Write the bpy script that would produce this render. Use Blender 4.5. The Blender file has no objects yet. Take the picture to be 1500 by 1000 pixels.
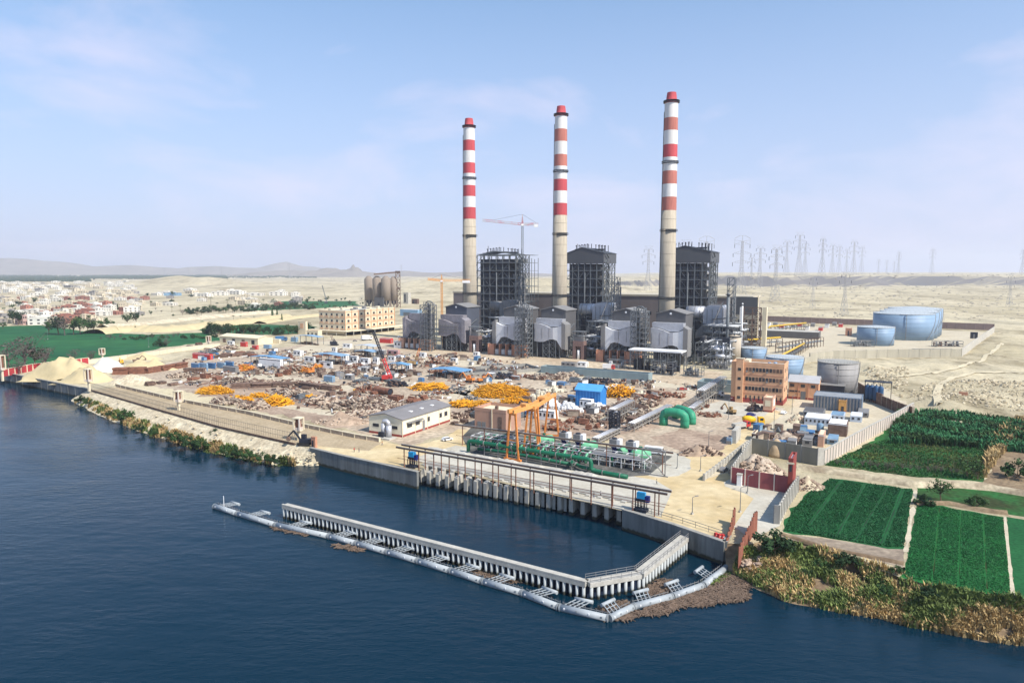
import bpy, math, random
from mathutils import Vector, noise as mnoise
R = random.Random(7)
PI = math.pi
scene = bpy.context.scene
COL = scene.collection
# ---------------------------------------------------------------- survey: photo pixel (1500x1000) -> ground point
FOC, CX, CY, HZ, H = 1000.0, 750.0, 500.0, 397.0, 67.5
PIT = math.atan((CY - HZ) / FOC)
CP, SN = math.cos(PIT), math.sin(PIT)
WZ = -5.5
def ray(px, py):
    u = (CY - py) / FOC
    return ((px - CX) / FOC, CP + u * SN, -SN + u * CP)
def at(px, py, z=0.0):
    d = ray(px, py); t = (z - H) / d[2]
    return Vector((d[0] * t, d[1] * t, z))
def hgt(px, py, top, z=0.0):
    p = at(px, py, z); d = ray(px, top); t = p.y / d[1]
    return H + d[2] * t - z
def far(px, py, Y):
    d = ray(px, py); t = Y / d[1]
    return Vector((d[0] * t, Y, H + d[2] * t))
def chim(px, py, h=205.0):
    d = ray(px, py); t = (h - H) / d[2]
    return Vector((d[0] * t, d[1] * t, 0))
CH = [chim(984, 136), chim(822, 156), chim(687, 174)]
TH = math.atan2(CH[0].y - CH[2].y, CH[0].x - CH[2].x)
U = Vector((math.cos(TH), math.sin(TH), 0)); V = Vector((-U.y, U.x, 0))
def fr(k, s, v, z=0.0):
    return CH[k] + U * s + V * v + Vector((0, 0, z))
def ext(P, d, px):
    """metres to walk from P along d until the column px is reached"""
    k = (px - CX) / FOC
    f0 = P.y * CP - (P.z - H) * SN
    return (k * f0 - P.x) / (d.x - k * d.y * CP)
# ---------------------------------------------------------------- materials
MATS = {}
def mat(name, rgb, rough=0.8, var=0.18, scale=0.25, metal=0.0, bump=0.0, streak=False, spec=0.3, rgb2=None, rnd=0.0, thr=None, fine=None):
    if name in MATS: return MATS[name]
    m = bpy.data.materials.new(name); m.use_nodes = True
    nt = m.node_tree; N = nt.nodes; L = nt.links
    b = N['Principled BSDF']
    b.inputs['Roughness'].default_value = rough; b.inputs['Metallic'].default_value = metal
    b.inputs['Specular IOR Level'].default_value = spec
    tc = N.new('ShaderNodeNewGeometry') if streak == 'world' else N.new('ShaderNodeTexCoord')
    src = tc.outputs['Position'] if streak == 'world' else tc.outputs['Object']
    mp = N.new('ShaderNodeMapping'); L.new(src, mp.inputs['Vector'])
    if streak is True: mp.inputs['Scale'].default_value = (1, 1, 0.12)
    n = N.new('ShaderNodeTexNoise'); n.inputs['Scale'].default_value = scale; n.inputs['Detail'].default_value = 6; n.inputs['Roughness'].default_value = 0.65
    L.new(mp.outputs[0], n.inputs['Vector'])
    r = N.new('ShaderNodeValToRGB')
    lo, hi = (thr or (0.3, 0.7))
    r.color_ramp.elements[0].position = lo; r.color_ramp.elements[1].position = hi
    c2 = rgb2 or tuple(min(1, x * (1 + var)) for x in rgb)
    c1 = rgb if rgb2 else tuple(x * (1 - var) for x in rgb)
    r.color_ramp.elements[0].color = (*c1, 1); r.color_ramp.elements[1].color = (*c2, 1)
    L.new(n.outputs['Fac'], r.inputs[0]); out = r.outputs[0]
    if fine:
        n2 = N.new('ShaderNodeTexNoise'); n2.inputs['Scale'].default_value = fine[0]; n2.inputs['Detail'].default_value = 4
        L.new(mp.outputs[0], n2.inputs['Vector'])
        mr = N.new('ShaderNodeMapRange'); mr.inputs[1].default_value = 0.3; mr.inputs[2].default_value = 0.7
        mr.inputs[3].default_value = 1 - fine[1]; mr.inputs[4].default_value = 1 + fine[1]
        L.new(n2.outputs['Fac'], mr.inputs[0])
        mx = N.new('ShaderNodeMix'); mx.data_type = 'RGBA'; mx.blend_type = 'MULTIPLY'; mx.inputs[0].default_value = 1
        L.new(out, mx.inputs[6]); L.new(mr.outputs[0], mx.inputs[7]); out = mx.outputs[2]
    if rnd:
        oi = N.new('ShaderNodeObjectInfo'); mr = N.new('ShaderNodeMapRange')
        mr.inputs[3].default_value = 1 - rnd; mr.inputs[4].default_value = 1 + rnd
        L.new(oi.outputs['Random'], mr.inputs[0])
        mx = N.new('ShaderNodeMix'); mx.data_type = 'RGBA'; mx.blend_type = 'MULTIPLY'; mx.inputs[0].default_value = 1
        L.new(out, mx.inputs[6]); L.new(mr.outputs[0], mx.inputs[7]); out = mx.outputs[2]
    L.new(out, b.inputs['Base Color'])
    if bump:
        bp = N.new('ShaderNodeBump'); bp.inputs['Strength'].default_value = min(1, bump); bp.inputs['Distance'].default_value = 0.6 / max(scale, 0.02) * 0.1 * max(1, bump)
        L.new(n.outputs['Fac'], bp.inputs['Height']); L.new(bp.outputs[0], b.inputs['Normal'])
    MATS[name] = m
    return m
def leafmat(name, rgb, var=0.4, scale=0.5):
    return mat(name, rgb, 0.7, var, scale, spec=0.15, rnd=0.2)
# ---------------------------------------------------------------- mesh builder
class MB:
    def __init__(s): s.v = []; s.f = []; s.mi = []; s.cur = 0
    def add(s, vs, fs):
        o = len(s.v); s.v += [tuple(p) for p in vs]; s.f += [tuple(i + o for i in f) for f in fs]; s.mi += [s.cur] * len(fs); return s
    def box(s, x0, y0, z0, x1, y1, z1):
        return s.add([(x0,y0,z0),(x1,y0,z0),(x1,y1,z0),(x0,y1,z0),(x0,y0,z1),(x1,y0,z1),(x1,y1,z1),(x0,y1,z1)],
            [(0,3,2,1),(4,5,6,7),(0,1,5,4),(1,2,6,5),(2,3,7,6),(3,0,4,7)])
    def cbox(s, c, d, rz=0.0, tilt=0.0):
        """box of size d centred on c, bottom at c.z, turned rz"""
        ca, sa = math.cos(rz), math.sin(rz); vs = []
        for z in (0, d[2]):
            for x, y in ((-1,-1),(1,-1),(1,1),(-1,1)):
                X, Y = x*d[0]/2, y*d[1]/2
                vs.append((c[0]+X*ca-Y*sa, c[1]+X*sa+Y*ca, c[2]+z+X*tilt))
        return s.add(vs, [(0,3,2,1),(4,5,6,7),(0,1,5,4),(1,2,6,5),(2,3,7,6),(3,0,4,7)])
    def beam(s, p, q, w, h=None):
        p, q = Vector(p), Vector(q); d = q - p
        if d.length < 1e-6: return s
        d.normalize(); up = Vector((0,0,1)) if abs(d.z) < 0.95 else Vector((1,0,0))
        a = d.cross(up).normalized() * (w/2); b = a.cross(d).normalized() * ((h or w)/2)
        return s.add([p-a-b,p+a-b,p+a+b,p-a+b,q-a-b,q+a-b,q+a+b,q-a+b],
            [(0,3,2,1),(4,5,6,7),(0,1,5,4),(1,2,6,5),(2,3,7,6),(3,0,4,7)])
    def tube(s, p, q, r, n=8, r2=None, cap=True):
        p, q = Vector(p), Vector(q); d = (q - p)
        if d.length < 1e-6: return s
        d.normalize(); up = Vector((0,0,1)) if abs(d.z) < 0.95 else Vector((1,0,0))
        a = d.cross(up).normalized(); b = a.cross(d).normalized(); r2 = r if r2 is None else r2
        vs = []
        for c, rr in ((p, r), (q, r2)):
            for i in range(n):
                t = 2*PI*i/n; vs.append(c + a*(math.cos(t)*rr) + b*(math.sin(t)*rr))
        fs = [(i, i+n, (i+1)%n+n, (i+1)%n) for i in range(n)]
        if cap: fs += [tuple(range(n)), tuple(range(2*n-1, n-1, -1))]
        return s.add(vs, fs)
    def pipe(s, pts, r, n=10):
        pts = [Vector(p) for p in pts]; vs = []; k = len(pts); prev = None
        for j, p in enumerate(pts):
            d = (pts[min(j+1,k-1)] - pts[max(j-1,0)]).normalized()
            if prev is None:
                up = Vector((0,0,1)) if abs(d.z) < 0.95 else Vector((1,0,0)); a = d.cross(up).normalized()
            else: a = (prev - d * prev.dot(d)).normalized()
            prev = a; b = a.cross(d).normalized()
            for i in range(n):
                t = 2*PI*i/n; vs.append(p + a*(math.cos(t)*r) + b*(math.sin(t)*r))
        fs = [(j*n+i, (j+1)*n+i, (j+1)*n+(i+1)%n, j*n+(i+1)%n) for j in range(k-1) for i in range(n)]
        fs += [tuple(range(n)), tuple(range(k*n-1, (k-1)*n-1, -1))]
        return s.add(vs, fs)
    def lathe(s, prof, n=24, c=(0,0,0)):
        vs = []; k = len(prof)
        for r, z in prof:
            for i in range(n):
                t = 2*PI*i/n; vs.append((c[0]+r*math.cos(t), c[1]+r*math.sin(t), c[2]+z))
        fs = [(j*n+i, j*n+(i+1)%n, (j+1)*n+(i+1)%n, (j+1)*n+i) for j in range(k-1) for i in range(n)]
        if prof[0][0] > 0.01: fs.append(tuple(range(n-1, -1, -1)))
        if prof[-1][0] > 0.01: fs.append(tuple(range((k-1)*n, k*n)))
        return s.add(vs, fs)
    def prism(s, poly, y0, y1, ax='y'):
        """polygon in (x,z) pushed along y, or (x,y) pushed along z"""
        n = len(poly)
        if ax == 'y': vs = [(a, y0, b) for a, b in poly] + [(a, y1, b) for a, b in poly]
        elif ax == 'x': vs = [(y0, a, b) for a, b in poly] + [(y1, a, b) for a, b in poly]
        else: vs = [(a, b, y0) for a, b in poly] + [(a, b, y1) for a, b in poly]
        fs = [(i, (i+1)%n, (i+1)%n+n, i+n) for i in range(n)] + [tuple(range(n-1,-1,-1)), tuple(range(n, 2*n))]
        return s.add(vs, fs)
    def quad(s, a, b, c, d): return s.add([a,b,c,d], [(0,1,2,3)])
    def lattice(s, base, z0, z1, w0, w1, steps, t, arm=None):
        """tapering square lattice mast"""
        lv = [z0 + (z1-z0)*i/steps for i in range(steps+1)]; bx, by = base
        def cs(z):
            w = (w0 + (w1-w0)*(z-z0)/(z1-z0))/2
            return [Vector((bx-w,by-w,z)), Vector((bx+w,by-w,z)), Vector((bx+w,by+w,z)), Vector((bx-w,by+w,z))]
        for i in range(steps):
            a, b = cs(lv[i]), cs(lv[i+1])
            for k in range(4):
                s.beam(a[k], b[k], t*1.5); s.beam(a[k], b[(k+1)%4], t); s.beam(b[k], a[(k+1)%4], t)
                s.beam(b[k], b[(k+1)%4], t)
        return s
    def rock(s, c, r, seed=0, sq=0.7):
        vs = []; rr = random.Random(seed)
        t = (1+5**.5)/2
        base = [(-1,t,0),(1,t,0),(-1,-t,0),(1,-t,0),(0,-1,t),(0,1,t),(0,-1,-t),(0,1,-t),(t,0,-1),(t,0,1),(-t,0,-1),(-t,0,1)]
        fs = [(0,11,5),(0,5,1),(0,1,7),(0,7,10),(0,10,11),(1,5,9),(5,11,4),(11,10,2),(10,7,6),(7,1,8),(3,9,4),(3,4,2),(3,2,6),(3,6,8),(3,8,9),(4,9,5),(2,4,11),(6,2,10),(8,6,7),(9,8,1)]
        for b in base:
            k = r*(0.6+0.5*rr.random())/1.9
            vs.append((c[0]+b[0]*k, c[1]+b[1]*k, c[2]+b[2]*k*sq))
        return s.add(vs, fs)
    def build(s, name, m, parent=None, smooth=False, loc=None, rz=None):
        me = bpy.data.meshes.new(name); me.from_pydata(s.v, [], s.f)
        for x in (m if isinstance(m, (list, tuple)) else [m]): me.materials.append(x)
        if isinstance(m, (list, tuple)): me.polygons.foreach_set('material_index', s.mi)
        if smooth: me.polygons.foreach_set('use_smooth', [len(f) <= 4 for f in s.f])
        me.update()
        o = bpy.data.objects.new(name, me); COL.objects.link(o)
        if parent is not None: o.parent = parent
        if loc is not None: o.location = loc
        if rz is not None: o.rotation_euler = (0, 0, rz)
        return o
def tag(o, label, cat=None, group=None, kind=None):
    if label: o['label'] = label
    if cat: o['category'] = cat
    if group: o['group'] = group
    if kind: o['kind'] = kind
    return o
def empty(name, loc, rz, label, cat, group=None):
    o = bpy.data.objects.new(name, None); o.empty_display_size = 1; COL.objects.link(o)
    o.location = loc; o.rotation_euler = (0, 0, rz)
    return tag(o, label, cat, group)
def dup(o, loc, rz=None, label=None, scale=None):
    c = o.copy(); COL.objects.link(c)
    c.location = loc
    if rz is not None: c.rotation_euler = (0, 0, rz)
    if scale is not None: c.scale = (scale, scale, scale) if not isinstance(scale, tuple) else scale
    if label: c['label'] = label
    for ch in KIDS.get(o.name, ()):
        d = ch.copy(); COL.objects.link(d); d.parent = c
        for g in KIDS.get(ch.name, ()):
            e = g.copy(); COL.objects.link(e); e.parent = d
    return c
KIDS = {}
def learn(o):
    """remember the parts of a thing so that dup can copy them"""
    KIDS[o.name] = [x for x in bpy.data.objects if x.parent == o]
    for ch in KIDS[o.name]: KIDS[ch.name] = [x for x in bpy.data.objects if x.parent == ch]
def rim(poly, step, jit, seed=0):
    """polygon outline cut to short edges that wander by jit"""
    out = []; n = len(poly)
    for i in range(n):
        a, b = Vector(poly[i][:2]), Vector(poly[(i+1)%n][:2]); d = b - a; L = d.length; k = max(1, int(L/step))
        nn = Vector((-d.y, d.x)).normalized()
        for j in range(k):
            p = a + d*(j/k)
            if jit: p = p + nn*(mnoise.noise(Vector((p.x*0.17, p.y*0.17, seed)))*jit*1.6)
            out.append((p.x, p.y))
    return out
def sheet(name, pix, z, m, jit=0.0, step=3.0, zs=0.0, world=False, kind='structure'):
    pts = pix if world else [at(a, b, zs) for a, b in pix]
    if jit: pts = rim(pts, step, jit, len(name))
    o = MB().add([(p[0], p[1], z) for p in pts], [tuple(range(len(pts)))])
    ob = o.build(name, m)
    me = ob.data
    if me.polygons[0].normal.z < 0: me.flip_normals()
    ob['kind'] = kind
    return ob
def fbm(x, y, s, o=4, seed=0.0):
    v = 0; a = 0.5
    for i in range(o):
        v += a*mnoise.noise(Vector((x*s, y*s, seed))); s *= 2.03; a *= 0.5
    return v
def inpoly(x, y, poly):
    c = False; n = len(poly); j = n-1
    for i in range(n):
        a, b = poly[i], poly[j]
        if (a[1] > y) != (b[1] > y) and x < (b[0]-a[0])*(y-a[1])/(b[1]-a[1])+a[0]: c = not c
        j = i
    return c
# ---------------------------------------------------------------- camera, light, sky, haze
cam = bpy.data.objects.new('camera', bpy.data.cameras.new('camera')); COL.objects.link(cam)
cam.location = (0, 0, H); cam.rotation_euler = (PI/2 - PIT, 0, 0)
cam.data.sensor_width = 36; cam.data.lens = 24.0; cam.data.clip_end = 60000; cam.data.clip_start = 1
scene.camera = cam
EL, AZ = math.radians(46), math.atan2(0.765, -0.645)
world = bpy.data.worlds.new('World'); scene.world = world; world.use_nodes = True
nt = world.node_tree; N = nt.nodes; L = nt.links
bg = N['Background']; sky = N.new('ShaderNodeTexSky'); sky.sky_type = 'NISHITA'; sky.sun_disc = False
sky.sun_elevation = EL; sky.sun_rotation = AZ; sky.altitude = 0; sky.air_density = 1.0; sky.dust_density = 0.6; sky.ozone_density = 3.5
hs = N.new('ShaderNodeHueSaturation'); hs.inputs['Saturation'].default_value = 1.15; hs.inputs['Hue'].default_value = 0.49
L.new(sky.outputs[0], hs.inputs['Color'])
# thin cloud veils, a noise over the sky directions
tc = N.new('ShaderNodeTexCoord'); mp = N.new('ShaderNodeMapping'); mp.inputs['Scale'].default_value = (1.0, 1.0, 2.6); mp.inputs['Location'].default_value = (0.3, 0.1, 0.05)
L.new(tc.outputs['Generated'], mp.inputs[0])
nz = N.new('ShaderNodeTexNoise'); nz.inputs['Scale'].default_value = 3.6; nz.inputs['Detail'].default_value = 7; nz.inputs['Roughness'].default_value = 0.55; nz.inputs['Distortion'].default_value = 0.4
L.new(mp.outputs[0], nz.inputs['Vector'])
cr = N.new('ShaderNodeValToRGB'); cr.color_ramp.elements[0].position = 0.50; cr.color_ramp.elements[1].position = 0.74
cr.color_ramp.elements[0].color = (0,0,0,1); cr.color_ramp.elements[1].color = (0.55,0.55,0.55,1)
L.new(nz.outputs['Fac'], cr.inputs[0])
mx = N.new('ShaderNodeMix'); mx.data_type = 'RGBA'; mx.inputs[7].default_value = (4.8, 4.5, 5.5, 1)
sx = N.new('ShaderNodeSeparateXYZ'); L.new(tc.outputs['Generated'], sx.inputs[0])
er = N.new('ShaderNodeValToRGB'); L.new(sx.outputs[2], er.inputs[0])
er.color_ramp.elements[0].position = 0.0; er.color_ramp.elements[0].color = (0.93,)*3 + (1,)
er.color_ramp.elements[1].position = 0.6; er.color_ramp.elements[1].color = (0.0,)*3 + (1,)
e_ = er.color_ramp.elements.new(0.16); e_.color = (0.66,)*3 + (1,)
e_ = er.color_ramp.elements.new(0.36); e_.color = (0.27,)*3 + (1,)
hzx = N.new('ShaderNodeMix'); hzx.data_type = 'RGBA'; hzx.inputs[7].default_value = (3.0, 3.3, 4.75, 1)
L.new(er.outputs[0], hzx.inputs[0]); L.new(hs.outputs[0], hzx.inputs[6])
L.new(cr.outputs[0], mx.inputs[0]); L.new(hzx.outputs[2], mx.inputs[6]); L.new(mx.outputs[2], bg.inputs['Color'])
bg.inputs['Strength'].default_value = 0.14
sd = bpy.data.lights.new('sun', 'SUN'); sd.energy = 4.6; sd.angle = math.radians(0.5); sd.color = (1.0, 0.94, 0.85)
sun = bpy.data.objects.new('sun', sd); COL.objects.link(sun)
to = Vector((math.sin(AZ)*math.cos(EL), math.cos(AZ)*math.cos(EL), math.sin(EL)))
sun.rotation_euler = to.to_track_quat('Z', 'Y').to_euler(); sun.location = (300, -200, 400)
scene.view_settings.view_transform = 'Standard'; scene.view_settings.look = 'None'; scene.view_settings.exposure = 0.46
scene.view_settings.gamma = 1
scene.cycles.max_bounces = 6; scene.cycles.volume_bounces = 1; scene.cycles.transparent_max_bounces = 8
hz = MB().box(-13000, -400, -9, 13000, 15500, 420).build('haze', [], None)
hz['kind'] = 'stuff'
hm = bpy.data.materials.new('haze'); hm.use_nodes = True; nt = hm.node_tree
nt.nodes.remove(nt.nodes['Principled BSDF'])
vol = nt.nodes.new('ShaderNodeVolumePrincipled'); vol.inputs['Color'].default_value = (0.86, 0.90, 1.0, 1)
vol.inputs['Density'].default_value = 0.000075; vol.inputs['Anisotropy'].default_value = 0.25
nt.links.new(vol.outputs[0], nt.nodes['Material Output'].inputs['Volume'])
hz.data.materials.append(hm)
# ---------------------------------------------------------------- materials shared around the site
SAND, SAND2 = (0.50, 0.42, 0.28), (0.62, 0.55, 0.40)
def groundmat():
    m = bpy.data.materials.new('desert_sand'); m.use_nodes = True; nt = m.node_tree; N = nt.nodes; L = nt.links
    b = N['Principled BSDF']; b.inputs['Roughness'].default_value = 0.95; b.inputs['Specular IOR Level'].default_value = 0.1
    g = N.new('ShaderNodeNewGeometry')
    def noise(sc, det, ro, sy=1.0):
        mp = N.new('ShaderNodeMapping'); mp.inputs['Scale'].default_value = (1, sy, 1); L.new(g.outputs['Position'], mp.inputs[0])
        n = N.new('ShaderNodeTexNoise'); n.inputs['Scale'].default_value = sc; n.inputs['Detail'].default_value = det; n.inputs['Roughness'].default_value = ro
        L.new(mp.outputs[0], n.inputs['Vector']); return n.outputs['Fac']
    def ramp(f, stops):
        r = N.new('ShaderNodeValToRGB')
        while len(r.color_ramp.elements) < len(stops): r.color_ramp.elements.new(0.5)
        for e, (p, c) in zip(r.color_ramp.elements, stops): e.position = p; e.color = (*c, 1)
        L.new(f, r.inputs[0]); return r.outputs[0]
    def mix(a, bb, f, mode='MIX', k=None):
        x = N.new('ShaderNodeMix'); x.data_type = 'RGBA'; x.blend_type = mode
        if k is not None: x.inputs[0].default_value = k
        else: L.new(f, x.inputs[0])
        L.new(a, x.inputs[6]); L.new(bb, x.inputs[7]); return x.outputs[2]
    n1 = noise(0.0035, 8, 0.7, 0.45)
    base = ramp(n1, [(0.30, (0.31, 0.265, 0.175)), (0.44, (0.44, 0.385, 0.265)), (0.56, (0.55, 0.485, 0.345)), (0.66, (0.46, 0.415, 0.305)), (0.78, (0.31, 0.275, 0.205))])
    n2 = noise(0.045, 8, 0.75)
    det = ramp(n2, [(0.33, (0.5, 0.48, 0.44)), (0.46, (0.95, 0.94, 0.92)), (0.6, (1.05, 1.04, 1.0)), (0.70, (0.8, 0.79, 0.77))])
    base = mix(base, det, None, 'MULTIPLY', 1.0)
    n3 = noise(0.35, 5, 0.7)
    spk = ramp(n3, [(0.30, (0.45, 0.40, 0.36)), (0.44, (1, 1, 1)), (0.8, (1.08, 1.07, 1.04))])
    base = mix(base, spk, None, 'MULTIPLY', 0.75)
    n4 = noise(0.012, 6, 0.75, 0.4)
    base = mix(base, ramp(n4, [(0.36, (0.60, 0.58, 0.54)), (0.5, (1, 1, 1)), (0.7, (1.1, 1.09, 1.04))]), None, 'MULTIPLY', 1.0)
    sl = N.new('ShaderNodeSeparateXYZ'); L.new(g.outputs['True Normal'], sl.inputs[0])   # bare rock shows where the slope is steep
    rk = ramp(sl.outputs[2], [(0.93, (1, 1, 1)), (0.992, (0, 0, 0))])
    rock = N.new('ShaderNodeRGB'); rock.outputs[0].default_value = (0.17, 0.155, 0.145, 1)
    ps = N.new('ShaderNodeSeparateXYZ'); L.new(g.outputs['Position'], ps.inputs[0])
    mr = N.new('ShaderNodeMapRange'); mr.inputs[1].default_value = 1200; mr.inputs[2].default_value = 2400; L.new(ps.outputs[1], mr.inputs[0])
    mm = N.new('ShaderNodeMath'); mm.operation = 'MULTIPLY'; L.new(rk, mm.inputs[0]); L.new(mr.outputs[0], mm.inputs[1])
    base = mix(base, rock.outputs[0], mm.outputs[0])
    L.new(base, b.inputs['Base Color'])
    bp = N.new('ShaderNodeBump'); bp.inputs['Strength'].default_value = 0.8; bp.inputs['Distance'].default_value = 2.5
    L.new(n2, bp.inputs['Height']); L.new(bp.outputs[0], b.inputs['Normal'])
    return m
M_ground = groundmat()
M_conc = mat('concrete', (0.28, 0.27, 0.24), 0.9, 0.22, 0.25, streak=True, fine=(1.5, 0.12), bump=0.2)
M_concl = mat('concrete_pale', (0.43, 0.41, 0.36), 0.9, 0.16, 0.3, fine=(2, 0.1))
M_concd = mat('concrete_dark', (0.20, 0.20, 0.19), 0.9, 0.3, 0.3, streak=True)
M_quay = mat('quay_concrete', (0.17, 0.175, 0.165), 0.9, 0.35, 0.18, streak=True, fine=(0.9, 0.2))
M_cream = mat('cream_plaster', (0.66, 0.58, 0.42), 0.85, 0.1, 0.3)
M_orange = mat('peach_plaster', (0.62, 0.36, 0.21), 0.85, 0.12, 0.3)
M_dred = mat('dark_red_paint', (0.28, 0.06, 0.05), 0.8, 0.15)
M_grey = mat('grey_cladding', (0.10, 0.098, 0.10), 0.6, 0.1, 0.15, streak=True)
M_greyl = mat('grey_cladding_pale', (0.21, 0.205, 0.20), 0.6, 0.12, 0.2, streak=True)
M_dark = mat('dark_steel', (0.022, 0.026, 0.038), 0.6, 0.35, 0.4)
M_steel = mat('grey_steel', (0.15, 0.165, 0.175), 0.55, 0.25, 0.5, metal=0.2)
M_silver = mat('silver_cladding', (0.48, 0.49, 0.52), 0.42, 0.14, 0.25, metal=0.35, spec=0.5, fine=(2.0, 0.07))
M_white = mat('white_paint', (0.74, 0.74, 0.73), 0.6, 0.08, 0.4, rnd=0.08)
M_glass = mat('dark_glass', (0.03, 0.035, 0.045), 0.15, 0.2, 0.6, spec=0.6)
M_rust = mat('rust_steel', (0.21, 0.095, 0.06), 0.9, 0.4, 0.5)
M_rustd = mat('rust_dark', (0.145, 0.095, 0.072), 0.95, 0.45, 0.6, rnd=0.25)
M_tan = mat('scrap_tan', (0.40, 0.325, 0.25), 0.95, 0.4, 0.6, rnd=0.2)
M_yel = mat('yellow_scaffold', (0.75, 0.37, 0.02), 0.7, 0.35, 0.5)
M_org = mat('orange_paint', (0.62, 0.22, 0.05), 0.6, 0.2, 0.5)
M_red = mat('red_paint', (0.52, 0.045, 0.04), 0.55, 0.15, 0.4)
M_blue = mat('blue_sheet', (0.06, 0.16, 0.32), 0.55, 0.18, 0.3, rnd=0.12)
M_blul = mat('pale_blue_sheet', (0.19, 0.31, 0.43), 0.6, 0.2, 0.3, rnd=0.12)
M_tank = mat('blue_tank_paint', (0.21, 0.31, 0.43), 0.5, 0.08, 0.15, streak=True)
M_tankroof = mat('tank_roof_paint', (0.42, 0.46, 0.48), 0.6, 0.12, 0.2)
M_tgrey = mat('grey_tank_plate', (0.27, 0.26, 0.25), 0.6, 0.15, 0.2, streak=True)
M_green = mat('green_pipe_paint', (0.008, 0.115, 0.06), 0.5, 0.2, 0.4)
M_greenl = mat('pale_green_paint', (0.14, 0.42, 0.24), 0.5, 0.15, 0.4)
M_navy = mat('navy_paint', (0.01, 0.02, 0.17), 0.5, 0.15)
M_asph = mat('asphalt', (0.11, 0.105, 0.10), 0.95, 0.2, 0.1)
M_dirt = mat('yard_dirt', (0.33, 0.25, 0.18), 0.95, 0, 0.035, streak='world', rgb2=(0.50, 0.42, 0.31), thr=(0.36, 0.66), fine=(0.5, 0.35))
M_dirt2 = mat('churned_dirt', (0.23, 0.16, 0.115), 0.95, 0, 0.06, streak='world', rgb2=(0.42, 0.32, 0.235), thr=(0.35, 0.65), fine=(0.6, 0.3))
M_sandy = mat('yellow_sand', (0.46, 0.345, 0.175), 0.95, 0, 0.045, streak='world', rgb2=(0.60, 0.49, 0.30), thr=(0.35, 0.65), fine=(0.35, 0.12))
M_path = mat('pale_track', (0.44, 0.375, 0.265), 0.95, 0, 0.05, streak='world', rgb2=(0.55, 0.485, 0.36), thr=(0.3, 0.7), fine=(0.6, 0.12))
M_slab = mat('slab_concrete', (0.40, 0.365, 0.29), 0.9, 0, 0.08, streak='world', rgb2=(0.52, 0.495, 0.42), thr=(0.3, 0.7), fine=(0.7, 0.1))
M_crop = mat('green_crop', (0.012, 0.075, 0.024), 0.8, 0, 0.08, streak='world', rgb2=(0.018, 0.11, 0.034), thr=(0.3, 0.7), fine=(1.2, 0.3), spec=0.1)
M_crop2 = mat('bright_crop', (0.012, 0.10, 0.026), 0.8, 0, 0.06, streak='world', rgb2=(0.02, 0.14, 0.034), thr=(0.3, 0.7), fine=(1.5, 0.18), spec=0.1)
M_crop3 = mat('patchy_crop', (0.035, 0.045, 0.016), 0.85, 0, 0.045, streak='world', rgb2=(0.025, 0.12, 0.03), thr=(0.42, 0.6), fine=(0.8, 0.35), spec=0.1)
M_farcrop = mat('far_crop', (0.015, 0.085, 0.035), 0.85, 0, 0.01, streak='world', rgb2=(0.03, 0.125, 0.04), thr=(0.35, 0.65), fine=(0.06, 0.2), spec=0.1)
M_bank = mat('bank_soil', (0.42, 0.35, 0.24), 0.95, 0, 0.12, streak='world', rgb2=(0.60, 0.53, 0.38), thr=(0.35, 0.65), fine=(0.8, 0.3))
M_soil = mat('brown_soil', (0.15, 0.10, 0.06), 0.95, 0, 0.12, streak='world', rgb2=(0.27, 0.20, 0.12), thr=(0.35, 0.65), fine=(0.9, 0.3))
M_mound = mat('sand_mound', (0.52, 0.43, 0.25), 0.95, 0.1, 0.15, bump=0.4)
M_mound2 = mat('white_gravel', (0.62, 0.60, 0.53), 0.95, 0.1, 0.3, bump=0.4)
M_reed = leafmat('reed_straw', (0.40, 0.285, 0.13), 0.35, 0.4)
M_reedg = leafmat('reed_green', (0.13, 0.17, 0.05), 0.4, 0.4)
M_leaf = leafmat('dark_leaf', (0.022, 0.048, 0.018), 0.45, 0.4)
M_leafg = leafmat('mid_leaf', (0.038, 0.08, 0.024), 0.45, 0.4)
M_twig = leafmat('bare_twig', (0.12, 0.095, 0.085), 0.3, 0.6)
M_bark = mat('bark', (0.13, 0.09, 0.06), 0.95, 0.3, 1)
M_corn = leafmat('corn_leaf', (0.04, 0.16, 0.06), 0.4, 0.4)
M_pylon = mat('pylon_steel', (0.31, 0.31, 0.32), 0.6, 0.1, 0.2)
def tide(m, z0=-4.7):
    """weed and wet dirt left by the river on concrete near the waterline"""
    nt = m.node_tree; N = nt.nodes; L = nt.links; b = N['Principled BSDF']; src = b.inputs['Base Color'].links[0].from_socket
    g = N.new('ShaderNodeNewGeometry'); sx = N.new('ShaderNodeSeparateXYZ'); L.new(g.outputs['Position'], sx.inputs[0])
    n = N.new('ShaderNodeTexNoise'); n.inputs['Scale'].default_value = 0.9; n.inputs['Detail'].default_value = 4; L.new(g.outputs['Position'], n.inputs['Vector'])
    a = N.new('ShaderNodeMath'); a.operation = 'MULTIPLY_ADD'; a.inputs[1].default_value = 1.5; L.new(n.outputs['Fac'], a.inputs[0]); L.new(sx.outputs[2], a.inputs[2])
    mr = N.new('ShaderNodeMapRange'); mr.inputs[1].default_value = z0+0.65; mr.inputs[2].default_value = z0+1.15; L.new(a.outputs[0], mr.inputs[0])
    x = N.new('ShaderNodeMix'); x.data_type = 'RGBA'; x.inputs[6].default_value = (0.045, 0.045, 0.03, 1); L.new(mr.outputs[0], x.inputs[0]); L.new(src, x.inputs[7]); L.new(x.outputs[2], b.inputs['Base Color'])
tide(M_quay)
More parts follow.
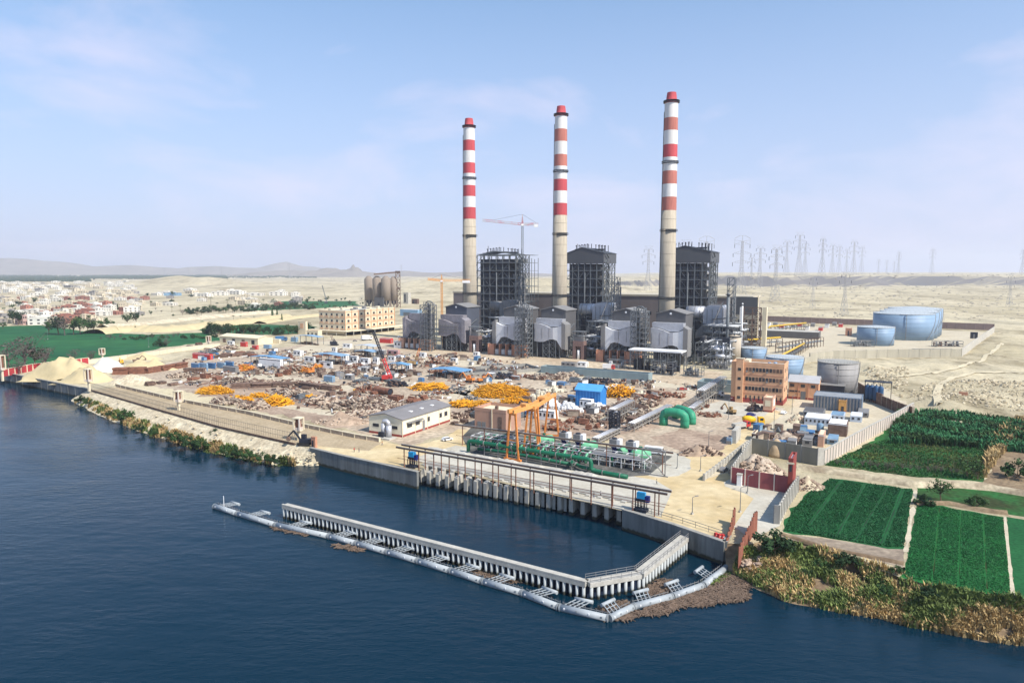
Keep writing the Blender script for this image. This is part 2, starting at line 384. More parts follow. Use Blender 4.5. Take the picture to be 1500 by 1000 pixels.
# ---------------------------------------------------------------- water and terrain
SH = [(at(0,545) + (at(0,545)-at(133,571))*9), at(0,545), at(133,571), at(232,600), at(320,625), at(432,651), at(455,657), at(612,692), fr(0,0,0)]
SH.pop()
finA, finB = at(614,710,WZ), at(906,768,WZ)
FD = (finB-finA).normalized(); FN = Vector((-FD.y, FD.x, 0))
dA, dB = finA + FN*5.0, finB + FN*5.0
SH += [Vector((dA.x, dA.y, 0)), Vector((dB.x, dB.y, 0)), at(914,748), at(1062,795), at(1100,797), at(1142,783), at(1200,800), at(1318,828), at(1326,848), at(1480,880), at(1600,905), at(2100,1010)]
SH = sorted([(p.x, p.y) for p in SH])
def shore(x):
    if x <= SH[0][0]: a, b = SH[0], SH[1]
    elif x >= SH[-1][0]: return SH[-1][1]
    else:
        for i in range(len(SH)-1):
            if SH[i][0] <= x <= SH[i+1][0]: a, b = SH[i], SH[i+1]; break
    return a[1] + (b[1]-a[1])*(x-a[0])/max(1e-6, b[0]-a[0])
def sst(a, b, x):
    t = min(1, max(0, (x-a)/(b-a))); return t*t*(3-2*t)
ROUGH = [tuple(at(*q)[:2]) for q in ((1300,566),(1345,592),(1400,604),(1520,614),(1600,600),(1600,470),(1462,486),(1412,524),(1300,531),(1262,536))]
def gz(x, y):
    z = 0.0; az = x/max(y, 1)
    k = sst(820, 1700, y) if az > -0.22 else sst(2100, 3200, y)
    if k: z += k*(3 + 7*fbm(x, y*1.6, 0.0016, 5, 3.1)*2 + 4*fbm(x, y, 0.009, 4, 9))
    if az > 0.05 and y > 2500:
        e = fbm(x, 0, 0.0022, 5, 5.5)*1100
        z += sst(0.05, 0.3, az)*(40*sst(3300+e, 3480+e, y) - 8*sst(2500, 3300, y)*(1-sst(3300+e, 3480+e, y)))
        z -= k*sst(3300+e, 3650+e, y)*3*fbm(x, y*1.6, 0.0016, 5, 3.1)
    for (bx, by, h, rx, ry) in BUMPS:
        d = ((x-bx)/rx)**2 + ((y-by)/ry)**2
        if d < 6: z += h*math.exp(-d)
    if 100 < x < 620 and 200 < y < 760 and inpoly(x, y, ROUGH):
        z += 1.6 + 4.2*fbm(x, y, 0.03, 4, 1.7) + 1.2*fbm(x, y, 0.12, 2, 4)
    return z
def bump(px, top, Y, rx, ry):
    p = far(px, top, Y); return (p.x, p.y, max(2, p.z), rx, ry)
BUMPS = [(far(265,406,3300).x,3300,17,75,330), bump(262,415,3300,240,400), bump(306,410,3200,120,330), bump(232,413,3300,180,300), bump(345,415,3100,180,300), bump(645,409,2600,200,380), bump(790,409,2600,200,380)]
xs = []
x = -14000.0
while x < 14000:
    xs.append(x); d = 0 if -330 < x < 480 else min(abs(x+330), abs(x-480)); x += 5 + d*0.07
xs += [p[0] + e for p in SH for e in (-0.02, 0.02)]; xs = sorted(xs)
ts = [0.0]; d = 6.0
while ts[-1] < 15000:
    ts.append(ts[-1] + (4.5 + max(0, ts[-1]-520)*0.016))
gv = []
for x in xs:
    s0 = shore(x)
    for t in ts:
        y = s0 + t; gv.append((x, y, gz(x, y) if t > 0 else 0.0))
n = len(ts)
gf = [(i*n+j, (i+1)*n+j, (i+1)*n+j+1, i*n+j+1) for i in range(len(xs)-1) for j in range(n-1)]
g = MB().add(gv, gf).build('ground', M_ground, smooth=True); g['kind'] = 'structure'
wm = bpy.data.materials.new('river_water'); wm.use_nodes = True; nt = wm.node_tree; b = nt.nodes['Principled BSDF']
b.inputs['Base Color'].default_value = (0.0009, 0.017, 0.033, 1); b.inputs['Roughness'].default_value = 0.08; b.inputs['IOR'].default_value = 1.33; b.inputs['Specular IOR Level'].default_value = 0.36
geo = nt.nodes.new('ShaderNodeNewGeometry')
def wav(sc, sx, sy, det):
    mp = nt.nodes.new('ShaderNodeMapping'); mp.inputs['Scale'].default_value = (sx, sy, 1); mp.inputs['Rotation'].default_value = (0, 0, 0.35)
    nt.links.new(geo.outputs['Position'], mp.inputs[0])
    n = nt.nodes.new('ShaderNodeTexNoise'); n.inputs['Scale'].default_value = sc; n.inputs['Detail'].default_value = det; n.inputs['Roughness'].default_value = 0.6
    nt.links.new(mp.outputs[0], n.inputs['Vector']); return n.outputs['Fac']
w1, w2, w3 = wav(0.5, 0.55, 1.3, 5), wav(0.018, 1, 1.6, 4), wav(0.16, 0.6, 1.4, 3)
m1 = nt.nodes.new('ShaderNodeMath'); m1.operation = 'MULTIPLY'; nt.links.new(w1, m1.inputs[0])
r2 = nt.nodes.new('ShaderNodeMapRange'); r2.inputs[1].default_value = 0.35; r2.inputs[2].default_value = 0.68; r2.inputs[3].default_value = 0.12; r2.inputs[4].default_value = 1.5
nt.links.new(w2, r2.inputs[0]); nt.links.new(r2.outputs[0], m1.inputs[1])
m2 = nt.nodes.new('ShaderNodeMath'); m2.operation = 'ADD'; nt.links.new(m1.outputs[0], m2.inputs[0]); nt.links.new(w3, m2.inputs[1])
rr_ = nt.nodes.new('ShaderNodeMapRange'); rr_.inputs[1].default_value = 0.38; rr_.inputs[2].default_value = 0.66; rr_.inputs[3].default_value = 0.05; rr_.inputs[4].default_value = 0.24
nt.links.new(wav(0.011, 1, 2.2, 5), rr_.inputs[0]); nt.links.new(rr_.outputs[0], b.inputs['Roughness'])
bp = nt.nodes.new('ShaderNodeBump'); bp.inputs['Strength'].default_value = 0.5; bp.inputs['Distance'].default_value = 0.34
nt.links.new(m2.outputs[0], bp.inputs['Height']); nt.links.new(bp.outputs[0], b.inputs['Normal'])
wv = [(-2500, -390), (2500, -390), (2500, 900), (-2500, 900)]
ob = MB().add([(x, y, WZ) for x, y in wv], [(0,1,2,3)]).build('water', wm); ob['kind'] = 'structure'
ob = MB().add([(x, y, WZ-2.4) for x, y in wv], [(0,1,2,3)]).build('riverbed', M_soil); ob['kind'] = 'structure'
# far hills on the horizon
def hill(pk, seed):
    """ridge through (px, top, Y, half width, half depth)"""
    b = MB()
    for (px, top, Y, rx, ry) in pk:
        p = far(px, top, Y); n = 22; vs = []
        for j in range(n+1):
            for i in range(n+1):
                a, c = i/n*2-1, j/n*2-1; r = min(1, math.hypot(a, c))
                q = (1-r)**0.8 if r < 1 else 0
                z = p.z*q*(1 + 0.7*fbm(p.x+a*rx, Y+c*ry, 2.2/rx, 4, seed)) - 6
                vs.append((p.x + a*rx, p.y + c*ry, z))
        b.add(vs, [(j*(n+1)+i, j*(n+1)+i+1, (j+1)*(n+1)+i+1, (j+1)*(n+1)+i) for j in range(n) for i in range(n)])
    o = b.build('hills', M_hill, smooth=True); o['kind'] = 'structure'
M_hill = mat('hill_rock', (0.22, 0.19, 0.16), 0.95, 0.3, 0.004, streak='world')
hill([(482,391,7600,420,500),(518,389,7600,170,300),(505,394,7600,700,600),(700,396,8500,1500,700),(600,396,8200,900,500),(420,396,8300,900,500)], 3)
hill([(-60,376,11500,2600,1200),(40,378,11800,2000,1200),(170,386,12000,2400,1000),(330,389,12000,1900,900),(420,384,12500,1100,900)], 8)
# ---------------------------------------------------------------- ground sheets
sheet('yard_dirt', [(150,556),(200,541),(300,520),(420,508),(470,498),(585,493),(600,515),(720,533),(860,549),(1000,566),(1066,572),(1082,590),(1098,607),(1083,640),(1066,662),(1030,676),(960,664),(890,646),(790,632),(690,628),(664,633),(600,652),(556,642),(430,606),(300,578),(200,562)], 0.012, M_dirt, 2.5)
sheet('churned_earth', [(250,560),(330,556),(430,566),(520,577),(600,583),(640,600),(560,612),(500,628),(420,610),(330,590)], 0.018, M_dirt2, 5)
sheet('churned_earth', [(690,600),(800,596),(900,592),(985,596),(960,628),(880,640),(800,636),(700,630)], 0.018, M_dirt2, 4)
sheet('churned_earth', [(955,640),(1000,626),(1060,640),(1080,650),(1060,672),(1010,672)], 0.0205, M_dirt2, 2)
sheet('sandy_ground', [(925,676),(1000,671),(1046,664),(1100,620),(1135,600),(1150,606),(1110,648),(1068,690),(1075,715),(1110,728),(1063,790),(1000,772),(955,757),(915,746)], 0.022, M_sandy, 1.5)
sheet('sandy_ground', [(440,650),(560,645),(600,655),(655,640),(672,628),(700,632),(680,660),(600,668),(612,691),(520,672),(458,656)], 0.022, M_sandy, 1.0)
sheet('corniche_path', [(136,571),(180,566),(300,592),(420,617),(560,647),(540,660),(440,651),(320,624),(230,600)], 0.026, mat('path_paving', (0.34, 0.265, 0.165), 0.95, 0, 0.1, streak='world', rgb2=(0.42, 0.335, 0.22), thr=(0.35, 0.65), fine=(0.8, 0.15)), 0.5)
sheet('plant_road', [(395,520),(470,500),(560,496),(585,503),(480,520),(420,532)], 0.03, M_path, 1.0)
sheet('plant_road', [(560,520),(640,518),(720,531),(900,549),(1010,566),(1060,574),(1050,579),(980,568),(860,556),(720,542),(640,532)], 0.03, M_path, 1.0)
sheet('site_road', [(1072,662),(1098,640),(1180,585),(1215,572),(1232,582),(1160,618),(1108,650),(1070,690),(1040,700),(1030,697)], 0.034, M_path, 0.3)
sheet('concrete_apron', [(948,664),(985,661),(1012,673),(1012,686),(995,697),(965,699),(930,693)], 0.034, M_slab, 0.3, 1.5)
sheet('concrete_apron', [(1068,702),(1060,706),(1062,712),(1090,722),(1104,730),(1088,752),(1074,772),(1082,776),(1100,790),(1142,770),(1166,718),(1120,708)], 0.04, M_slab, 0)
for tr in ([(640,577),(690,560),(740,547),(770,549),(720,564),(665,586)], [(470,548),(505,541),(560,552),(600,560),(590,567),(540,560)], [(380,588),(470,599),(550,596),(565,603),(480,609),(390,594)], [(330,549),(400,547),(470,560),(520,566),(510,571),(440,565),(340,556)], [(600,560),(650,566),(690,572),(685,580),(640,572)], [(770,604),(830,612),(890,606),(960,592),(985,590),(950,603),(880,618),(800,616)]):
    sheet('yard_track', tr, 0.026, M_path, 2.0)
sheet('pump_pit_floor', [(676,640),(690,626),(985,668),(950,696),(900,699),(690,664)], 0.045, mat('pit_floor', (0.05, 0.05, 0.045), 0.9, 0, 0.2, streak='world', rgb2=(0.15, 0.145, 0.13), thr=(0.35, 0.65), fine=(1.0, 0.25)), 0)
sheet('bare_earth', [(560,512),(600,515),(700,528),(800,540),(900,553),(1000,567),(1040,560),(1062,545),(1000,540),(900,530),(800,519),(700,508),(620,503)], 0.016, mat('orange_earth', (0.36, 0.265, 0.175), 0.95, 0, 0.04, streak='world', rgb2=(0.54, 0.45, 0.32), thr=(0.35, 0.65), fine=(0.4, 0.25)), 2.0)
sheet('concrete_deck', [(600,672),(668,652),(960,703),(985,718),(968,757),(912,747)], 0.03, M_slab, 0)
sheet('wash_ground', [(1170,560),(1290,560),(1330,592),(1270,630),(1180,660),(1105,645),(1160,610)], 0.014, M_path, 2)
sheet('grey_apron', [(1010,596),(1070,585),(1150,598),(1125,612),(1040,606)], 0.016, M_slab, 1.0)
# cropped fields by the water
sheet('crop_field', [(1216,700),(1338,716),(1325,803),(1300,803),(1144,778),(1160,745),(1185,718)], 0.03, M_crop, 1.2)
sheet('crop_field', [(1342,734),(1400,745),(1470,757),(1483,878),(1400,866),(1323,846)], 0.034, M_crop2, 1.0)
sheet('crop_field', [(1474,757),(1560,772),(1760,810),(1800,940),(1580,895),(1486,878)], 0.03, M_crop, 0.8)
sheet('crop_field', [(1206,681),(1250,662),(1312,622),(1500,628),(1462,670),(1440,706),(1330,697)], 0.028, M_crop3, 1.2)
sheet('crop_field', [(1342,705),(1420,712),(1500,724),(1740,765),(1750,800),(1540,762),(1470,752),(1390,740),(1342,730)], 0.026, M_crop3, 1.2)
sheet('crop_field', [(1290,640),(1312,604),(1420,606),(1540,622),(1720,650),(1700,680),(1500,650),(1400,655)], 0.032, M_crop3, 1.5)
sheet('field_path', [(1339,716),(1344,718),(1330,808),(1324,808)], 0.042, M_path, 0.5, 1.5)
sheet('earth_cut', [(1143,780),(1200,788),(1325,803),(1323,832),(1260,815),(1200,801),(1142,785)], 0.02, mat('cut_earth', (0.20, 0.155, 0.115), 0.95, 0, 0.15, streak='world', rgb2=(0.32, 0.26, 0.19), thr=(0.35, 0.65), fine=(0.8, 0.25)), 0.3, 1.5)
sheet('field_path', [(1470,757),(1474,757),(1487,880),(1482,880)], 0.046, M_path, 0.2)
sheet('dirt_track', [(1440,706),(1475,650),(1520,648),(1720,690),(1720,755),(1500,720)], 0.046, M_soil, 1.0)
# far green land beside the village
sheet('far_field', [(-60,480),(60,476),(130,486),(215,490),(300,487),(330,498),(240,509),(150,527),(0,545),(-60,552)], 0.03, M_farcrop, 4, 8)
sheet('far_field', [(295,470),(345,474),(460,478),(468,487),(400,490),(330,489),(290,484)], 0.03, M_farcrop, 6, 10)
sheet('far_field', [(360,446),(420,441),(520,441),(528,447),(455,452),(370,455)], 0.03, M_farcrop, 8, 14)
# ================================================================ the power station
NAME3 = ['nearest the tank farm, the one on the right', 'in the middle of the row', 'farthest and leftmost of the row']
RING = ('right-hand', 'middle', 'left-hand')
M_cwhite = mat('chimney_white', (0.66, 0.645, 0.61), 0.8, 0.2, 0.3, streak=True)
M_cred = mat('chimney_red', (0.46, 0.07, 0.08), 0.8, 0.22, 0.3, streak=True)
M_cfade = mat('chimney_faded_red', (0.42, 0.15, 0.115), 0.85, 0.28, 0.3, streak=True)
M_shaft = mat('chimney_concrete', (0.40, 0.35, 0.27), 0.9, 0.16, 0.35, streak=True, fine=(0.8, 0.08))
M_shaftd = mat('chimney_joint', (0.30, 0.265, 0.21), 0.9, 0.15, 0.3)
def chimney(k, tops, label):
    """tops: pixel rows of cap top, cap foot and the band joints, down to the bare shaft"""
    p = CH[k]; base = empty('chimney', p, TH, label, 'chimney', 'striped power station chimneys')
    zs = [far(CX, t, p.y).z for t in tops['rows']]
    r0, r1 = 6.55, 5.15
    def rad(z): return r0 + (r1-r0)*min(1, z/190)
    zb = zs[-1]
    MB().lathe([(rad(0), 0), (rad(zb*0.5), zb*0.5), (rad(zb), zb)], 40).build('shaft', M_shaft, base, True)
    c = MB().lathe([(rad(zs[1])+0.05, zs[1]), (rad(zs[1])+0.05, zs[1]+0.5), (rad(zs[1])-0.9, zs[1]+1.2), (rad(zs[1])-1.35, zs[0]-2.2), (rad(zs[1])-1.7, zs[0]-0.1), (rad(zs[1])-1.7, zs[0]), (rad(zs[1])-2.3, zs[0]), (rad(zs[1])-2.3, zs[0]-3)], 36).build('chimney_cap', M_cred, base, True)
    for i in range(1, len(zs)-1):
        a, b = zs[i+1], zs[i]; red = i % 2 == 0
        ft = [(rad(a)+0.03, a+0.0), (rad(b)+0.03, b-0.02)]
        vs = MB(); n = 40
        for r, z in ft:
            for j in range(n): vs.v.append((r*math.cos(2*PI*j/n), r*math.sin(2*PI*j/n), z))
        vs.f = [(j, (j+1)%n, (j+1)%n+n, j+n) for j in range(n)]
        o = vs.build('painted_band', (M_cred if i in tops['bright'] else M_cfade) if red else M_cwhite, base, True)
    for t in tops['rings']:
        z = far(CX, t, p.y).z; r = rad(z)
        m = MB().lathe([(r-0.1, z-0.5), (r+1.15, z-0.2), (r+1.15, z), (r-0.1, z)], 32)
        for j in range(16):
            a = 2*PI*j/16; m.beam((math.cos(a)*(r+1.1), math.sin(a)*(r+1.1), z), (math.cos(a)*(r+1.1), math.sin(a)*(r+1.1), z+1.2), 0.12)
        m.lathe([(r+1.05, z+1.15), (r+1.15, z+1.15), (r+1.15, z+1.3), (r+1.05, z+1.3)], 32)
        m.build('walkway_ring', M_dark, base)
    for z in range(9, int(zb)-4, 9):
        MB().lathe([(rad(z)+0.01, z-0.12), (rad(z)+0.06, z-0.12), (rad(z)+0.06, z+0.12), (rad(z)+0.01, z+0.12)], 40).build('pour_joint', M_shaftd, base)
    m = MB()
    for i in range(24):
        z = 8 + i*7.6
        a = PI*1.16; r = rad(z)
        m.beam(((r+0.35)*math.cos(a), (r+0.35)*math.sin(a), z), ((rad(z+7.6)+0.35)*math.cos(a), (rad(z+7.6)+0.35)*math.sin(a), z+7.6), 0.5, 0.3)
    m.build('ladder', M_steel, base)
chimney(0, dict(rows=[136,152,173.5,192,212.5,231,251,270,289,308.5], bright=(4,), rings=(150.5,239,338.5,437)), 'tall red and white striped chimney with rust faded bands in front of right-hand boiler house')
chimney(1, dict(rows=[156,171,190,208,227,244,263,280,298,315.5], bright=(6,8), rings=(169.5,252,343.5,433)), 'tall striped chimney between the other two, its upper red bands faded to brown')
chimney(2, dict(rows=[174,188,206,221.5,239,254.5,272,288,304,321], bright=(2,4,6,8), rings=(186.5,262,346,430)), 'striped chimney with all red bands bright, beside the uncovered boiler frame')
# ---- boiler houses
def boiler(k, s0, s1, v0, v1, hood, label):
    o = empty('boiler_house', fr(k, s0, v0), TH, label, 'boiler house', 'boiler houses of the power station')
    W, D = s1-s0, v1-v0; Z = 83.0; rr = random.Random(40+k)
    f = MB(); nx, ny, nz = 6, 4, 11
    X = [W*i/nx for i in range(nx+1)]; Y = [D*i/ny for i in range(ny+1)]; ZZ = [Z*i/nz for i in range(nz+1)]
    for i, x in enumerate(X):
        for j, y in enumerate(Y):
            if i in (0, nx) or j in (0, ny): f.beam((x, y, 0), (x, y, Z), 0.75)
    for z in ZZ[1:]:
        for y in (0, D): f.beam((0, y, z), (W, y, z), 0.45, 0.8)
        for x in (0, W): f.beam((x, 0, z), (x, D, z), 0.45, 0.8)
    for a in range(nz):
        for i in range(nx):
            if rr.random() < 0.4:
                z0, z1 = ZZ[a], ZZ[a+1]
                if rr.random() < 0.5: z0, z1 = z1, z0
                f.beam((X[i], 0, z0), (X[i+1], 0, z1), 0.3)
        for j in range(ny):
            z0, z1 = ZZ[a], ZZ[a+1]
            f.beam((W+0.1, Y[j], z0), (W+0.1, Y[j+1], z1), 0.34)
            if rr.random() < 0.7: f.beam((W+0.1, Y[j], z1), (W+0.1, Y[j+1], z0), 0.34)
    f.build('steel_frame', M_steel, o)
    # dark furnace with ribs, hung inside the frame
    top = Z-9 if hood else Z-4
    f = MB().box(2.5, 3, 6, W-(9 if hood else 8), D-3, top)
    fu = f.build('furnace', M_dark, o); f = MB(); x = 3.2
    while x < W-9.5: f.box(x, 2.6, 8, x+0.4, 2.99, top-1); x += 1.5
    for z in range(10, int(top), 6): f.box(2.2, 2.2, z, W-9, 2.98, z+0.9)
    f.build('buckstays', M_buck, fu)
    f = MB()
    for z in ZZ[1:-1]:
        f.box(0.6, 0.6, z-0.1, W-0.6, 2.3, z+0.05)
        f.box(W-7.8, 2.4, z-0.1, W-0.5, D-0.6, z+0.05)
        for i in range(nx*2):
            x = W*i/(nx*2)
            if rr.random() < 0.85: f.beam((x, 0.3, z+1.2), (x+W/(nx*2), 0.3, z+1.2), 0.14)
        for j in range(8): f.beam((W-0.4, D*j/8, z+1.2), (W-0.4, D*(j+1)/8, z+1.2), 0.14)
        for q in range(4):
            xx = W-7+rr.random()*5; yy = 3+rr.random()*(D-7); h = 1.5+rr.random()*4
            f.box(xx, yy, z, xx+1.2+rr.random()*1.6, yy+1.5+rr.random()*2, z+h)
    f.build('floor_platforms', M_greyl, o)
    f = MB()
    for q in range(9):
        x = W-7+rr.random()*6; y = 2+rr.random()*(D-4); z0 = rr.random()*30; f.tube((x, y, z0), (x, y, z0+20+rr.random()*40), 0.35+rr.random()*0.4, 8)
    f.tube((W*0.52, -0.7, 0), (W*0.52, -0.7, 66), 0.4, 8)
    f.build('riser_pipes', M_steel, o, True)
    st = MB()
    for a in range(nz):
        z0, z1 = ZZ[a], ZZ[a+1]; zm = (z0+z1)/2
        st.beam((W+1.2, 2, z0), (W+1.2, 8, zm), 1.2, 0.3); st.beam((W+2.6, 8, zm), (W+2.6, 2, z1), 1.2, 0.3)
        st.box(W+0.4, 1, z1-0.15, W+3.4, 2.2, z1); st.box(W+0.4, 8, zm-0.15, W+3.4, 9.2, zm)
    for x in (W+0.4, W+3.4):
        for y in (1, 9.2): st.beam((x, y, 0), (x, y, Z-6), 0.3)
    st.build('stair_tower', M_steel, o)
    if hood:
        r = MB(); e = 0.9
        prof = [(-e, Z-8.5), (W+e, Z-8.5), (W+e, Z), (W*0.42, Z+5.2), (-e, Z)]
        r.prism(prof, -e, D+e); r.build('cladding_hood', M_hood, o)
        rf = MB()
        rf.prism([(-e-0.4, Z+0.15), (W*0.42, Z+5.4), (W+e+0.4, Z+0.15), (W+e+0.4, Z+0.6), (W*0.42, Z+5.9), (-e-0.4, Z+0.6)], -e-0.4, D+e+0.4)
        rf.build('roof', M_hoodr, o)
        zr = Z+5
    else:
        r = MB()
        for i in range(12):
            y = D*i/11
            r.beam((0, y, Z), (W*0.42, y, Z+4), 0.35); r.beam((W*0.42, y, Z+4), (W, y, Z), 0.35)
        for q in range(8): r.beam((W*q/7, 0, Z+4-abs(q/7-0.42)*6), (W*q/7, D, Z+4-abs(q/7-0.42)*6), 0.3)
        r.box(1, 1, Z+0.2, W-1, D-1, Z+0.5)
        r.build('roof_trusses', M_steel, o)
        zr = Z+3.5
        # scaffold towers and stacked working decks round the open frame
        s = MB()
        for x in (-3, W+6, W+10):
            for y in (0, D*0.5, D): s.beam((x, y, 0), (x, y, Z-4+rr.random()*4), 0.4)
            for z in ZZ[1:]:
                s.beam((x, 0, z), (x, D, z), 0.35); 
        for z in ZZ[1:]:
            s.beam((-3, 0, z), (0, 0, z), 0.35); s.beam((W, 0, z), (W+10, 0, z), 0.35); s.beam((W, D, z), (W+10, D, z), 0.35)
            s.box(W+6.2, 0.2, z-0.2, W+9.8, D*0.5, z)
        for a in range(nz):
            s.beam((W+6, 0, ZZ[a]), (W+10, 0, ZZ[a+1]), 0.3); s.beam((-3, 0, ZZ[a]), (0, 0, ZZ[a+1]), 0.3)
        for z in ZZ[1:-1]: s.box(-0.6, -0.7, z-0.35, W+0.5, 0.0, z+0.25)
        s.build('scaffold_tower', M_steel, o)
    v = MB()
    for q in range(11):
        if q in (5, 6): continue
        x = W*0.12 + q*W*0.078; zz = zr - abs(x-W*0.42)*0.11
        v.tube((x, D*0.4, zz-1), (x, D*0.4, zz+4.5), 0.32, 6); v.tube((x+0.2, D*0.7, zz-1), (x+0.2, D*0.7, zz+4.8), 0.32, 6)
        v.box(x-0.5, D*0.4-0.5, zz+3.6, x+0.5, D*0.4+0.5, zz+4.4)
    v.tube((W*0.28, 1, Z+3), (W*0.28, 1, Z+9), 0.25, 6)
    v.box(W*0.1, D*0.35, zr-1.6, W*0.9, D*0.45, zr-0.3)
    v.build('roof_vent_pipes', M_dark, o)
    return o
M_buck = mat('buckstay_steel', (0.075, 0.085, 0.11), 0.6, 0.35, 0.5)
M_hood = mat('hood_cladding', (0.085, 0.09, 0.10), 0.6, 0.08, 0.15, streak=True)
M_hoodr = mat('hood_roof', (0.05, 0.055, 0.065), 0.6, 0.1, 0.15)
boiler(0, -13, 23.6, 40, 70, True, 'tall dark boiler house under a grey hood, behind right-hand chimney')
boiler(1, -12, 23.6, 40, 70, True, 'tall dark boiler house with grey hood, between middle chimney and a pylon')
boiler(2, -17, 26.5, 40, 68, False, 'open boiler house frame without cladding hood, below the white tower crane')
# ---- induced draught fan houses: gabled boxes at the chimney feet
def fanhouse(k, s0, s1, v0, v1, label, open_side):
    o = empty('fan_house', fr(k, s0, v0), TH, label, 'fan house', 'gabled fan houses at the chimney feet')
    W, D = s1-s0, v1-v0; e, rz = 36.6, 39.3
    MB().prism([(0, 16), (W, 16), (W, e), (W*0.5, rz), (0, e)], 0, D).build('wall', M_grey if k < 2 else mat('blue_grey_cladding', (0.075, 0.085, 0.11), 0.6, 0.12, 0.15, streak=True), o)
    MB().prism([(-0.7, e-0.1), (W*0.5, rz+0.15), (W+0.7, e-0.1), (W+0.7, e+0.4), (W*0.5, rz+0.7), (-0.7, e+0.4)], -0.7, D+0.7).build('roof', M_greyl, o)
    b = MB().box(W-5, 0.4, 0, W-0.02, D-0.2, 16) if open_side > 0 else MB().box(0.02, 0.4, 0, 5, D-0.2, 16)
    b.build('stair_shaft', M_greyl, o)
    f = MB()
    xs_ = [0.4, W*0.25, W*0.5, W*0.75]
    for x in xs_:
        for y in (0.6, D*0.5, D-0.6): f.beam((x, y, 0), (x, y, 16), 0.7)
    for i in range(3):
        f.beam((xs_[i], 0.6, 0), (xs_[i+1], 0.6, 8), 0.35); f.beam((xs_[i+1], 0.6, 0), (xs_[i], 0.6, 8), 0.35); f.beam((xs_[i], 0.6, 8), (xs_[i+1], 0.6, 8), 0.5)
        f.beam((xs_[i], 0.6, 8), (xs_[i+1], 0.6, 16), 0.35)
    f.box(0, D*0.55, 0, W, D-0.3, 15.8)
    f.build('support_frame', M_steel if k < 2 else M_dark, o)
    MB().box(W*0.47, -0.5, 36.2, W*0.53, 0, 37.6).build('wall_lamp', M_white, o); MB().box(W*0.46, -0.9, 24.6, W*0.54, -0.01, 26.2).build('wall_lamp', M_white, o)
    st = MB(); xs0 = W+0.3 if open_side > 0 else -2.3
    for a in range(5):
        z = a*5.2
        st.beam((xs0+0.9, 1, z), (xs0+0.9, D*0.7, z+5.2), 1.0, 0.25) if a % 2 == 0 else st.beam((xs0+0.9, D*0.7, z), (xs0+0.9, 1, z+5.2), 1.0, 0.25)
        st.box(xs0, 0, z+5, xs0+2, 2, z+5.2)
    for y in (0, D*0.75): st.beam((xs0+1.9, y, 0), (xs0+1.9, y, 28), 0.3)
    st.build('outside_stair', M_steel, o)
for k in range(3):
    side = ('right-hand', 'middle', 'left-hand')[k]
    fanhouse(k, 7, 28.6, -50, -30, {0: 'gabled grey fan house with a lamp under its gable, before right-hand chimney', 1: 'gabled grey fan house right of the middle chimney foot', 2: 'gabled blue grey fan house standing under left-hand chimney'}[k], 1)
    if k < 2: fanhouse(k, -27, -5.6, -50, -30, {0: 'gabled grey fan house behind the brick transformer pen, left of right-hand chimney', 1: 'gabled grey fan house left of middle chimney, below the open boiler frame'}[k], -1)
# ---- flue ducts in front of the fan houses
def duct(k, mirror, label, ribbed=False):
    o = empty('flue_duct', fr(k, 0.5, -60), TH, label, 'flue duct', 'silver flue ducts before the fan houses')
    m = -1 if mirror else 1
    prof = [(5.6,12.8),(10,12.3),(14,12.5),(19,14.6),(22,14.8),(22,23.8),(19,23.6),(15,25.2),(10,26.6),(5.6,26.8)]
    P = [(m*x, z) for x, z in prof]
    if mirror: P = P[::-1]
    mm = M_silver if not ribbed else M_duct1
    MB().prism(P, 0, 9.8).build('duct_body', mm, o)
    b = MB(); b.prism([(m*22.05, 14.8), (m*22.05, 23.8), (m*25, 24.2), (m*29.3, 26), (m*29.3, 7.5), (m*25, 14)][::(-1 if mirror else 1)], 0.3, 9.6); b.build('flared_end', mm if ribbed else M_silver_lit, o)
    w = MB(); w.prism([(m*29.35, 8.4), (m*29.35, 28.5), (m*32.6, 26.5), (m*32.6, 7)][::(-1 if mirror else 1)], -0.4, 9.6); w.build('riser_box', M_greyl if not ribbed else mm, o)
    r = MB()
    for x in ((6.5, 12.5, 18.5) if not ribbed else (8, 11, 14, 17, 20, 23, 25)):
        r.box(min(m*x, m*(x+0.3)), -0.2, 15.2, max(m*x, m*(x+0.25)), 0, 23.4)
    if ribbed:
        for z in (16, 18.5, 21): r.box(min(m*6.2, m*25.8), -0.4, z, max(m*6.2, m*25.8), 0, z+0.5)
    r.build('stiffener', M_greyl, o)
    h = MB(); h.prism([(m*5.6, 30.5), (m*28.4, 30.5), (m*28.4, 26.3), (m*25, 24.6), (m*19, 24.2), (m*15, 25.6), (m*10, 27), (m*5.6, 27.2)][::(1 if mirror else -1)], 3.2, 9.6); h.build('top_plenum', M_silver if not ribbed else mm, o)
    s = MB()
    for x in (8, 13, 18.5, 24, 27.5):
        for y in (0.8, 8.6): s.beam((m*x, y, 0), (m*x, y, 14), 0.6)
    for x0, x1 in ((13, 18.5), (18.5, 24)):
        for z in (0, 5, 10): s.beam((m*x0, 0.8, z), (m*x1, 0.8, z+5 if z < 10 else z+4), 0.3); s.beam((m*x1, 0.8, z), (m*x0, 0.8, z+5 if z < 10 else z+4), 0.3); s.beam((m*x0, 0.8, z+5), (m*x1, 0.8, z+5), 0.35)
    s.build('support_leg_frame', M_steel, o)
    d = MB().prism([(m*19, 15), (m*28.5, 15), (m*28.5, 3), (m*24, 9)][::(1 if mirror else -1)], 2.2, 9).build('hopper', M_grey, o)
    MB().box(min(m*6.5, m*18), 4.5, 0, max(m*6.5, m*18), 9.3, 12.4).build('fan_bay_wall', M_dark, o)
M_silver_lit = mat('lit_silver_cladding', (0.74, 0.75, 0.76), 0.45, 0.06, 0.3, metal=0.2)  # brighter copy of the silver: sunlight on the flared end put into its colour
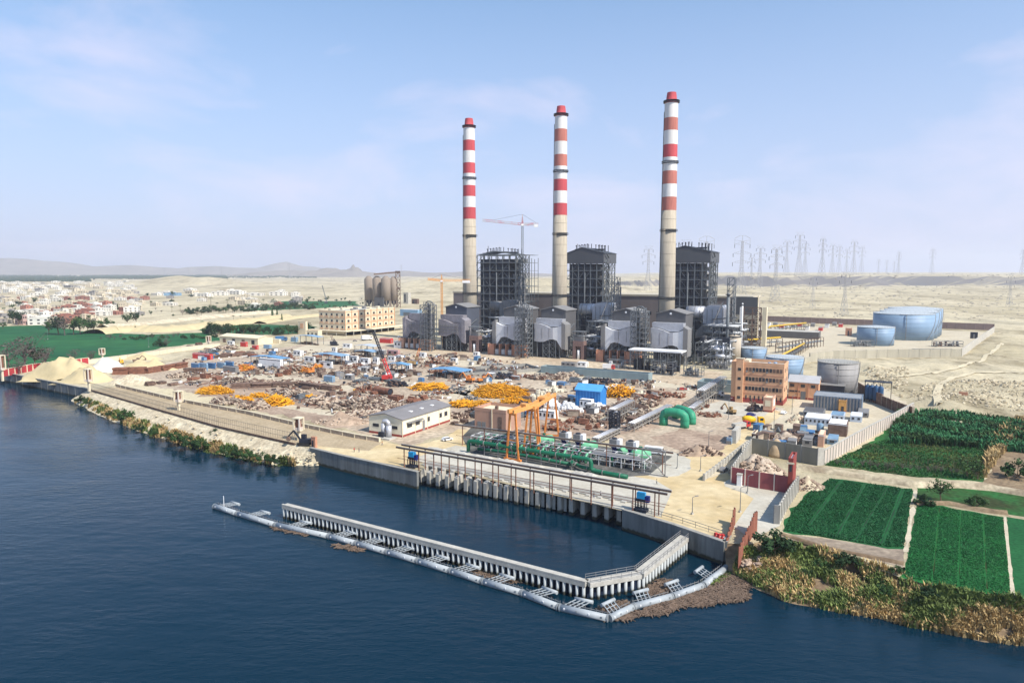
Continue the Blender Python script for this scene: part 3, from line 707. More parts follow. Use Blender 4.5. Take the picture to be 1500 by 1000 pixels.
M_duct1 = mat('unclad_duct', (0.26, 0.245, 0.265), 0.6, 0.2, 0.35, metal=0.2, fine=(1.6, 0.15))
duct(0, False, 'silver flue duct flaring into sunlit-toned end, in front of right-hand fan house')
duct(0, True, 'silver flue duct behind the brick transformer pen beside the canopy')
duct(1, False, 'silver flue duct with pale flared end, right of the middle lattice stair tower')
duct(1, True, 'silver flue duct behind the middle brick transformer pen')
duct(2, False, 'unclad ribbed flue duct under the orange tower crane', True)
duct(2, True, 'unclad ribbed flue duct at the left end of the power block', True)
# ---- lattice stair towers between the duct pairs
def stairtower(k, label):
    o = empty('stair_tower', fr(k, 0, -66), TH, label, 'stair tower', 'steel stair towers between the ducts')
    f = MB(); hw, hd, Zt = 5.6, 4.0, 39
    for x in (-hw, -1.2, 1.4, hw):
        for y in (-hd, hd): f.beam((x, y, 0), (x, y, Zt), 0.5)
    f.build('tower_frame', M_steel, o)
    f = MB()
    for i in range(10):
        z = i*3.9
        for y in (-hd, hd):
            f.beam((-hw, y, z), (-1.2, y, z+3.9), 0.28); f.beam((-hw, y, z+3.9), (-1.2, y, z), 0.28)
            f.beam((1.4, y, z), (hw, y, z+3.9), 0.28); f.beam((-hw, y, z+3.9), (hw, y, z+3.9), 0.3)
        for x in (-hw, hw): f.beam((x, -hd, z), (x, hd, z+3.9), 0.28); f.beam((x, -hd, z+3.9), (x, hd, z+3.9), 0.3)
    f.build('lattice_bracing', M_steel, o)
    f = MB(); rr = random.Random(k)
    for i in range(1, 10):
        z = i*3.9; f.box(-hw+0.3, -hd+0.3, z-0.2, hw-0.3, hd*0.4, z)
        f.beam((-hw+1, -hd-0.2, z+1.1), (hw-1, -hd-0.2, z+1.1), 0.12)
        f.beam((1.6, -hd+1, z-3.9), (hw-0.4, -hd+1, z), 0.9, 0.25)
        if rr.random() < 0.6: xx = -hw+1+rr.random()*5; f.box(xx, 0, z, xx+2, 2, z+1.5)
    f.build('stair_landing', M_greyl, o)
    p = MB()
    for x in (-3.6, -2.4, 2.6): p.tube((x, hd+0.8, 0), (x, hd+0.8, Zt+1.5), 0.6, 8)
    p.build('riser_pipe', M_greyl, o, True)
    t = MB()
    for q in range(6): t.tube((-4.5+q*1.8, 0, Zt), (-4.5+q*1.8, 0, Zt+2.5), 0.35, 6)
    t.pipe([(-4, 2, Zt+1), (-2, 2, Zt+3), (1, 2, Zt+3), (3.5, 2, Zt+1)], 0.5, 8)
    t.build('top_piping', M_steel, o)
stairtower(0, 'steel lattice stair tower beside the white roofed canopy, between silver ducts')
stairtower(1, 'steel lattice stair tower between the ducts of middle chimney')
stairtower(2, 'steel lattice stair tower beside the orange tower crane')
# ---- air heaters: silver drums with pipe towers, right of each chimney
def airheater(k, label, fin):
    o = empty('air_heater', fr(k, 27, 8), TH, label, 'air heater', 'silver air heaters beside the boilers')
    b = MB(); n = 14
    prof = [(0, 26), (16, 26)] + [(16 - 2.2*(1-math.cos(t)), 36.6+4*math.sin(t)) for t in [PI/2*i/6 for i in range(7)]] + [(4.5-4.5*math.sin(t), 40.6-9*(1-math.cos(t))) for t in [PI/2*i/6 for i in range(1, 7)]]
    b.prism(prof, 0, 16); b.build('drum_casing', M_silver if fin else M_greyl, o)
    r = MB()
    for y in (3, 6.5, 10, 13.5): r.box(3.8, y, 40.7, 14.5, y+0.4, 41.1)
    for x in (3, 7, 11, 15): r.box(x, -0.35, 26, x+0.35, 0, 37.5)
    r.build('casing_rib', M_greyl, o)
    d = MB().prism([(0, 25.8), (12, 25.8), (8, 17), (-6, 14), (-6, 19)], 1, 14); d.build('inlet_duct', M_greyl, o)
    f = MB(); rr = random.Random(90+k)
    for x in (0.5, 6, 11.5, 16):
        for y in (0.5, 15): f.beam((x, y, 0), (x, y, 26), 0.6)
    for z in (5, 10, 15, 20):
        f.beam((0.5, 0.4, z), (16, 0.4, z), 0.4); f.box(0.5, -2, z-0.2, 16, 0.2, z); f.beam((16, 0.5, z), (16, 15, z), 0.4)
        for q in range(5):
            x = rr.random()*13; f.box(x, 1, z, x+1+rr.random()*2.4, 4, z+1+rr.random()*3)
    for i in range(3): f.beam((0.5+5.3*i, 0.3, 0 + i*4), (6+5.3*i, 0.3, 10+i*3), 0.3); f.beam((6+5.3*i, 0.3, 10), (0.5+5.3*i, 0.3, 20), 0.3)
    f.build('support_frame', M_steel, o)
    t = MB()
    for x in (19, 24):
        for y in (-4, 2): t.beam((x, y, 0), (x, y, 62), 0.5)
    for i in range(12):
        z = i*5.2
        t.beam((19, -4, z), (24, -4, z+5.2), 0.28); t.beam((24, -4, z+5.2), (19, -4, z+5.2), 0.3); t.beam((24, -4, z), (24, 2, z+5.2), 0.28); t.beam((19, 2, z+5.2), (24, 2, z+5.2), 0.3); t.beam((24, -4, z+5.2), (24, 2, z+5.2), 0.3)
        t.box(19.2, -3.8, z+5, 23.8, -1.5, z+5.2); t.beam((19.5, -4.2, z), (23.5, -4.2, z+5.2), 0.7, 0.2)
    t.build('pipe_tower', M_steel, o)
    p = MB()
    for q in range(4): p.tube((17+q*2.1, 5+rr.random()*4, 0), (17+q*2.1, 6, 46+rr.random()*14), 0.4, 8)
    p.pipe([(16, -3, 44), (10, -3, 30), (6, -3, 20), (18, -3, 8)], 0.4, 8)
    for z in (12, 20, 30): p.tube((8, -2.4, z), (27, -2.4, z+rr.random()*2), 0.5, 8)
    p.build('process_pipe', M_greyl, o, True)
    g = MB()
    for q in range(40):
        x = rr.random()*26-2; y = -9+rr.random()*8; h = 1.5+rr.random()*6
        if q % 3: g.box(x, y, 0, x+0.8+rr.random()*1.6, y+1+rr.random(), h)
        else: g.tube((x, y, h), (x+3+rr.random()*5, y+rr.random()*3, h*0.8), 0.3, 6)
    g.build('ground_equipment', M_steel, o)
airheater(0, 'silver round topped air heater with pipe tower, by the right-hand boiler house', True)
airheater(1, 'silver round topped air heater with pipe tower, right of the middle chimney', True)
airheater(2, 'grey unclad air heater with pipe tower, right of left-hand chimney', False)
# ---- filler plant between the units: pipe racks, low houses, ducts
M_cable = mat('cable_tray', (0.34, 0.35, 0.36), 0.5, 0.2, 0.5, metal=0.3)
def midplant(k, s0, label, seed, W=26):
    o = empty('pipe_rack', fr(k, s0, -46), TH, label, 'pipe rack', 'multi level pipe racks between the power units'); rr = random.Random(seed); D = 74; f = MB(); Z = (6, 11, 16, 21, 26)
    for i in range(5):
        for j in range(9):
            x, y = W*i/4, D*j/8; f.beam((x, y, 0), (x, y, Z[-1] if j > 2 else Z[2]), 0.45)
    for z in Z:
        for j in range(9 if z < 17 else 6):
            y = D*(8-j)/8; f.beam((0, y, z), (W, y, z), 0.4)
        for i in range(5): f.beam((W*i/4, 0 if z < 17 else D*0.37, z), (W*i/4, D, z), 0.35)
    for q in range(26):
        i, j = rr.randrange(4), rr.randrange(8); z = rr.choice((0, 6, 11)); f.beam((W*i/4, D*j/8, z), (W*(i+1)/4, D*j/8, z+5), 0.28)
    f.build('frame', M_steel, o)
    p = MB()
    for z in Z:
        for q in range(6): y = rr.uniform(0 if z < 17 else 28, D); p.tube((-2, y, z+0.5), (W+2, y, z+0.5), rr.uniform(0.25, 0.7), 8)
        for q in range(4): x = rr.uniform(0, W); p.tube((x, 0 if z < 17 else 28, z+0.7), (x, D, z+0.7), rr.uniform(0.25, 0.6), 8)
    p.build('pipe_run', M_cable, o, True)
    for z in (0,)+Z[:4]:
        for q in range(13):
            x = rr.uniform(0, W-4); y = rr.uniform(0 if z < 17 else 28, D-5); MB().box(x, y, z+0.05, x+rr.uniform(1.5, 5), y+rr.uniform(1.5, 5), z+rr.uniform(1.5, 4.6)).build('equipment_cubicle', (M_dark, M_dark, M_grey, M_cable)[q%4], o)
    for q in range(9): x = rr.uniform(0, W-3); y = rr.uniform(-3, 20); z = rr.choice((0, 6, 11)); MB().tube((x, y, z+1.6), (x+rr.uniform(3, 7), y, z+1.6), rr.uniform(0.9, 1.5), 12).build('silver_vessel', M_silver, o, True)
    for q in range(8): x = rr.uniform(0, W); y = rr.uniform(-4, 30); MB().tube((x, y, 0), (x, y, rr.uniform(6, 20)), rr.uniform(0.3, 0.9), 10).build('silver_riser', M_silver, o, True)
    w = MB().box(1, 34, 0, W-1, D-2, 12.5); w.build('equipment_house', M_grey, o)
midplant(0, -60, 'dense pipe rack and ducting between middle and right-hand chimney units', 1)
midplant(1, -60, 'dense pipe rack and ducting between left-hand and middle chimney units', 2)
midplant(0, 35, 'dense pipe rack at the right end of the power block, below the air heater', 3, 22)
for k, lb in ((0,'silver lying duct drum just left of right-hand air heater'), (1,'silver lying duct drum just left of middle air heater'), (2,'grey lying duct drum just left of left-hand air heater')):
    o = empty('duct_drum', fr(k, 11, 16), TH, lb, 'duct drum', 'lying duct drums behind the fan houses'); b = MB(); b.tube((0, 5, 34), (14, 5, 34), 5.2, 24); b.build('drum_shell', M_silver if k < 2 else M_greyl, o, True)
    for x in (2.5, 7, 11.5): MB().tube((x-0.2, 5, 34), (x+0.2, 5, 34), 5.35, 24).build('drum_ring', M_greyl, o)
    f = MB()
    for x in (1, 7, 13):
        for y in (0.5, 9.5): f.beam((x, y, 0), (x, y, 32), 0.6)
        for z in (10, 20, 28): f.beam((x, 0.5, z), (x, 9.5, z), 0.4)
    for z in (10, 20, 28): f.beam((1, 0.5, z), (13, 0.5, z), 0.4); f.box(1, 1, z, 13, 9, z+0.2)
    f.build('support_frame', M_steel, o); MB().box(1.5, 2, 0, 12.5, 9, 26).build('gas_flue', M_dark, o)
for k, lb in ((0,'narrow red brown brick tower with arched opening between the right-hand units'), (1,'narrow red brown brick tower with arched opening between left-hand and middle units')):
    o = empty('brick_tower', fr(k, -56, -58), TH, lb, 'tower', 'narrow brick towers between the units'); m_ = mat('brown_brick', (0.20, 0.13, 0.115), 0.9, 0.15, 0.4)
    MB().box(0, 0, 0, 2.2, 6, 14).box(6.8, 0, 0, 9, 6, 14).box(2.2, 0, 10, 6.8, 6, 14).box(2.2, 3, 0, 6.8, 6, 10).build('wall', m_, o)
    f = MB()
    for x in (0.4, 8.6):
        for y in (0.4, 5.6): f.beam((x, y, 14), (x, y, 21), 0.4)
    f.box(-0.4, -0.4, 21, 9.4, 6.4, 21.6); f.beam((0.4, 0.4, 17.5), (8.6, 0.4, 17.5), 0.3); f.build('top_frame', M_steel, o); MB().box(1, 1, 14.02, 8, 5, 17).build('air_unit', M_greyl, o); MB().tube((4.5, 1.2, 0), (4.5, 1.2, 7), 1.2, 12).build('white_vessel', M_white, o, True)
# ---- brick transformer pens
M_brick = mat('orange_brick', (0.50, 0.25, 0.16), 0.9, 0.15, 0.5, fine=(2.5, 0.12))
M_brickp = mat('pale_brick', (0.55, 0.33, 0.23), 0.9, 0.15, 0.5, fine=(2.5, 0.12))
def transformer_pen(k, label):
    o = empty('transformer_pen', fr(k, -34.5, -63), TH, label, 'transformer pen', 'brick transformer pens along the plant road')
    m = M_brickp if k == 2 else M_brick
    b = MB(); W = 34; b.box(0, 7.4, 0, W, 8, 8.8); b.box(0, 0, 0, 5.6, 0.6, 8.8); b.box(23, 0, 0, W, 0.6, 8.8); b.build('wall', m, o)
    for x in (0.02, 5.0, 10.6, 16.6, 22.4, 28, W-0.62):
        MB().box(x, -0.7, 0, x+0.6, 7.38, 9.2).build('fire_wall', m, o)
    c = MB()
    for x in (0, 5.2, 10.8, 16.8, 22.6, 28, W-0.6): c.box(x-0.1, -0.8, 9.21, x+0.75, 7.3, 9.5)
    c.box(-0.1, 7.3, 8.81, W+0.1, 8.1, 9.1); c.build('coping', M_concl, o)
    for x in (6.2, 12, 18):
        t = MB().box(x, 1.2, 0.4, x+3.4, 5.5, 5).build('transformer', M_tgrey, o)
        q = MB()
        for i in range(3): q.tube((x+0.6+i*1.1, 2, 5), (x+0.6+i*1.1, 1.6, 7.6), 0.25, 6)
        q.tube((x+0.2, 4.6, 6), (x+3.2, 4.6, 6), 0.6, 8); q.build('bushing', M_dark, t)
        q = MB()
        for i in range(7): q.box(x+0.2+i*0.45, 0.5, 0.8, x+0.4+i*0.45, 1.2, 4.4)
        q.build('radiator', M_white if k != 0 else M_greyl, t)
transformer_pen(0, 'orange brick transformer pen beside the white roofed steel canopy')
transformer_pen(1, 'orange brick transformer pen at the corner of the sunken concrete basin')
transformer_pen(2, 'pale brick transformer pen left of the orange tower crane')
# ---- turbine hall behind the boilers
o = empty('turbine_hall', fr(0, -270, 96), TH, 'long brown grey turbine hall behind the boiler houses', 'turbine hall')
MB().box(0, 0, 0, 319, 40, 43.5).build('wall', M_hall if False else mat('hall_cladding', (0.20, 0.17, 0.165), 0.7, 0.08, 0.1, streak=True), o)
MB().box(-0.6, -0.6, 43.52, 319.6, 40.6, 45.2).build('roof', mat('hall_roof', (0.48, 0.43, 0.33), 0.8, 0.1, 0.1), o)
w = MB()
for i in range(26): w.box(4+i*12, -0.12, 26, 11+i*12, 0, 29)
w.build('window_strip', M_glass, o)
o = empty('control_block', fr(0, 33.5, 92), TH, 'tall grey and cream end block with window slots right of right-hand boiler house', 'building')
MB().box(0, 0, 0, 20.5, 3.9, 29).build('lower_wall', mat('stone_grey_wall', (0.40, 0.37, 0.30), 0.8, 0.1, 0.2), o)
MB().box(-0.1, -0.1, 29.02, 20.6, 3.9, 44.6).build('upper_wall', M_hood, o)
MB().box(20.7, -0.15, 0, 21.4, 3.9, 46).build('end_wall', M_cream, o)
for z in (24.6, 17.2):
    for i in range(6):
        MB().box(1.5+i*3.2, -0.14, z-3.4, 2.7+i*3.2, 0, z).build('window', M_glass, o)
MB().box(0.01, -0.12, 0.5, 20.4, -0.01, 11).build('plinth_panel', M_grey, o)
# ---- white roofed canopy and equipment by the right-hand duct
c0 = at(938,563); c1 = at(998,566)
o = empty('equipment_canopy', fr(0, 2, -92), TH, 'flat white roofed steel canopy in front of right-hand silver duct', 'canopy')
Wc, Dc, Hc = 35, 11, 13.5
MB().box(-0.8, -0.8, Hc, Wc+0.8, Dc+0.8, Hc+0.9).build('roof', M_white, o)
for i in range(8):
    MB().beam((0.3+i*(Wc-0.6)/7, 0.3, 0), (0.3+i*(Wc-0.6)/7, 0.3, Hc), 0.35).build('post', M_steel, o)
    MB().beam((0.3+i*(Wc-0.6)/7, Dc-0.3, 0), (0.3+i*(Wc-0.6)/7, Dc-0.3, Hc), 0.35).build('post', M_steel, o)
rr = random.Random(5); b = MB()
for q in range(14): x = 1+q*2.3; b.box(x, 3+rr.random()*3, 0, x+1.7, 7+rr.random()*2, 2+rr.random()*6)
b.build('equipment_cabinet', M_dark, o)
def skid(label, p, rz, W, D, h, n, m, seed, name='pump_skid', cat='pump skid', group='grey machinery skids before the power block'):
    o = empty(name, p, rz, label, cat, group); rr = random.Random(seed)
    MB().box(0, 0, 0, W, D, 0.5).build('base_slab', M_conc, o)
    f = MB()
    for x in (0.3, W/2, W-0.3):
        for y in (0.3, D-0.3): f.beam((x, y, 0.5), (x, y, h), 0.28)
    for z in (h*0.5, h):
        f.beam((0.3, 0.3, z), (W-0.3, 0.3, z), 0.25); f.beam((0.3, D-0.3, z), (W-0.3, D-0.3, z), 0.25)
        for x in (0.3, W/2, W-0.3): f.beam((x, 0.3, z), (x, D-0.3, z), 0.25)
    f.build('frame', M_steel, o)
    b = MB(); t = MB()
    for q in range(n):
        x = rr.random()*(W-2); y = rr.random()*(D-2)
        if q % 2: b.box(x, y, 0.5, x+0.8+rr.random()*1.4, y+0.8+rr.random(), 1+rr.random()*h*0.8)
        else: MB().tube((x, y+0.5, 0.5), (x, y+0.5, 1+rr.random()*h*0.8), 0.5+rr.random()*0.4, 8).build('vessel', M_greyl, o, True)
    b.build('machine', m, o)
    p_ = MB()
    for q in range(5): z = 1+rr.random()*(h-1); y = rr.random()*D; p_.tube((0, y, z), (W, y, z), 0.18, 6)
    p_.build('pipe_run', M_greyl, o)
skid('grey pump skid with flat dark roof right below the white canopy', fr(0, 21, -106), TH, 15, 9, 9, 16, M_dark, 3)
skid('grey pump skid with white vessels left of the white canopy', fr(0, -15, -92), TH, 14, 8, 6, 16, M_white, 4)
skid('grey pipe skid between canopy and blue basin', fr(0, 42, -104), TH, 12, 8, 7, 14, M_steel, 6)
skid('grey valve skid near the air heater foot of right-hand boiler', fr(0, 47, -62), TH, 16, 10, 8, 18, M_greyl, 8)
# basins sunk in front of the power block
def basin(name, label, p, rz, W, D, h, wall, fill, fz):
    o = empty(name, p, rz, label, 'basin')
    b = MB().box(0, 0, 0, W, 0.8, h).box(0, D-0.8, 0, W, D, h).box(0, 0.8, 0, 0.8, D-0.8, h).box(W-0.8, 0.8, 0, W, D-0.8, h); b.build('wall', wall, o)
    MB().box(0.8, 0.8, 0.05, W-0.8, D-0.8, fz).build('basin_floor', fill, o)
    return o
M_pool = mat('still_water', (0.05, 0.07, 0.07), 0.1, 0.2, 0.1, spec=0.6)
M_bwall = mat('bluish_concrete', (0.22, 0.28, 0.29), 0.8, 0.15, 0.2, streak=True)
basin('water_basin', 'long low blue grey concrete basin between middle brick pen and canopy', at(792,546), TH, 74, 8, 4.6, M_bwall, M_pool, 2.5)
basin('concrete_basin', 'open concrete basin with dark floor in front of the middle duct', at(668,552), math.radians(24), 62, 26, 2.2, M_conc, mat('basin_mud', (0.09, 0.085, 0.08), 0.8, 0.4, 0.15), 0.3)
basin('settling_basin', 'blue grey settling basin left of the four storey brick building', at(1021,571), TH, 34, 14, 5.0, M_bwall, M_pool, 3.6)
# ---- slim flue and gas stack at the right end
def slim(p, h, r, label, m):
    o = empty('vent_stack', p, 0, label, 'vent stack', 'slim steel vent stacks')
    MB().tube((0,0,0), (0,0,h), r, 12, r*0.85).build('pipe', m, o, True)
    for f in (0.5, 0.97): MB().lathe([(r*0.9, h*f), (r*2, h*f), (r*2, h*f+0.6), (r*0.9, h*f+0.6)], 12).build('collar', M_dark, o)
p = at(1064,531); slim(p, hgt(1064,531,429), 1.1, 'slim grey vent stack in front of the grey and cream end block', M_steel)
p = at(1085,526); slim(p, hgt(1085,526,444), 0.7, 'thin white vent stack beside the brown braced frame', M_white)
# brown braced frame
o = empty('bracing_tower', at(1088,512), TH, 'brown cross braced open frame with white end post, behind pale blue tank', 'steel frame')
hh = hgt(1088,512,450); f = MB()
for x in (0, 7, 14): f.beam((x, 0, 0), (x, 0, hh), 0.9)
for i in range(7):
    z = hh*i/7; z1 = hh*(i+1)/7
    f.beam((0,0,z1), (14,0,z1), 0.6); f.beam((0,0,z), (7,0,z1), 0.5); f.beam((7,0,z), (14,0,z1), 0.5); f.beam((7,0,z1), (14,0,z), 0.5)
f.build('frame', M_rustd, o)
MB().box(15, -0.3, 0, 18.5, 5, hh+0.5).build('end_panel', M_cream, o); MB().box(-3.5, -0.3, 0, -1.2, 2, hh).build('end_post', M_white, o)
# beige silo bin
o = empty('storage_bin', at(1074,530), 0, 'beige rusty cylindrical bin behind the slim grey vent stack', 'bin')
hb = hgt(1074,530,492); MB().lathe([(0.01,0),(5.2,0),(5.2,hb),(0.01,hb+1.2)], 28).build('shell', mat('beige_plate', (0.42,0.36,0.28), 0.7, 0.2, 0.3, streak=True), o, True)
MB().lathe([(5.21,hb-0.5),(5.6,hb-0.5),(5.6,hb+0.1),(5.21,hb+0.1)], 28).build('rim', M_dark, o)
# ================================================================ quay walls, intake, piers and booms
def wallrun(name, label, cat, pts, z0, z1, t, m, capm=None, panel=None, postm=None, group=None, post_w=0.35, panelm=None):
    """a wall along ground points; panels of length `panel` divided by posts"""
    pts = [Vector((p[0], p[1], 0)) for p in pts]; P0 = pts[0]
    o = empty(name, P0, 0, label, cat, group)
    b = MB(); c = MB(); q = MB()
    for a, d in zip(pts[:-1], pts[1:]):
        a, d = a-P0, d-P0; D = (d-a); Ln = D.length; D.normalize(); nn = Vector((-D.y, D.x, 0))*t/2
        vs = [a-nn, d-nn, d+nn, a+nn]
        b.add([(p.x, p.y, z0) for p in vs]+[(p.x, p.y, z1) for p in vs], [(0,3,2,1),(4,5,6,7),(0,1,5,4),(1,2,6,5),(2,3,7,6),(3,0,4,7)])
        if capm: c.beam((a.x, a.y, z1+0.13), (d.x, d.y, z1+0.13), t+0.3, 0.25)
        if panel:
            k = max(1, round(Ln/panel))
            for i in range(k+1):
                p = a + D*(Ln*i/k); q.cbox((p.x, p.y, z0), (post_w, t+0.35, z1-z0+0.2), math.atan2(D.y, D.x))
    b.build('wall_face', m, o)
    if capm: c.build('coping', capm, o)
    if panel: q.build('panel_posts', postm or m, o)
    return o
def railing(name, label, pts, h, step, m, cat='railing', group=None, w=0.09, rails=2):
    pts = [Vector(p) for p in pts]; P0 = pts[0].copy(); o = empty(name, P0, 0, label, cat, group); b = MB(); r_ = MB()
    for a, d in zip(pts[:-1], pts[1:]):
        a, d = a-P0, d-P0; Ln = (d-a).length; k = max(1, int(Ln/step))
        for i in range(k+1): p = a+(d-a)*(i/k); b.beam(p, p+Vector((0,0,h)), w)
        for j in range(rails): z = Vector((0,0,h*(j+1)/rails)); r_.beam(a+z, d+z, w*1.2)
    b.build('rail_posts', m, o); r_.build('handrail', m, o)
    return o
wallrun('quay_wall', 'long grey concrete river wall at the left edge, below the sand mounds', 'quay wall', [SH[0], at(0,545), at(133,571.5)], WZ-2, 0.5, 1.0, M_quay, M_conc, 9, M_quay)
wallrun('quay_wall', 'grey concrete river wall between the sandy bank and the first intake pier', 'quay wall', [at(455,657), at(500,668), at(612,692.5)], WZ-2, 0.35, 1.0, M_quay, M_conc)
wallrun('quay_wall', 'grey concrete river wall right of the intake piers, meeting the walkway bridge', 'quay wall', [at(913,747.5), at(985,769), at(1062,795.5), at(1068,786)], WZ-2, 0.3, 1.0, M_quay, M_conc)
railing('railing', 'thin pipe railing on the quay edge right of intake deck', [at(925,744), at(1000,766), at(1058,785)], 1.5, 3.2, M_steel)
# intake: recessed back wall and twenty piers
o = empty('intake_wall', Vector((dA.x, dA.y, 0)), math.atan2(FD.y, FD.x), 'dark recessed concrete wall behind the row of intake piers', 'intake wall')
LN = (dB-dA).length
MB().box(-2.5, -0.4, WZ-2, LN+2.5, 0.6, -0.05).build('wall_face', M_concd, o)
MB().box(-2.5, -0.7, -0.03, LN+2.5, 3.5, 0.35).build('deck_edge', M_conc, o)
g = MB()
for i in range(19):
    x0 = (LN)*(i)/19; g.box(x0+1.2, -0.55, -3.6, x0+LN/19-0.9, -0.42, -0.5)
g.build('trash_screen', M_concd, o)
P1 = empty('intake_pier', Vector(finA), math.atan2(FD.y, FD.x), 'pale concrete intake pier standing out into the river, with a dark bay beside it', 'intake pier', 'row of concrete intake piers')
b = MB(); b.prism([(0,-2),(5.0,-2),(5.0,5.2),(1.6,5.2),(0.9,4.9),(0,2.0)] if False else [(0,-2),(4.5,-2),(4.5,5.3),(0.6,5.3),(0,4.9)], -0.62, 0.72, ax='x'); M_pierc = mat('pier_concrete', (0.42, 0.395, 0.34), 0.9, 0.2, 0.4, streak=True, fine=(1.6, 0.12), rnd=0.08); tide(M_pierc); b.build('pier_body', M_pierc, P1)
MB().box(-0.62, 3.2, 5.32, 0.72, 4.4, 5.9).build('gate_guide', M_concl, P1)
learn(P1)
ords = ['first', 'second', 'third', 'fourth', 'fifth', 'sixth', 'seventh', 'eighth', 'ninth', 'tenth', 'eleventh', 'twelfth', 'thirteenth', 'fourteenth', 'fifteenth', 'sixteenth', 'seventeenth', 'eighteenth', 'nineteenth', 'twentieth']
for i in range(20):
    lb = 'concrete intake pier, %s from the left river wall in the row' % ords[i]
    p = finA + (finB-finA)*(i/19)
    if i == 0: P1['label'] = lb
    else: dup(P1, p, None, lb)
    if 5 <= i <= 14:
        q = MB(); q.box(-0.2, 0, 0, 0.8, 0.35, 4.8)
        o = q.build('stop_gate', M_concl, None, loc=p + FN*1.2 + FD*1.05 + Vector((0,0,0.3)), rz=math.atan2(FD.y, FD.x))
        tag(o, 'pale concrete stop gate panel slotted beside the %s intake pier' % ords[i], 'gate', 'stop gates between intake piers')
# service rails on posts along the deck
def railgantry(label, A, B, z, npost):
    A, B = Vector(A), Vector(B); o = empty('crane_runway', Vector((A.x, A.y, 0)), math.atan2(B.y-A.y, B.x-A.x), label, 'runway beam', 'runway beams over the intake deck')
    Ln = math.hypot(B.x-A.x, B.y-A.y)
    MB().box(-0.5, -0.25, z-0.5, Ln+0.5, 0.25, z).build('beam', M_rustd, o); MB().box(-0.5, -0.22, z+0.01, Ln+0.5, 0.22, z+0.14).build('rail', M_greyl, o)
    for i in range(npost):
        x = 3+(Ln-6)*i/(npost-1); q = MB().beam((x, 0, 0), (x, 0, z-0.56), 0.26); q.build('post', M_rust, o)
    h = MB().beam((0, 0, z*0.45), (Ln, 0, z*0.45), 0.12).build('tie_rail', M_rust, o)
def offz(px, py, z): return at(px, py, z)
railgantry('dark runway beam on rusty posts along the river side of the intake deck', offz(582,654,7.2), offz(975,722,7.2), 7.2, 15)
railgantry('dark runway beam on rusty posts along the inland side of the intake deck', offz(590,650.5,7.6), offz(981,718,7.6), 7.6, 14)
def hoist(px, py, label):
    o = empty('hoist_trolley', at(px, py), math.atan2(FD.y, FD.x), label, 'hoist', 'blue hoists under the runway beams'); o.scale = (0.72, 0.72, 0.85)
    MB().box(-1.6,-1,4.4,1.6,1,6.4).build('motor_house', mat('bright_blue', (0.02,0.32,0.62), 0.5, 0.1), o); MB().box(-1.9,-1.2,3.5,1.9,1.2,4.38).build('hoist_frame', M_dark, o)
    f = MB()
    for x in (-1.9, -0.6, 0.7, 1.9):
        for y in (-1.1, 1.1): f.beam((x,y,0), (x,y,3.5), 0.3)
    f.box(-2.6,-1.6,0,2.6,1.6,0.9); f.build('rake_frame', M_dark, o)
    MB().box(1.8,-0.9,3.4,3.4,0.9,5.4).build('control_cabinet', M_navy, o)
hoist(604, 684, 'blue hoist trolley at the left end of the intake deck')
hoist(939, 748, 'blue hoist trolley at the right end of the intake deck')
# cloths and pipes on the deck: grey covers along the pit edge
covers = [(640,659),(672,664),(706,670),(742,676),(780,683),(818,690),(856,695)]
for i, (px, py) in enumerate(covers):
    b = MB(); rr = random.Random(i)
    n = 9
    vs = []; 
    for j in range(4):
        for a in range(n): vs.append((a*1.1-4.4, j*0.9-1.4, (0.5+0.5*rr.random()) if 0 < j < 3 and 0 < a < n-1 else 0.05))
    b.add(vs, [(j*n+a, j*n+a+1, (j+1)*n+a+1, (j+1)*n+a) for j in range(3) for a in range(n-1)])
    o = b.build('tarpaulin', M_concl, None, loc=at(px,py)+Vector((0,0,0.06)), rz=math.atan2(FD.y,FD.x)); tag(o, 'crumpled pale grey sheet lying along the edge of the pump pit', 'tarpaulin', 'pale sheets along the pump pit')
# ---- trash barrier pier in the river
PZ = -1.4
pp = [at(417,738,PZ), at(860,851,PZ), at(936,838,PZ), at(1016,774.5,PZ)]
def pier(A, B, label, rail, w):
    A, B = Vector(A), Vector(B); rz = math.atan2(B.y-A.y, B.x-A.x); Ln = math.hypot(B.x-A.x, B.y-A.y)
    o = empty('barrier_pier', Vector((A.x, A.y, PZ)), rz, label, 'pier', 'concrete piers closing the intake basin')
    MB().box(0, -w/2, -1.0, Ln, w/2, 0).build('deck', M_concl, o)
    if not rail: MB().box(0, -w/2-0.02, 0.01, Ln, -w/2+0.5, 0.35).build('kerb', M_concl, o)
    k = int(Ln/1.6)
    MB().box(0.2, w/2-0.7, WZ-PZ-2, Ln-0.2, w/2-0.4, -1.01).build('skimmer_panel', M_skim, o)
    for i in range(min(k, 99)):
        x = 0.5+(Ln-1)*i/max(1, k-1)
        MB().tube((x, -w/2+0.42, WZ-PZ-2), (x, -w/2+0.42, -1.01), 0.4, 8).build('pile', M_pile, o, True)
    if rail:
        r_ = MB()
        for y in (-w/2+0.1, w/2-0.1):
            n = int(Ln/2.2)
            for i in range(n+1): r_.beam((Ln*i/n, y, 0), (Ln*i/n, y, 1.15), 0.08)
            for z in (0.6, 1.15): r_.beam((0, y, z), (Ln, y, z), 0.09)
        r_.build('railing', M_greyl, o)
    return o
M_skim = mat('skimmer_panel', (0.012, 0.022, 0.05), 0.6, 0.3, 0.4)
M_pile = mat('pile_concrete', (0.42, 0.44, 0.43), 0.8, 0.18, 0.6, streak=True)
tide(M_pile)
pier(pp[0], pp[1], 'long straight concrete barrier pier on white piles, outermost in the basin', False, 2.2)
pier(pp[1]+(pp[2]-pp[1])*0.012, pp[2], 'short angled concrete pier section with pipe railing at the basin corner', True, 2.6)
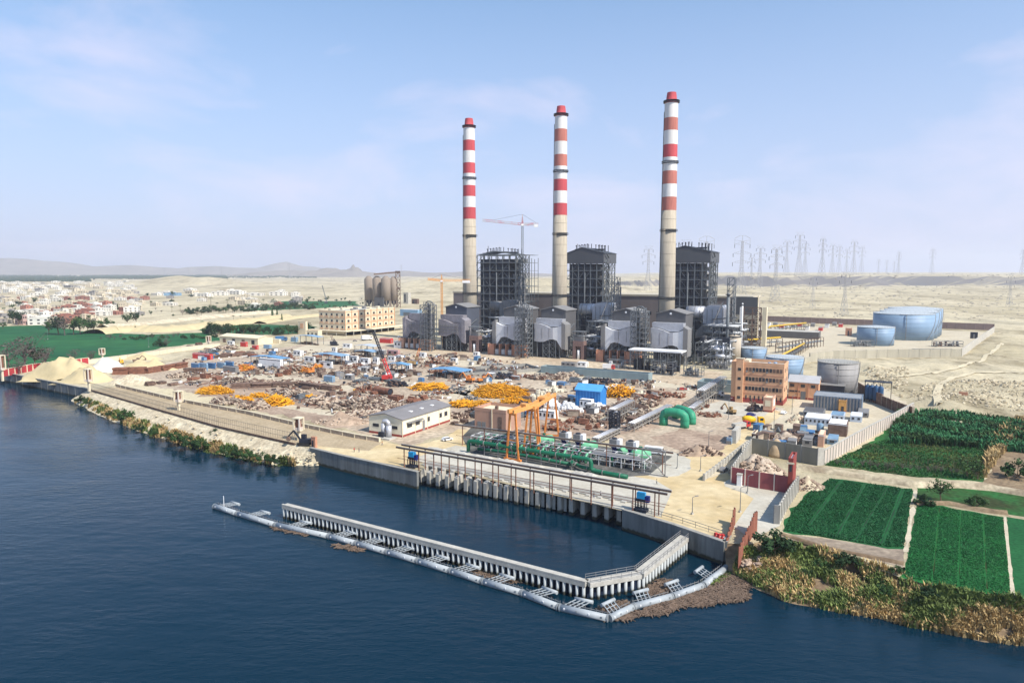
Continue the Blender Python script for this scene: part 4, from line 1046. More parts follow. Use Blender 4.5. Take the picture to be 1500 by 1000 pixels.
pier(pp[2], pp[3], 'railed concrete walkway bridge running back to the quay wall', True, 2.6)
# ---- floating boom
bj = [(314,741),(348,752),(404,768.5),(482,785),(522,795.5),(567,808),(612,821),(660,835.5),(707,851),(765,868),(819,889),(892,905.5),(928,888),(985,873),(1030,857),(1064,831)]
LB = [None]*20
def boomsec(i, A, B, label, arm):
    A, B = at(*A, WZ+0.6), at(*B, WZ+0.6); rz = math.atan2(B.y-A.y, B.x-A.x); Ln = (B-A).length
    o = empty('boom_float', A, rz, label, 'boom float', 'white floats of the debris boom')
    MB().tube((0.25,0,0), (Ln-0.25,0,0), 0.78, 16).build('pontoon', M_boom, o, True)
    for x in (0.25, Ln-0.25): MB().tube((x-0.16,0,0), (x+0.16,0,0), 0.88, 16).build('end_collar', M_boomj, o)
    for j in range(4): MB().box(Ln*(j+0.5)/4-0.16, -0.82, 0.1, Ln*(j+0.5)/4+0.16, -0.6, 0.45).build('lifting_lug', M_boomj if j % 2 else M_white, o)
    p = MB(); n = int(Ln/1.25)
    for j in range(n+1): x = 0.5+(Ln-1)*j/n; p.beam((x, 1.0, -0.6), (x, 1.0, 1.0), 0.1)
    p.beam((0.5, 1.0, 0.7), (Ln-0.5, 1.0, 0.7), 0.1)
    p.build('screen_posts', M_greyl, o)
    if arm:
        x = Ln*(0.42 if Ln > 9 else 0.5)+0.5*math.sin(i*2.3); h = min(2.1, Ln*0.32); f = MB().tube((x-h,3.9,0.75), (x+h,3.9,0.75), 0.42, 12).build('outrigger_float', M_boom, o, True)
        a = MB()
        for q in (-0.75, -0.25, 0.25, 0.75): a.beam((x+h*q-1.6, 0.4, 0.6), (x+h*q, 3.9, 0.75), 0.17)
        a.beam((x-h*0.8-0.8, 2.2, 0.72), (x+h*0.8-0.8, 2.2, 0.72), 0.13)
        a.build('outrigger_arm', M_boom, o)
M_boom = mat('float_white', (0.34, 0.37, 0.385), 0.5, 0.14, 0.5, rnd=0.05)
M_boomj = mat('float_joint', (0.22, 0.24, 0.25), 0.6, 0.2, 0.6)
bl = ['boom float at the free river end, with a small mast', 'boom float beside free end, before the brown scum patch', 'boom float with brown weed along it, left of the pier end', 'boom float just past the left end of the barrier pier', 'boom float with brown weed caught below it, fifth from free end', 'sixth boom float from the free end, alongside the barrier pier', 'seventh boom float from the free end, alongside the barrier pier', 'eighth boom float from free end, alongside the barrier pier', 'ninth boom float from free end, with weed between it and the pier', 'tenth boom float from free end, near the pier bend', 'eleventh boom float from free end, kinked at the next joint', 'last long boom float before the boom turns toward shore', 'short bright boom float just after the turn toward shore', 'bright boom float beside the brown debris raft', 'bright boom float with its outrigger above the debris raft', 'boom float moored against the reedy bank']
for i in range(len(bj)-1): boomsec(i, bj[i], bj[i+1], bl[i], True)
o = MB().tube((0,0,0), (0,0,3.2), 0.1, 6).build('boom_mast', M_white, None, loc=at(328,741,WZ+1.5)); tag(o, 'thin white mast at the free end of the boom', 'mast')
# floating debris
def raft(pix, name, label, m, n, seed, hh=0.25):
    pts = [at(a, b, WZ) for a, b in pix]; rr = random.Random(seed); poly = rim(pts, 1.2, 0.9, seed)
    x0 = min(p[0] for p in poly); x1 = max(p[0] for p in poly); y0 = min(p[1] for p in poly); y1 = max(p[1] for p in poly)
    b = MB().add([(x, y, WZ+0.06) for x, y in poly], [tuple(range(len(poly)))]); k = 0; tries = 0
    while k < n and tries < n*20:
        tries += 1; x = x0+rr.random()*(x1-x0); y = y0+rr.random()*(y1-y0)
        if not inpoly(x, y, poly): continue
        k += 1; a = rr.random()*PI; l = 0.3+rr.random()*1.1
        b.beam((x-math.cos(a)*l, y-math.sin(a)*l, WZ+0.05+rr.random()*hh), (x+math.cos(a)*l, y+math.sin(a)*l, WZ+0.08+rr.random()*hh), 0.1+rr.random()*0.16)
    o = b.build(name, m); 
    if o.data.polygons[0].normal.z < 0: o.data.polygons[0].flip()
    tag(o, label, 'debris', None, 'stuff'); return o
M_deb = mat('drift_debris', (0.15, 0.105, 0.075), 0.95, 0.45, 0.8, fine=(3, 0.35))
raft([(885,908),(930,893),(985,878),(1030,862),(1062,841),(1090,835),(1103,858),(1097,876),(1060,884),(1010,889),(965,899),(920,909)], 'debris_raft', 'brown raft of floating reeds and driftwood against the boom', M_deb, 1500, 4, 0.35)
raft([(397,771),(425,776),(455,781),(450,785),(420,781)], 'floating_weed', 'brown weed patch below the third boom float', M_deb, 60, 5)
raft([(487,797),(520,800),(536,807),(515,808),(495,803)], 'floating_weed', 'brown weed patch below the fifth boom float', M_deb, 60, 6)
raft([(668,822),(690,828),(740,839),(775,852),(750,854),(700,842)], 'floating_weed', 'brown weed drifting between the boom and barrier pier', M_deb, 240, 7)
raft([(940,860),(965,846),(985,850),(975,870),(950,876)], 'floating_weed', 'brown weed under the bend of the walkway bridge', M_deb, 160, 8)
raft([(1015,795),(1062,803),(1062,808),(1020,801)], 'floating_weed', 'brown weed at the foot of the quay wall by the bridge', M_deb, 80, 9)
raft([(875,893),(915,880),(922,883),(890,897)], 'floating_weed', 'brown weed inside the boom corner', M_deb, 60, 10)
# ---- sheet piles round the side inlet
def sheetpile(label, A, B, h0, h1, n):
    A, B = at(*A), at(*B); rz = math.atan2(B.y-A.y, B.x-A.x); Ln = math.hypot(B.x-A.x, B.y-A.y); o = empty('sheet_pile_wall', A, rz, label, 'sheet piling', 'rusty sheet piles by the inlet')
    rr = random.Random(n)
    for i in range(n):
        x0, x1 = Ln*i/n, Ln*(i+1)/n; h = h0+(h1-h0)*i/n + rr.random()*1.0; d = (x1-x0)
        MB().prism([(x0, 0), (x0+d*0.25, -0.45), (x0+d*0.75, -0.45), (x0+d, 0), (x0+d*0.97, 0.14), (x0+d*0.72, -0.3), (x0+d*0.28, -0.3), (x0+d*0.03, 0.14)], -5, h, ax='z').build('sheet_pile', M_pilerust, o)
M_pilerust = mat('pile_rust', (0.26, 0.10, 0.065), 0.9, 0.3, 0.6, streak=True)
sheetpile('rusty stepped sheet piles on the left side of the inlet, by the red barrier', (1064,795), (1075,766), 0.5, 4.5, 6)
sheetpile('taller rusty sheet piles on the right side of the inlet, below the dark bush', (1082,812), (1107,776), 1.5, 5.5, 11)
# ---- red barriers and worker near the inlet
for i, (px, py) in enumerate(((1049,786),(1054,787.5),(1059,788))):
    o = empty('plastic_barrier', at(px,py), 0.3, 'small red barrier box on the quay corner near rusty sheet piles, %s' % ('left', 'middle', 'right')[i], 'barrier', 'red barrier boxes on the quay')
    MB().prism([(-0.6,0),(0.6,0),(0.3,1.1),(-0.3,1.1)], -0.4, 0.4).build('barrier_body', M_red, o); MB().box(-0.25,-0.42,0.45,0.25,0.42,0.6).build('stripe_band', M_white, o)
# ================================================================ pump station, gantries and buildings near the intake
FA = math.atan2(FD.y, FD.x)
def near(px, py): return at(px, py)
# pump pit floor rails
railgantry('dark runway beam on grey posts behind the pump pit', offz(668,621,8), offz(984,662,8), 8, 9)
o = empty('braced_end_frame', at(940,693), FA, 'white cross braced steel frame standing at right end of pump pit runway', 'steel frame')
b = MB(); hh = 8.5
b.beam((0,0,0),(0,0,hh),0.3); b.beam((8,0,0),(8,0,hh),0.3); b.beam((0,0,0.3),(8,0,hh),0.22); b.beam((8,0,0.3),(0,0,hh),0.22); b.beam((0,0,hh),(8,0,hh),0.35); b.beam((-1,0,0.15),(9,0,0.15),0.4)
b.build('frame', M_greyl, o)
# green header pipes
def pipething(name, label, segs, r, m, cat='pipe', group=None, supports=0, flange=True):
    o = empty(name, Vector((segs[0][0][0], segs[0][0][1], 0)), 0, label, cat, group); P0 = Vector((segs[0][0][0], segs[0][0][1], 0))
    b = MB()
    for s in segs: b.pipe([Vector(p)-P0 for p in s], r, 12)
    b.build('pipe_run', m, o, True)
    f = MB(); g = MB()
    for s in segs:
        for a, c in zip(s[:-1], s[1:]):
            a, c = Vector(a)-P0, Vector(c)-P0; Ln = (c-a).length
            if Ln < 4: continue
            d = (c-a).normalized(); n = max(1, int(Ln/6))
            for i in range(1, n+1):
                p = a+(c-a)*(i/(n+1)); f.tube(p-d*0.12, p+d*0.12, r*1.3, 12)
                if supports and p.z > 1: g.beam((p.x, p.y, 0), (p.x, p.y, p.z-r), 0.3)
    if f.v: f.build('flange', M_greyl if m is not M_greenl else m, o)
    if g.v: g.build('support_post', M_greyl, o)
    return o
def arc(a, b, h, n=8):
    a, b = Vector(a), Vector(b); out = []
    for i in range(n+1):
        t = i/n; p = a+(b-a)*t; p.z = a.z + h*math.sin(PI*t)**0.7; out.append(p)
    return out
z = 4.6
A = at(686,645,z); B = at(866,673,z); Dn = (B-A).normalized()
pipething('header_pipe', 'long thick dark green header pipe along the pump pit, with a drop at right end', [[A-Vector((0,0,4)), A-Vector((0,0,1.2)), A-Vector((0,0,0.3))+Dn*0.3, A+Dn*1.2, B-Dn*1.2, B-Vector((0,0,0.3))-Dn*0.3, B-Vector((0,0,1.2)), B-Vector((0,0,3)), B-Vector((0,0,3.6))+Dn*0.6, B-Vector((0,0,3.8))+Dn*8, B-Vector((0,0,3.8))+Dn*13]], 0.72, M_green, 'pipe', 'green pipes of the pump station', 1)
C = at(785,672,1.2); 
pipething('header_pipe', 'lower dark green pipe with loops beneath the long header', [[at(838,676,3.4), at(838,676,1.4), at(850,683,1.2), at(872,688,1.2)], [at(700,657,1.3), at(740,662,1.3), at(790,671,1.3), at(838,680,1.3)]], 0.6, M_green, 'pipe', 'green pipes of the pump station', 0)
for i in range(16):
    px = 700+i*10.5; py = 640+i*1.75
    a = at(px, py+12, 0.5); b_ = a+V*(7+i%3*2)
    pipething('branch_pipe', 'green branch pipe crossing the pump pit under the thick header', [[a, a+Vector((0,0,2.0)), a+V*1+Vector((0,0,2.9)), b_+Vector((0,0,2.9)), b_+Vector((0,0,0.5))]], 0.42, M_green if i % 3 else M_greenl, 'pipe', 'green branch pipes in the pump pit')
# strainer vessels (pale green lying cylinders)
vl = ['behind the tall orange gantry sill', 'between second and third pump motors', 'between the right-hand pair of pump motors', 'at the right end of pump pit']
for i, (px, py, r, l) in enumerate(((797,654,1.9,6.5),(862,663,1.9,5.5),(909,669,1.5,3.5),(938,676,2.0,6))):
    o = empty('strainer_vessel', at(px,py), FA+0.75, 'pale green lying vessel '+vl[i], 'vessel', 'pale green strainer vessels')
    b = MB(); b.lathe([(0.01,-l/2-0.9),(r*0.6,-l/2-0.6),(r,-l/2),(r,l/2),(r*0.6,l/2+0.6),(0.01,l/2+0.9)], 18); b.v = [(z_, y_, x_+r+0.7) for x_, y_, z_ in b.v]; b.build('shell', M_greenl, o, True)
    s = MB().box(-l*0.3-0.3,-r*0.7,0,-l*0.3+0.3,r*0.7,r+0.4).box(l*0.3-0.3,-r*0.7,0,l*0.3+0.3,r*0.7,r+0.4).build('saddle', M_greyl, o)
    n = MB().tube((0,0,r*2+0.3),(0,0,r*2+1.4),0.45,10).tube((0,0,r*2+1.2),(0,0,r*2+1.5),0.7,10).build('nozzle', M_green, o)
# pump motors
for i, (px, py) in enumerate(((826,660),(847,663),(900,671),(924,675))):
    o = empty('pump_motor', at(px,py), FA, 'grey pump motor box on a navy blue column, %s of the four' % ('leftmost', 'second from left', 'third from left', 'rightmost')[i], 'pump motor', 'pump motors of the pump station')
    MB().lathe([(1.15,0),(1.15,1),(0.9,1.1),(0.9,3.9),(1.25,4.0),(1.25,4.5)], 14).build('column', M_navy, o, True)
    b = MB().box(-1.5,-1.5,4.5,1.3,1.5,7.2); b.build('motor_casing', M_greyl, o)
    MB().box(1.32,-1.4,4.2,2.5,1.4,7.35).build('cooler_box', M_white, o)
    f = MB()
    for q in range(6): f.box(-1.56,-1.3+q*0.45,4.8,-1.51,-1.1+q*0.45,6.9)
    f.tube((-0.1,0,7.2),(-0.1,0,7.6),0.9,12); f.build('vent_grille', M_dark, o)
# steel walkways over the pit
o = empty('pit_walkway', at(690,652), FA, 'white steel pipe rack and walkways standing in the pump pit', 'pipe rack')
Lp = (at(945,690)-at(690,652)).length; f = MB()
for i in range(18):
    x = Lp*i/17
    f.beam((x,0,0),(x,0,3.8),0.2); f.beam((x,7,0),(x,7,3.8),0.2); f.beam((x,0,3.8),(x,7,3.8),0.18)
f.beam((0,0,3.8),(Lp,0,3.8),0.22); f.beam((0,7,3.8),(Lp,7,3.8),0.22); f.beam((0,0,2),(Lp,0,2),0.14)
f.build('frame', M_white, o)
w = MB().box(0,2.6,3.9,Lp*0.96,4.2,4.0).box(Lp*0.72,0,3.92,Lp,2.4,4.02); w.build('walkway_grating', M_greyl, o)
rr = random.Random(12)
for q in range(64):
    x = rr.random()*Lp; y = rr.random()*7; h = 0.6+rr.random()*2.6; e = MB()
    if q%2: e.tube((x,y,0),(x,y,h),0.25+rr.random()*0.3,8)
    else: e.box(x,y,0,x+0.5+rr.random(),y+0.5+rr.random()*0.8,h)
    e.build('valve_gear', (M_dark, M_green, M_greyl, M_dark)[q%4], o)
e = MB()
for q in range(45):
    x = rr.random()*Lp; y = rr.random()*7; e.pipe([(x,y,0.2),(x,y,1.2+rr.random()),(x+0.8,y,1.9+rr.random()),(x+2.2,y+0.3,1.9)], 0.16, 6)
e.build('small_pipes', M_white, o)
# orange gantry cranes
def agantry(label, pn, pf, hh, spread, beam_ext, sill):
    """A-legs at near point pn and far point pf; bridge runs from one to the other"""
    a, c = at(*pn), at(*pf); D = c-a; Ln = D.length; rz = math.atan2(D.y, D.x); o = empty('gantry_crane', a, rz, label, 'gantry crane', 'orange gantry cranes over the pump pit')
    for x in (0, Ln):
        for s in (-1, 1):
            MB().beam((x, s*spread, 0.4), (x, s*spread*0.45, hh-0.6), 0.62).build('leg', M_org, o)
        MB().beam((x, -spread-1, 0.35), (x, spread+1, 0.35), 0.9, 0.7).build('sill_beam', M_org, o)
        MB().beam((x, -spread*0.7, hh*0.42), (x, spread*0.7, hh*0.42), 0.35).build('cross_tie', M_org, o)
        MB().beam((x, -spread*0.6, hh-0.4), (x, spread*0.6, hh-0.4), 0.7, 0.8).build('head_beam', M_org, o)
    for s in (-1, 1): MB().box(-beam_ext, s*spread*0.42-0.4, hh, Ln+beam_ext, s*spread*0.42+0.4, hh+1.3).build('bridge_girder', M_orgl, o)
    t = MB().box(Ln*0.45, -spread*0.5, hh+1.31, Ln*0.6, spread*0.5, hh+2.2).build('trolley', M_orgl, o)
    MB().beam((Ln*0.52, 0, hh+1.2), (Ln*0.52, 0, hh-4), 0.15).build('hoist_rope', M_dark, t)
    return o
M_orgl = mat('light_orange_paint', (0.70, 0.33, 0.10), 0.6, 0.15, 0.5)
g1 = at(753,674); 
hA = hgt(755,676,604)
agantry('orange A-frame gantry crane standing nearest the river over the pump pit', (751,674), (783,661), hA*0.97, 2.6, 1.2, 0)
agantry('taller orange portal gantry crane behind, its far legs on an orange sill', (778,664), (808,638.5), hgt(808,638.5,578)*0.97, 3.0, 0.8, 1)
# ---- buildings helper: near corner pixel, columns of the left and right ends, top row
def bld(name, label, cat, cpx, cpy, pxL, pxR, top, wallm, roofm, roof='flat', group=None, rot=None, floors=0, win=None, winm=None, h=None, parapet=0.9, bays=(0,0), plinth=None, door=None):
    rot = TH if rot is None else rot
    P = at(cpx, cpy); du = Vector((-math.cos(rot), -math.sin(rot), 0)); dv = Vector((-math.sin(rot), math.cos(rot), 0))
    W = ext(P, du, pxL); D = ext(P, dv, pxR); W = max(0.8, min(W, 400)); D = max(0.8, D); D = min(D, 400 if pxR < 1050 else 9+W*0.25); hh = h or hgt(cpx, cpy, top)
    o = empty(name, P + du*W, rot, label, cat, group)       # local x: along front to the corner, y: away
    if roof == 'gable':          # gable on the front-left face, ridge along y
        MB().prism([(0,0),(W,0),(W,hh),(W*0.5,hh*1.22),(0,hh)], 0, D).build('wall', wallm, o)
        MB().prism([(-0.5,hh-0.1),(W*0.5,hh*1.22+0.12),(W+0.5,hh-0.1),(W+0.5,hh+0.25),(W*0.5,hh*1.22+0.5),(-0.5,hh+0.25)], -0.5, D+0.5).build('roof', roofm, o)
    elif roof == 'gablex':       # ridge along x
        MB().prism([(0,0),(D,0),(D,hh),(D*0.5,hh*1.3),(0,hh)], 0, W, ax='x').build('wall', wallm, o)
        MB().prism([(-0.5,hh-0.1),(D*0.5,hh*1.3+0.12),(D+0.5,hh-0.1),(D+0.5,hh+0.25),(D*0.5,hh*1.3+0.5),(-0.5,hh+0.25)], -0.5, W+0.5, ax='x').build('roof', roofm, o)
    elif roof == 'shed':
        MB().prism([(0,0),(D,0),(D,hh*1.15),(0,hh)], 0, W, ax='x').build('wall', wallm, o)
        MB().prism([(-0.4,hh-0.02),(D+0.4,hh*1.15+0.02),(D+0.4,hh*1.15+0.3),(-0.4,hh+0.26)], -0.4, W+0.4, ax='x').build('roof', roofm, o)
    else:
        MB().box(0,0,0,W,D,hh).build('wall', wallm, o)
        b = MB().box(0.3,0.3,hh+0.005,W-0.3,D-0.3,hh+0.06); b.build('roof', roofm, o)
        if parapet:
            b = MB()
            for x0,y0,x1,y1 in ((-0.06,-0.06,W+0.06,0.28),(-0.06,D-0.28,W+0.06,D+0.06),(-0.06,0.28,0.28,D-0.28),(W-0.28,0.28,W+0.06,D-0.28)): b.box(x0,y0,hh+0.002,x1,y1,hh+parapet)
            b.build('parapet', wallm, o)
    if plinth:
        b = MB().box(-0.05,-0.05,0,W+0.05,-0.002,hh*0.13).box(W+0.002,0,0,W+0.05,D,hh*0.13); b.build('plinth', plinth, o)
    wm_ = winm or M_glass
    if floors:
        fh = hh/floors
        for f in range(floors):
            z0 = f*fh+fh*0.38; z1 = f*fh+fh*0.78
            for i in range(bays[0]):
                x = W*(i+0.5)/bays[0]; w = W/bays[0]*0.28; MB().box(x-w,-0.1,z0,x+w,-0.003,z1).build('window', wm_, o)
            for i in range(bays[1]):
                y = D*(i+0.5)/bays[1]; w = D/bays[1]*0.28; MB().box(W+0.003,y-w,z0,W+0.1,y+w,z1).build('window', wm_, o)
    if door:
        x = W*door; MB().box(x-1,-0.12,0.05,x+1,-0.003,min(3.6, hh*0.55)).build('door', M_greyl, o)
    o['W'] = W; o['D'] = D; o['Hh'] = hh
    return o, W, D, hh
# white pump house / workshop by the river wall
o, W, D, hh = bld('workshop', 'long cream workshop with grey pitched roof and red plinth near the river wall', 'workshop', 589.5, 640.5, 541, 659.5, 615, M_cream2 if False else mat('pale_cream', (0.74, 0.68, 0.52), 0.85, 0.08, 0.3), mat('grey_roof', (0.21, 0.20, 0.20), 0.8, 0.12, 0.2), 'gable', plinth=M_dred)
for i in range(3): MB().prism([(W*0.72, 0),(W*0.80,0),(W*0.80,0.35),(W*0.72,0.35)], D*(0.3+0.22*i), D*(0.3+0.22*i)+1.5).build('skylight', M_white, o).location = (0,0,hh*1.12+0.15)
for y, w in ((0.14,1.6),(0.3,1.4),(0.52,0.9),(0.78,1.0),(0.9,1.1)):
    MB().box(W+0.004, D*y-w, hh*0.45, W+0.12, D*y+w, hh*0.72).build('window', M_glass, o)
MB().box(W+0.004, D*0.42-0.8, 0.1, W+0.14, D*0.42+0.8, hh*0.62).build('door', M_greyl, o)
MB().box(W*0.12,-0.12,hh*0.42,W*0.3,-0.004,hh*0.6).build('window', M_glass, o); MB().box(W*0.68,-0.12,hh*0.42,W*0.86,-0.004,hh*0.6).build('window', M_glass, o)
MB().box(W+0.05, D*0.08, hh*0.72, W+1.2, D*0.38, hh*0.78).build('awning', M_greyl, o)
for y in (0.0, 0.25, 0.5, 0.75, 0.995): MB().box(W+0.002, D*y-0.12, 0, W+0.16, D*y+0.12, hh-0.2).build('wall_pier', M_cream, o)
o = empty('ventilation_unit', at(566,641), TH, 'grey round duct unit standing on a slab at the gable end of the cream workshop', 'ventilation unit')
MB().box(-3.5,-3,0,4,1.5,0.5).build('slab', M_concl, o); MB().tube((-1.4,0,0.5),(-1.4,0,6),1.0,12).tube((1.2,0.2,0.5),(1.2,0.2,5.2),1.2,12).build('duct_column', M_silver, o, True)
MB().pipe([(-1.4,0,6),(-0.9,0,6.8),(0.2,0,7),(1.0,0.1,6.4),(1.2,0.2,5.2)],0.9,12).build('elbow', M_silver, o, True); MB().box(-2.6,-2,0.5,-0.2,-1.1,2.6).build('motor_box', M_dark, o)
# brown block behind the gantries
o, W, D, hh = bld('substation_block', 'plain brown block with a low parapet, beside the orange gantry cranes', 'building', 741, 633, 695.5, 763, 606, mat('brown_plaster', (0.42, 0.25, 0.18), 0.9, 0.1, 0.2), M_cream, parapet=1.4)
for x in (0.15, 0.3, 0.82): MB().box(W*x-0.9,-0.12,0.4,W*x+0.9,-0.004,hh*(0.42 if x<0.5 else 0.8)).build('door', M_rustd if x>0.5 else M_greyl, o)
MB().box(W*0.55,-0.3,0,W*0.56+0.2,-0.004,hh+1.3).build('drain_pipe', M_cream, o); MB().box(W+0.004,D*0.2,0,W+0.2,D*0.3,hh).build('wall_pier', M_cream, o)
b = MB().box(W*0.45,D*0.4,hh+0.07,W*0.52,D*0.5,hh+1.6).build('roof_vent', M_rustd, o)
# green U-bend pipes
for i, (px, py, l) in enumerate(((972,622,(1003,626)),(990,612,(1013,621)))):
    a = at(px,py); c = at(*l); h = hgt(px,py,(597,592)[i])-1.4
    pts = [a]+[a+Vector((0,0,h*t)) for t in (0.3,0.55)]
    for k in range(9):
        t = k/8; p = a+(c-a)*(0.5-0.5*math.cos(PI*t)); p.z = h*0.55+h*0.45*math.sin(PI*t)**0.55; pts.append(p)
    pts += [c+Vector((0,0,h*0.3)), c]
    o = empty('pipe_bend', a, 0, ('nearer', 'farther')[i]+' thick green arched pipe rising from the ground in the yard', 'pipe', 'green arched pipes')
    MB().pipe([p-a for p in pts], 1.9, 16).build('bend', M_greenb if False else mat('sea_green_paint', (0.035, 0.27, 0.15), 0.5, 0.12, 0.3), o, True)
    for f in (2, 5, 8, 11):
        p = pts[min(f, len(pts)-2)]-a; d = (pts[min(f+1,len(pts)-1)]-pts[f-1]).normalized(); MB().tube(p-d*0.15,p+d*0.15,2.02,16).build('weld_ring', MATS['sea_green_paint'], o)
# pipe trestles crossing the yard
def trestle(label, A, B, h, w, seg):
    a, c = at(*A), at(*B); D = c-a; Ln = D.length; rz = math.atan2(D.y, D.x); o = empty('pipe_trestle', a, rz, label, 'pipe trestle', 'steel pipe trestles crossing the yard')
    f = MB(); n = max(1, int(Ln/seg))
    for i in range(n+1):
        x = Ln*i/n
        for y in (0, w):
            f.beam((x,y,0),(x,y,h),0.28)
            if i < n: f.beam((x,y,h),(x+Ln/n,y,h*0.45),0.16)
        f.beam((x,0,h),(x,w,h),0.25); f.beam((x,0,h*0.45),(x,w,h*0.45),0.25)
    for y in (0, w):
        for z in (h, h*0.45): f.beam((0,y,z),(Ln,y,z),0.3)
    f.build('frame', M_trest, o)
    p = MB()
    for q in range(4): p.tube((0,w*(q+0.5)/4,h+0.35),(Ln,w*(q+0.5)/4,h+0.35),0.2,8)
    p.build('pipe_run', M_silver, o, True)
M_trest = mat('trestle_steel', (0.30, 0.28, 0.25), 0.6, 0.2, 0.5)
trestle('steel pipe trestle starting at a dark cage beside the scrap rows', (900,622), (929,606), 6.4, 3.2, 3)
trestle('long low pipe trestle behind the green arched pipes', (929,633), (985,604), 3.4, 3.0, 4)
trestle('short low pipe trestle dropping to the pump pit, by the pump motors', (876,652), (908,636), 2.4, 2.6, 3)
trestle('raised pipe trestle in front of the four storey brick building', (1031,598), (1064,574), 8.5, 4.0, 5)
trestle('low pipe trestle between the green arched pipes and the raised trestle', (1016,608), (1032,596), 3.0, 3.0, 4)
o = empty('pipe_cage', at(893,636), TH, 'dark steel cage tower at the river end of the pipe trestle', 'steel frame')
b = MB().lattice((1.5,1.5),0,9.5,3.4,3.4,6,0.25); b.build('cage', M_dark, o)
MB().pipe([(1,1.5,0),(1,1.5,8),(1.5,1.5,9.3),(2.6,1.5,9.6)],0.3,8).build('riser_pipe', M_silver, o, True)
# minibus
def wheelset(o, xs_, ys, r, w=0.5):
    for x in xs_:
        for y in ys:
            wv_ = MB().tube((x,y-w/2,r),(x,y+w/2,r),r,12).build('wheel', M_tyre, o)
            MB().tube((x,y-w/2-0.02,r),(x,y+w/2+0.02,r),r*0.5,8).build('rim', M_greyl, wv_)
M_tyre = mat('tyre_rubber', (0.03,0.03,0.03), 0.9, 0.1)
def bus(label, px, py, rz, s=1.0):
    o = empty('bus', at(px,py), rz, label, 'bus'); o.scale = (s,s,s)
    MB().prism([(0,0.5),(7.6,0.5),(7.9,1.5),(7.5,2.9),(7.2,3.1),(0.2,3.1),(0,2.8)],-1.2,1.2).build('body', M_white, o)
    MB().box(0.5,-1.23,1.6,7.2,-1.205,2.6).build('side_windows', M_glass, o); MB().box(0.5,1.205,1.6,7.2,1.23,2.6).build('side_windows', M_glass, o)
    MB().prism([(7.86,1.55),(7.56,2.75),(7.6,2.75),(7.92,1.55)],-1.05,1.05).build('windscreen', M_glass, o)
    MB().box(-0.03,-1,1.6,-0.003,1,2.6).build('rear_window', M_glass, o)
    wheelset(o,(1.5,6.2),(-1.1,1.1),0.5,0.35)
bus('white minibus parked behind the right end of the pump pit', 944, 663, TH+0.08, 0.9)
def truck(label, px, py, rz, cabm, bodym, kind='box', s=1.0, group=None):
    o = empty('truck', at(px,py), rz, label, 'truck', group); o.scale = (s,s,s)
    MB().box(0,-0.5,0.75,8.2,0.5,1.05).build('chassis', M_dark, o)
    c = MB().prism([(6.1,0.9),(8.3,0.9),(8.4,2.1),(8.0,3.2),(6.1,3.3)],-1.25,1.25).build('cab', cabm, o)
    MB().prism([(8.38,2.1),(8.05,3.05),(8.1,3.05),(8.44,2.1)],-1.1,1.1).build('windscreen', M_glass, c); MB().box(6.6,-1.28,2.1,7.8,-1.255,3.0).build('side_window', M_glass, c)
    if kind == 'box': MB().box(0,-1.25,1.1,5.9,1.25,3.9).build('cargo_box', bodym, o)
    elif kind == 'tip': MB().prism([(0,1.3),(0.6,1.1),(5.9,1.1),(5.9,2.8),(0.1,2.5)],-1.3,1.3).build('tipper_body', bodym, o)
    elif kind == 'mix':
        b = MB().lathe([(0.7,0),(1.2,1.0),(1.4,2.8),(0.9,4.4),(0.4,5)],14); b.v = [(0.3+z_, y_, 2.4+x_-0.08*(z_-2)) for x_,y_,z_ in b.v]; b.build('mixer_drum', bodym, o, True)
    else:
        MB().box(0,-1.25,1.1,5.9,1.25,1.4).box(0,-1.25,1.4,5.9,-1.2,2.0).box(0,1.2,1.4,5.9,1.25,2.0).build('flat_bed', bodym, o)
    wheelset(o,(1.1,2.3,7.1),(-1.1,1.1),0.52,0.35)
    return o
truck('red cab tipper truck with pale body, near the grey precast block', 1074, 629, TH+0.9, M_red, M_concl, 'tip', 1.0)
truck('yellow concrete mixer truck parked behind the red truck', 1086, 622, TH+0.4, M_yelp if False else mat('yellow_paint', (0.72,0.42,0.01), 0.5, 0.1), MATS['yellow_paint'], 'mix', 1.15)
def loader(label, px, py, rz, m, s=1.0, arm=True):
    o = empty('excavator', at(px,py), rz, label, 'excavator'); o.scale = (s,s,s)
    for y in (-1.3,0.7): MB().prism([(-2,0.3),(-1.6,0),(1.6,0),(2,0.3),(2,0.8),(1.6,1.0),(-1.6,1.0),(-2,0.8)],y,y+0.6).build('track', M_tyre, o)
    MB().prism([(-2.2,1.1),(1.4,1.1),(1.4,1.9),(-0.6,2.1),(-2.2,2.3)],-1.2,1.2).build('engine_house', m, o)
    c = MB().box(0,-1.2,1.95,1.4,-0.1,3.3).build('cab', m, o); MB().box(1.42,-1.1,2.2,1.45,-0.2,3.1).build('cab_window', M_glass, c)
    b = MB().beam((1.3,0.4,1.8),(3.6,0.4,4.6),0.45); b.beam((3.6,0.4,4.6),(5.6,0.4,2.6),0.38); b.build('boom_arm', m, o)
    MB().prism([(5.3,2.7),(5.9,2.5),(6.0,1.4),(5.2,1.2),(4.9,1.8)],-0.1,0.9).build('bucket', M_rustd, o)
loader('tan wheel loader on the graded yard left of the mixer truck', 1071, 606, TH+2.6, MATS['yellow_paint'] if False else mat('dull_ochre', (0.33,0.22,0.10), 0.8, 0.2), 1.0)
loader('small dark excavator beside the pink brick hut', 1104, 597, TH+2.0, M_rustd, 0.9)
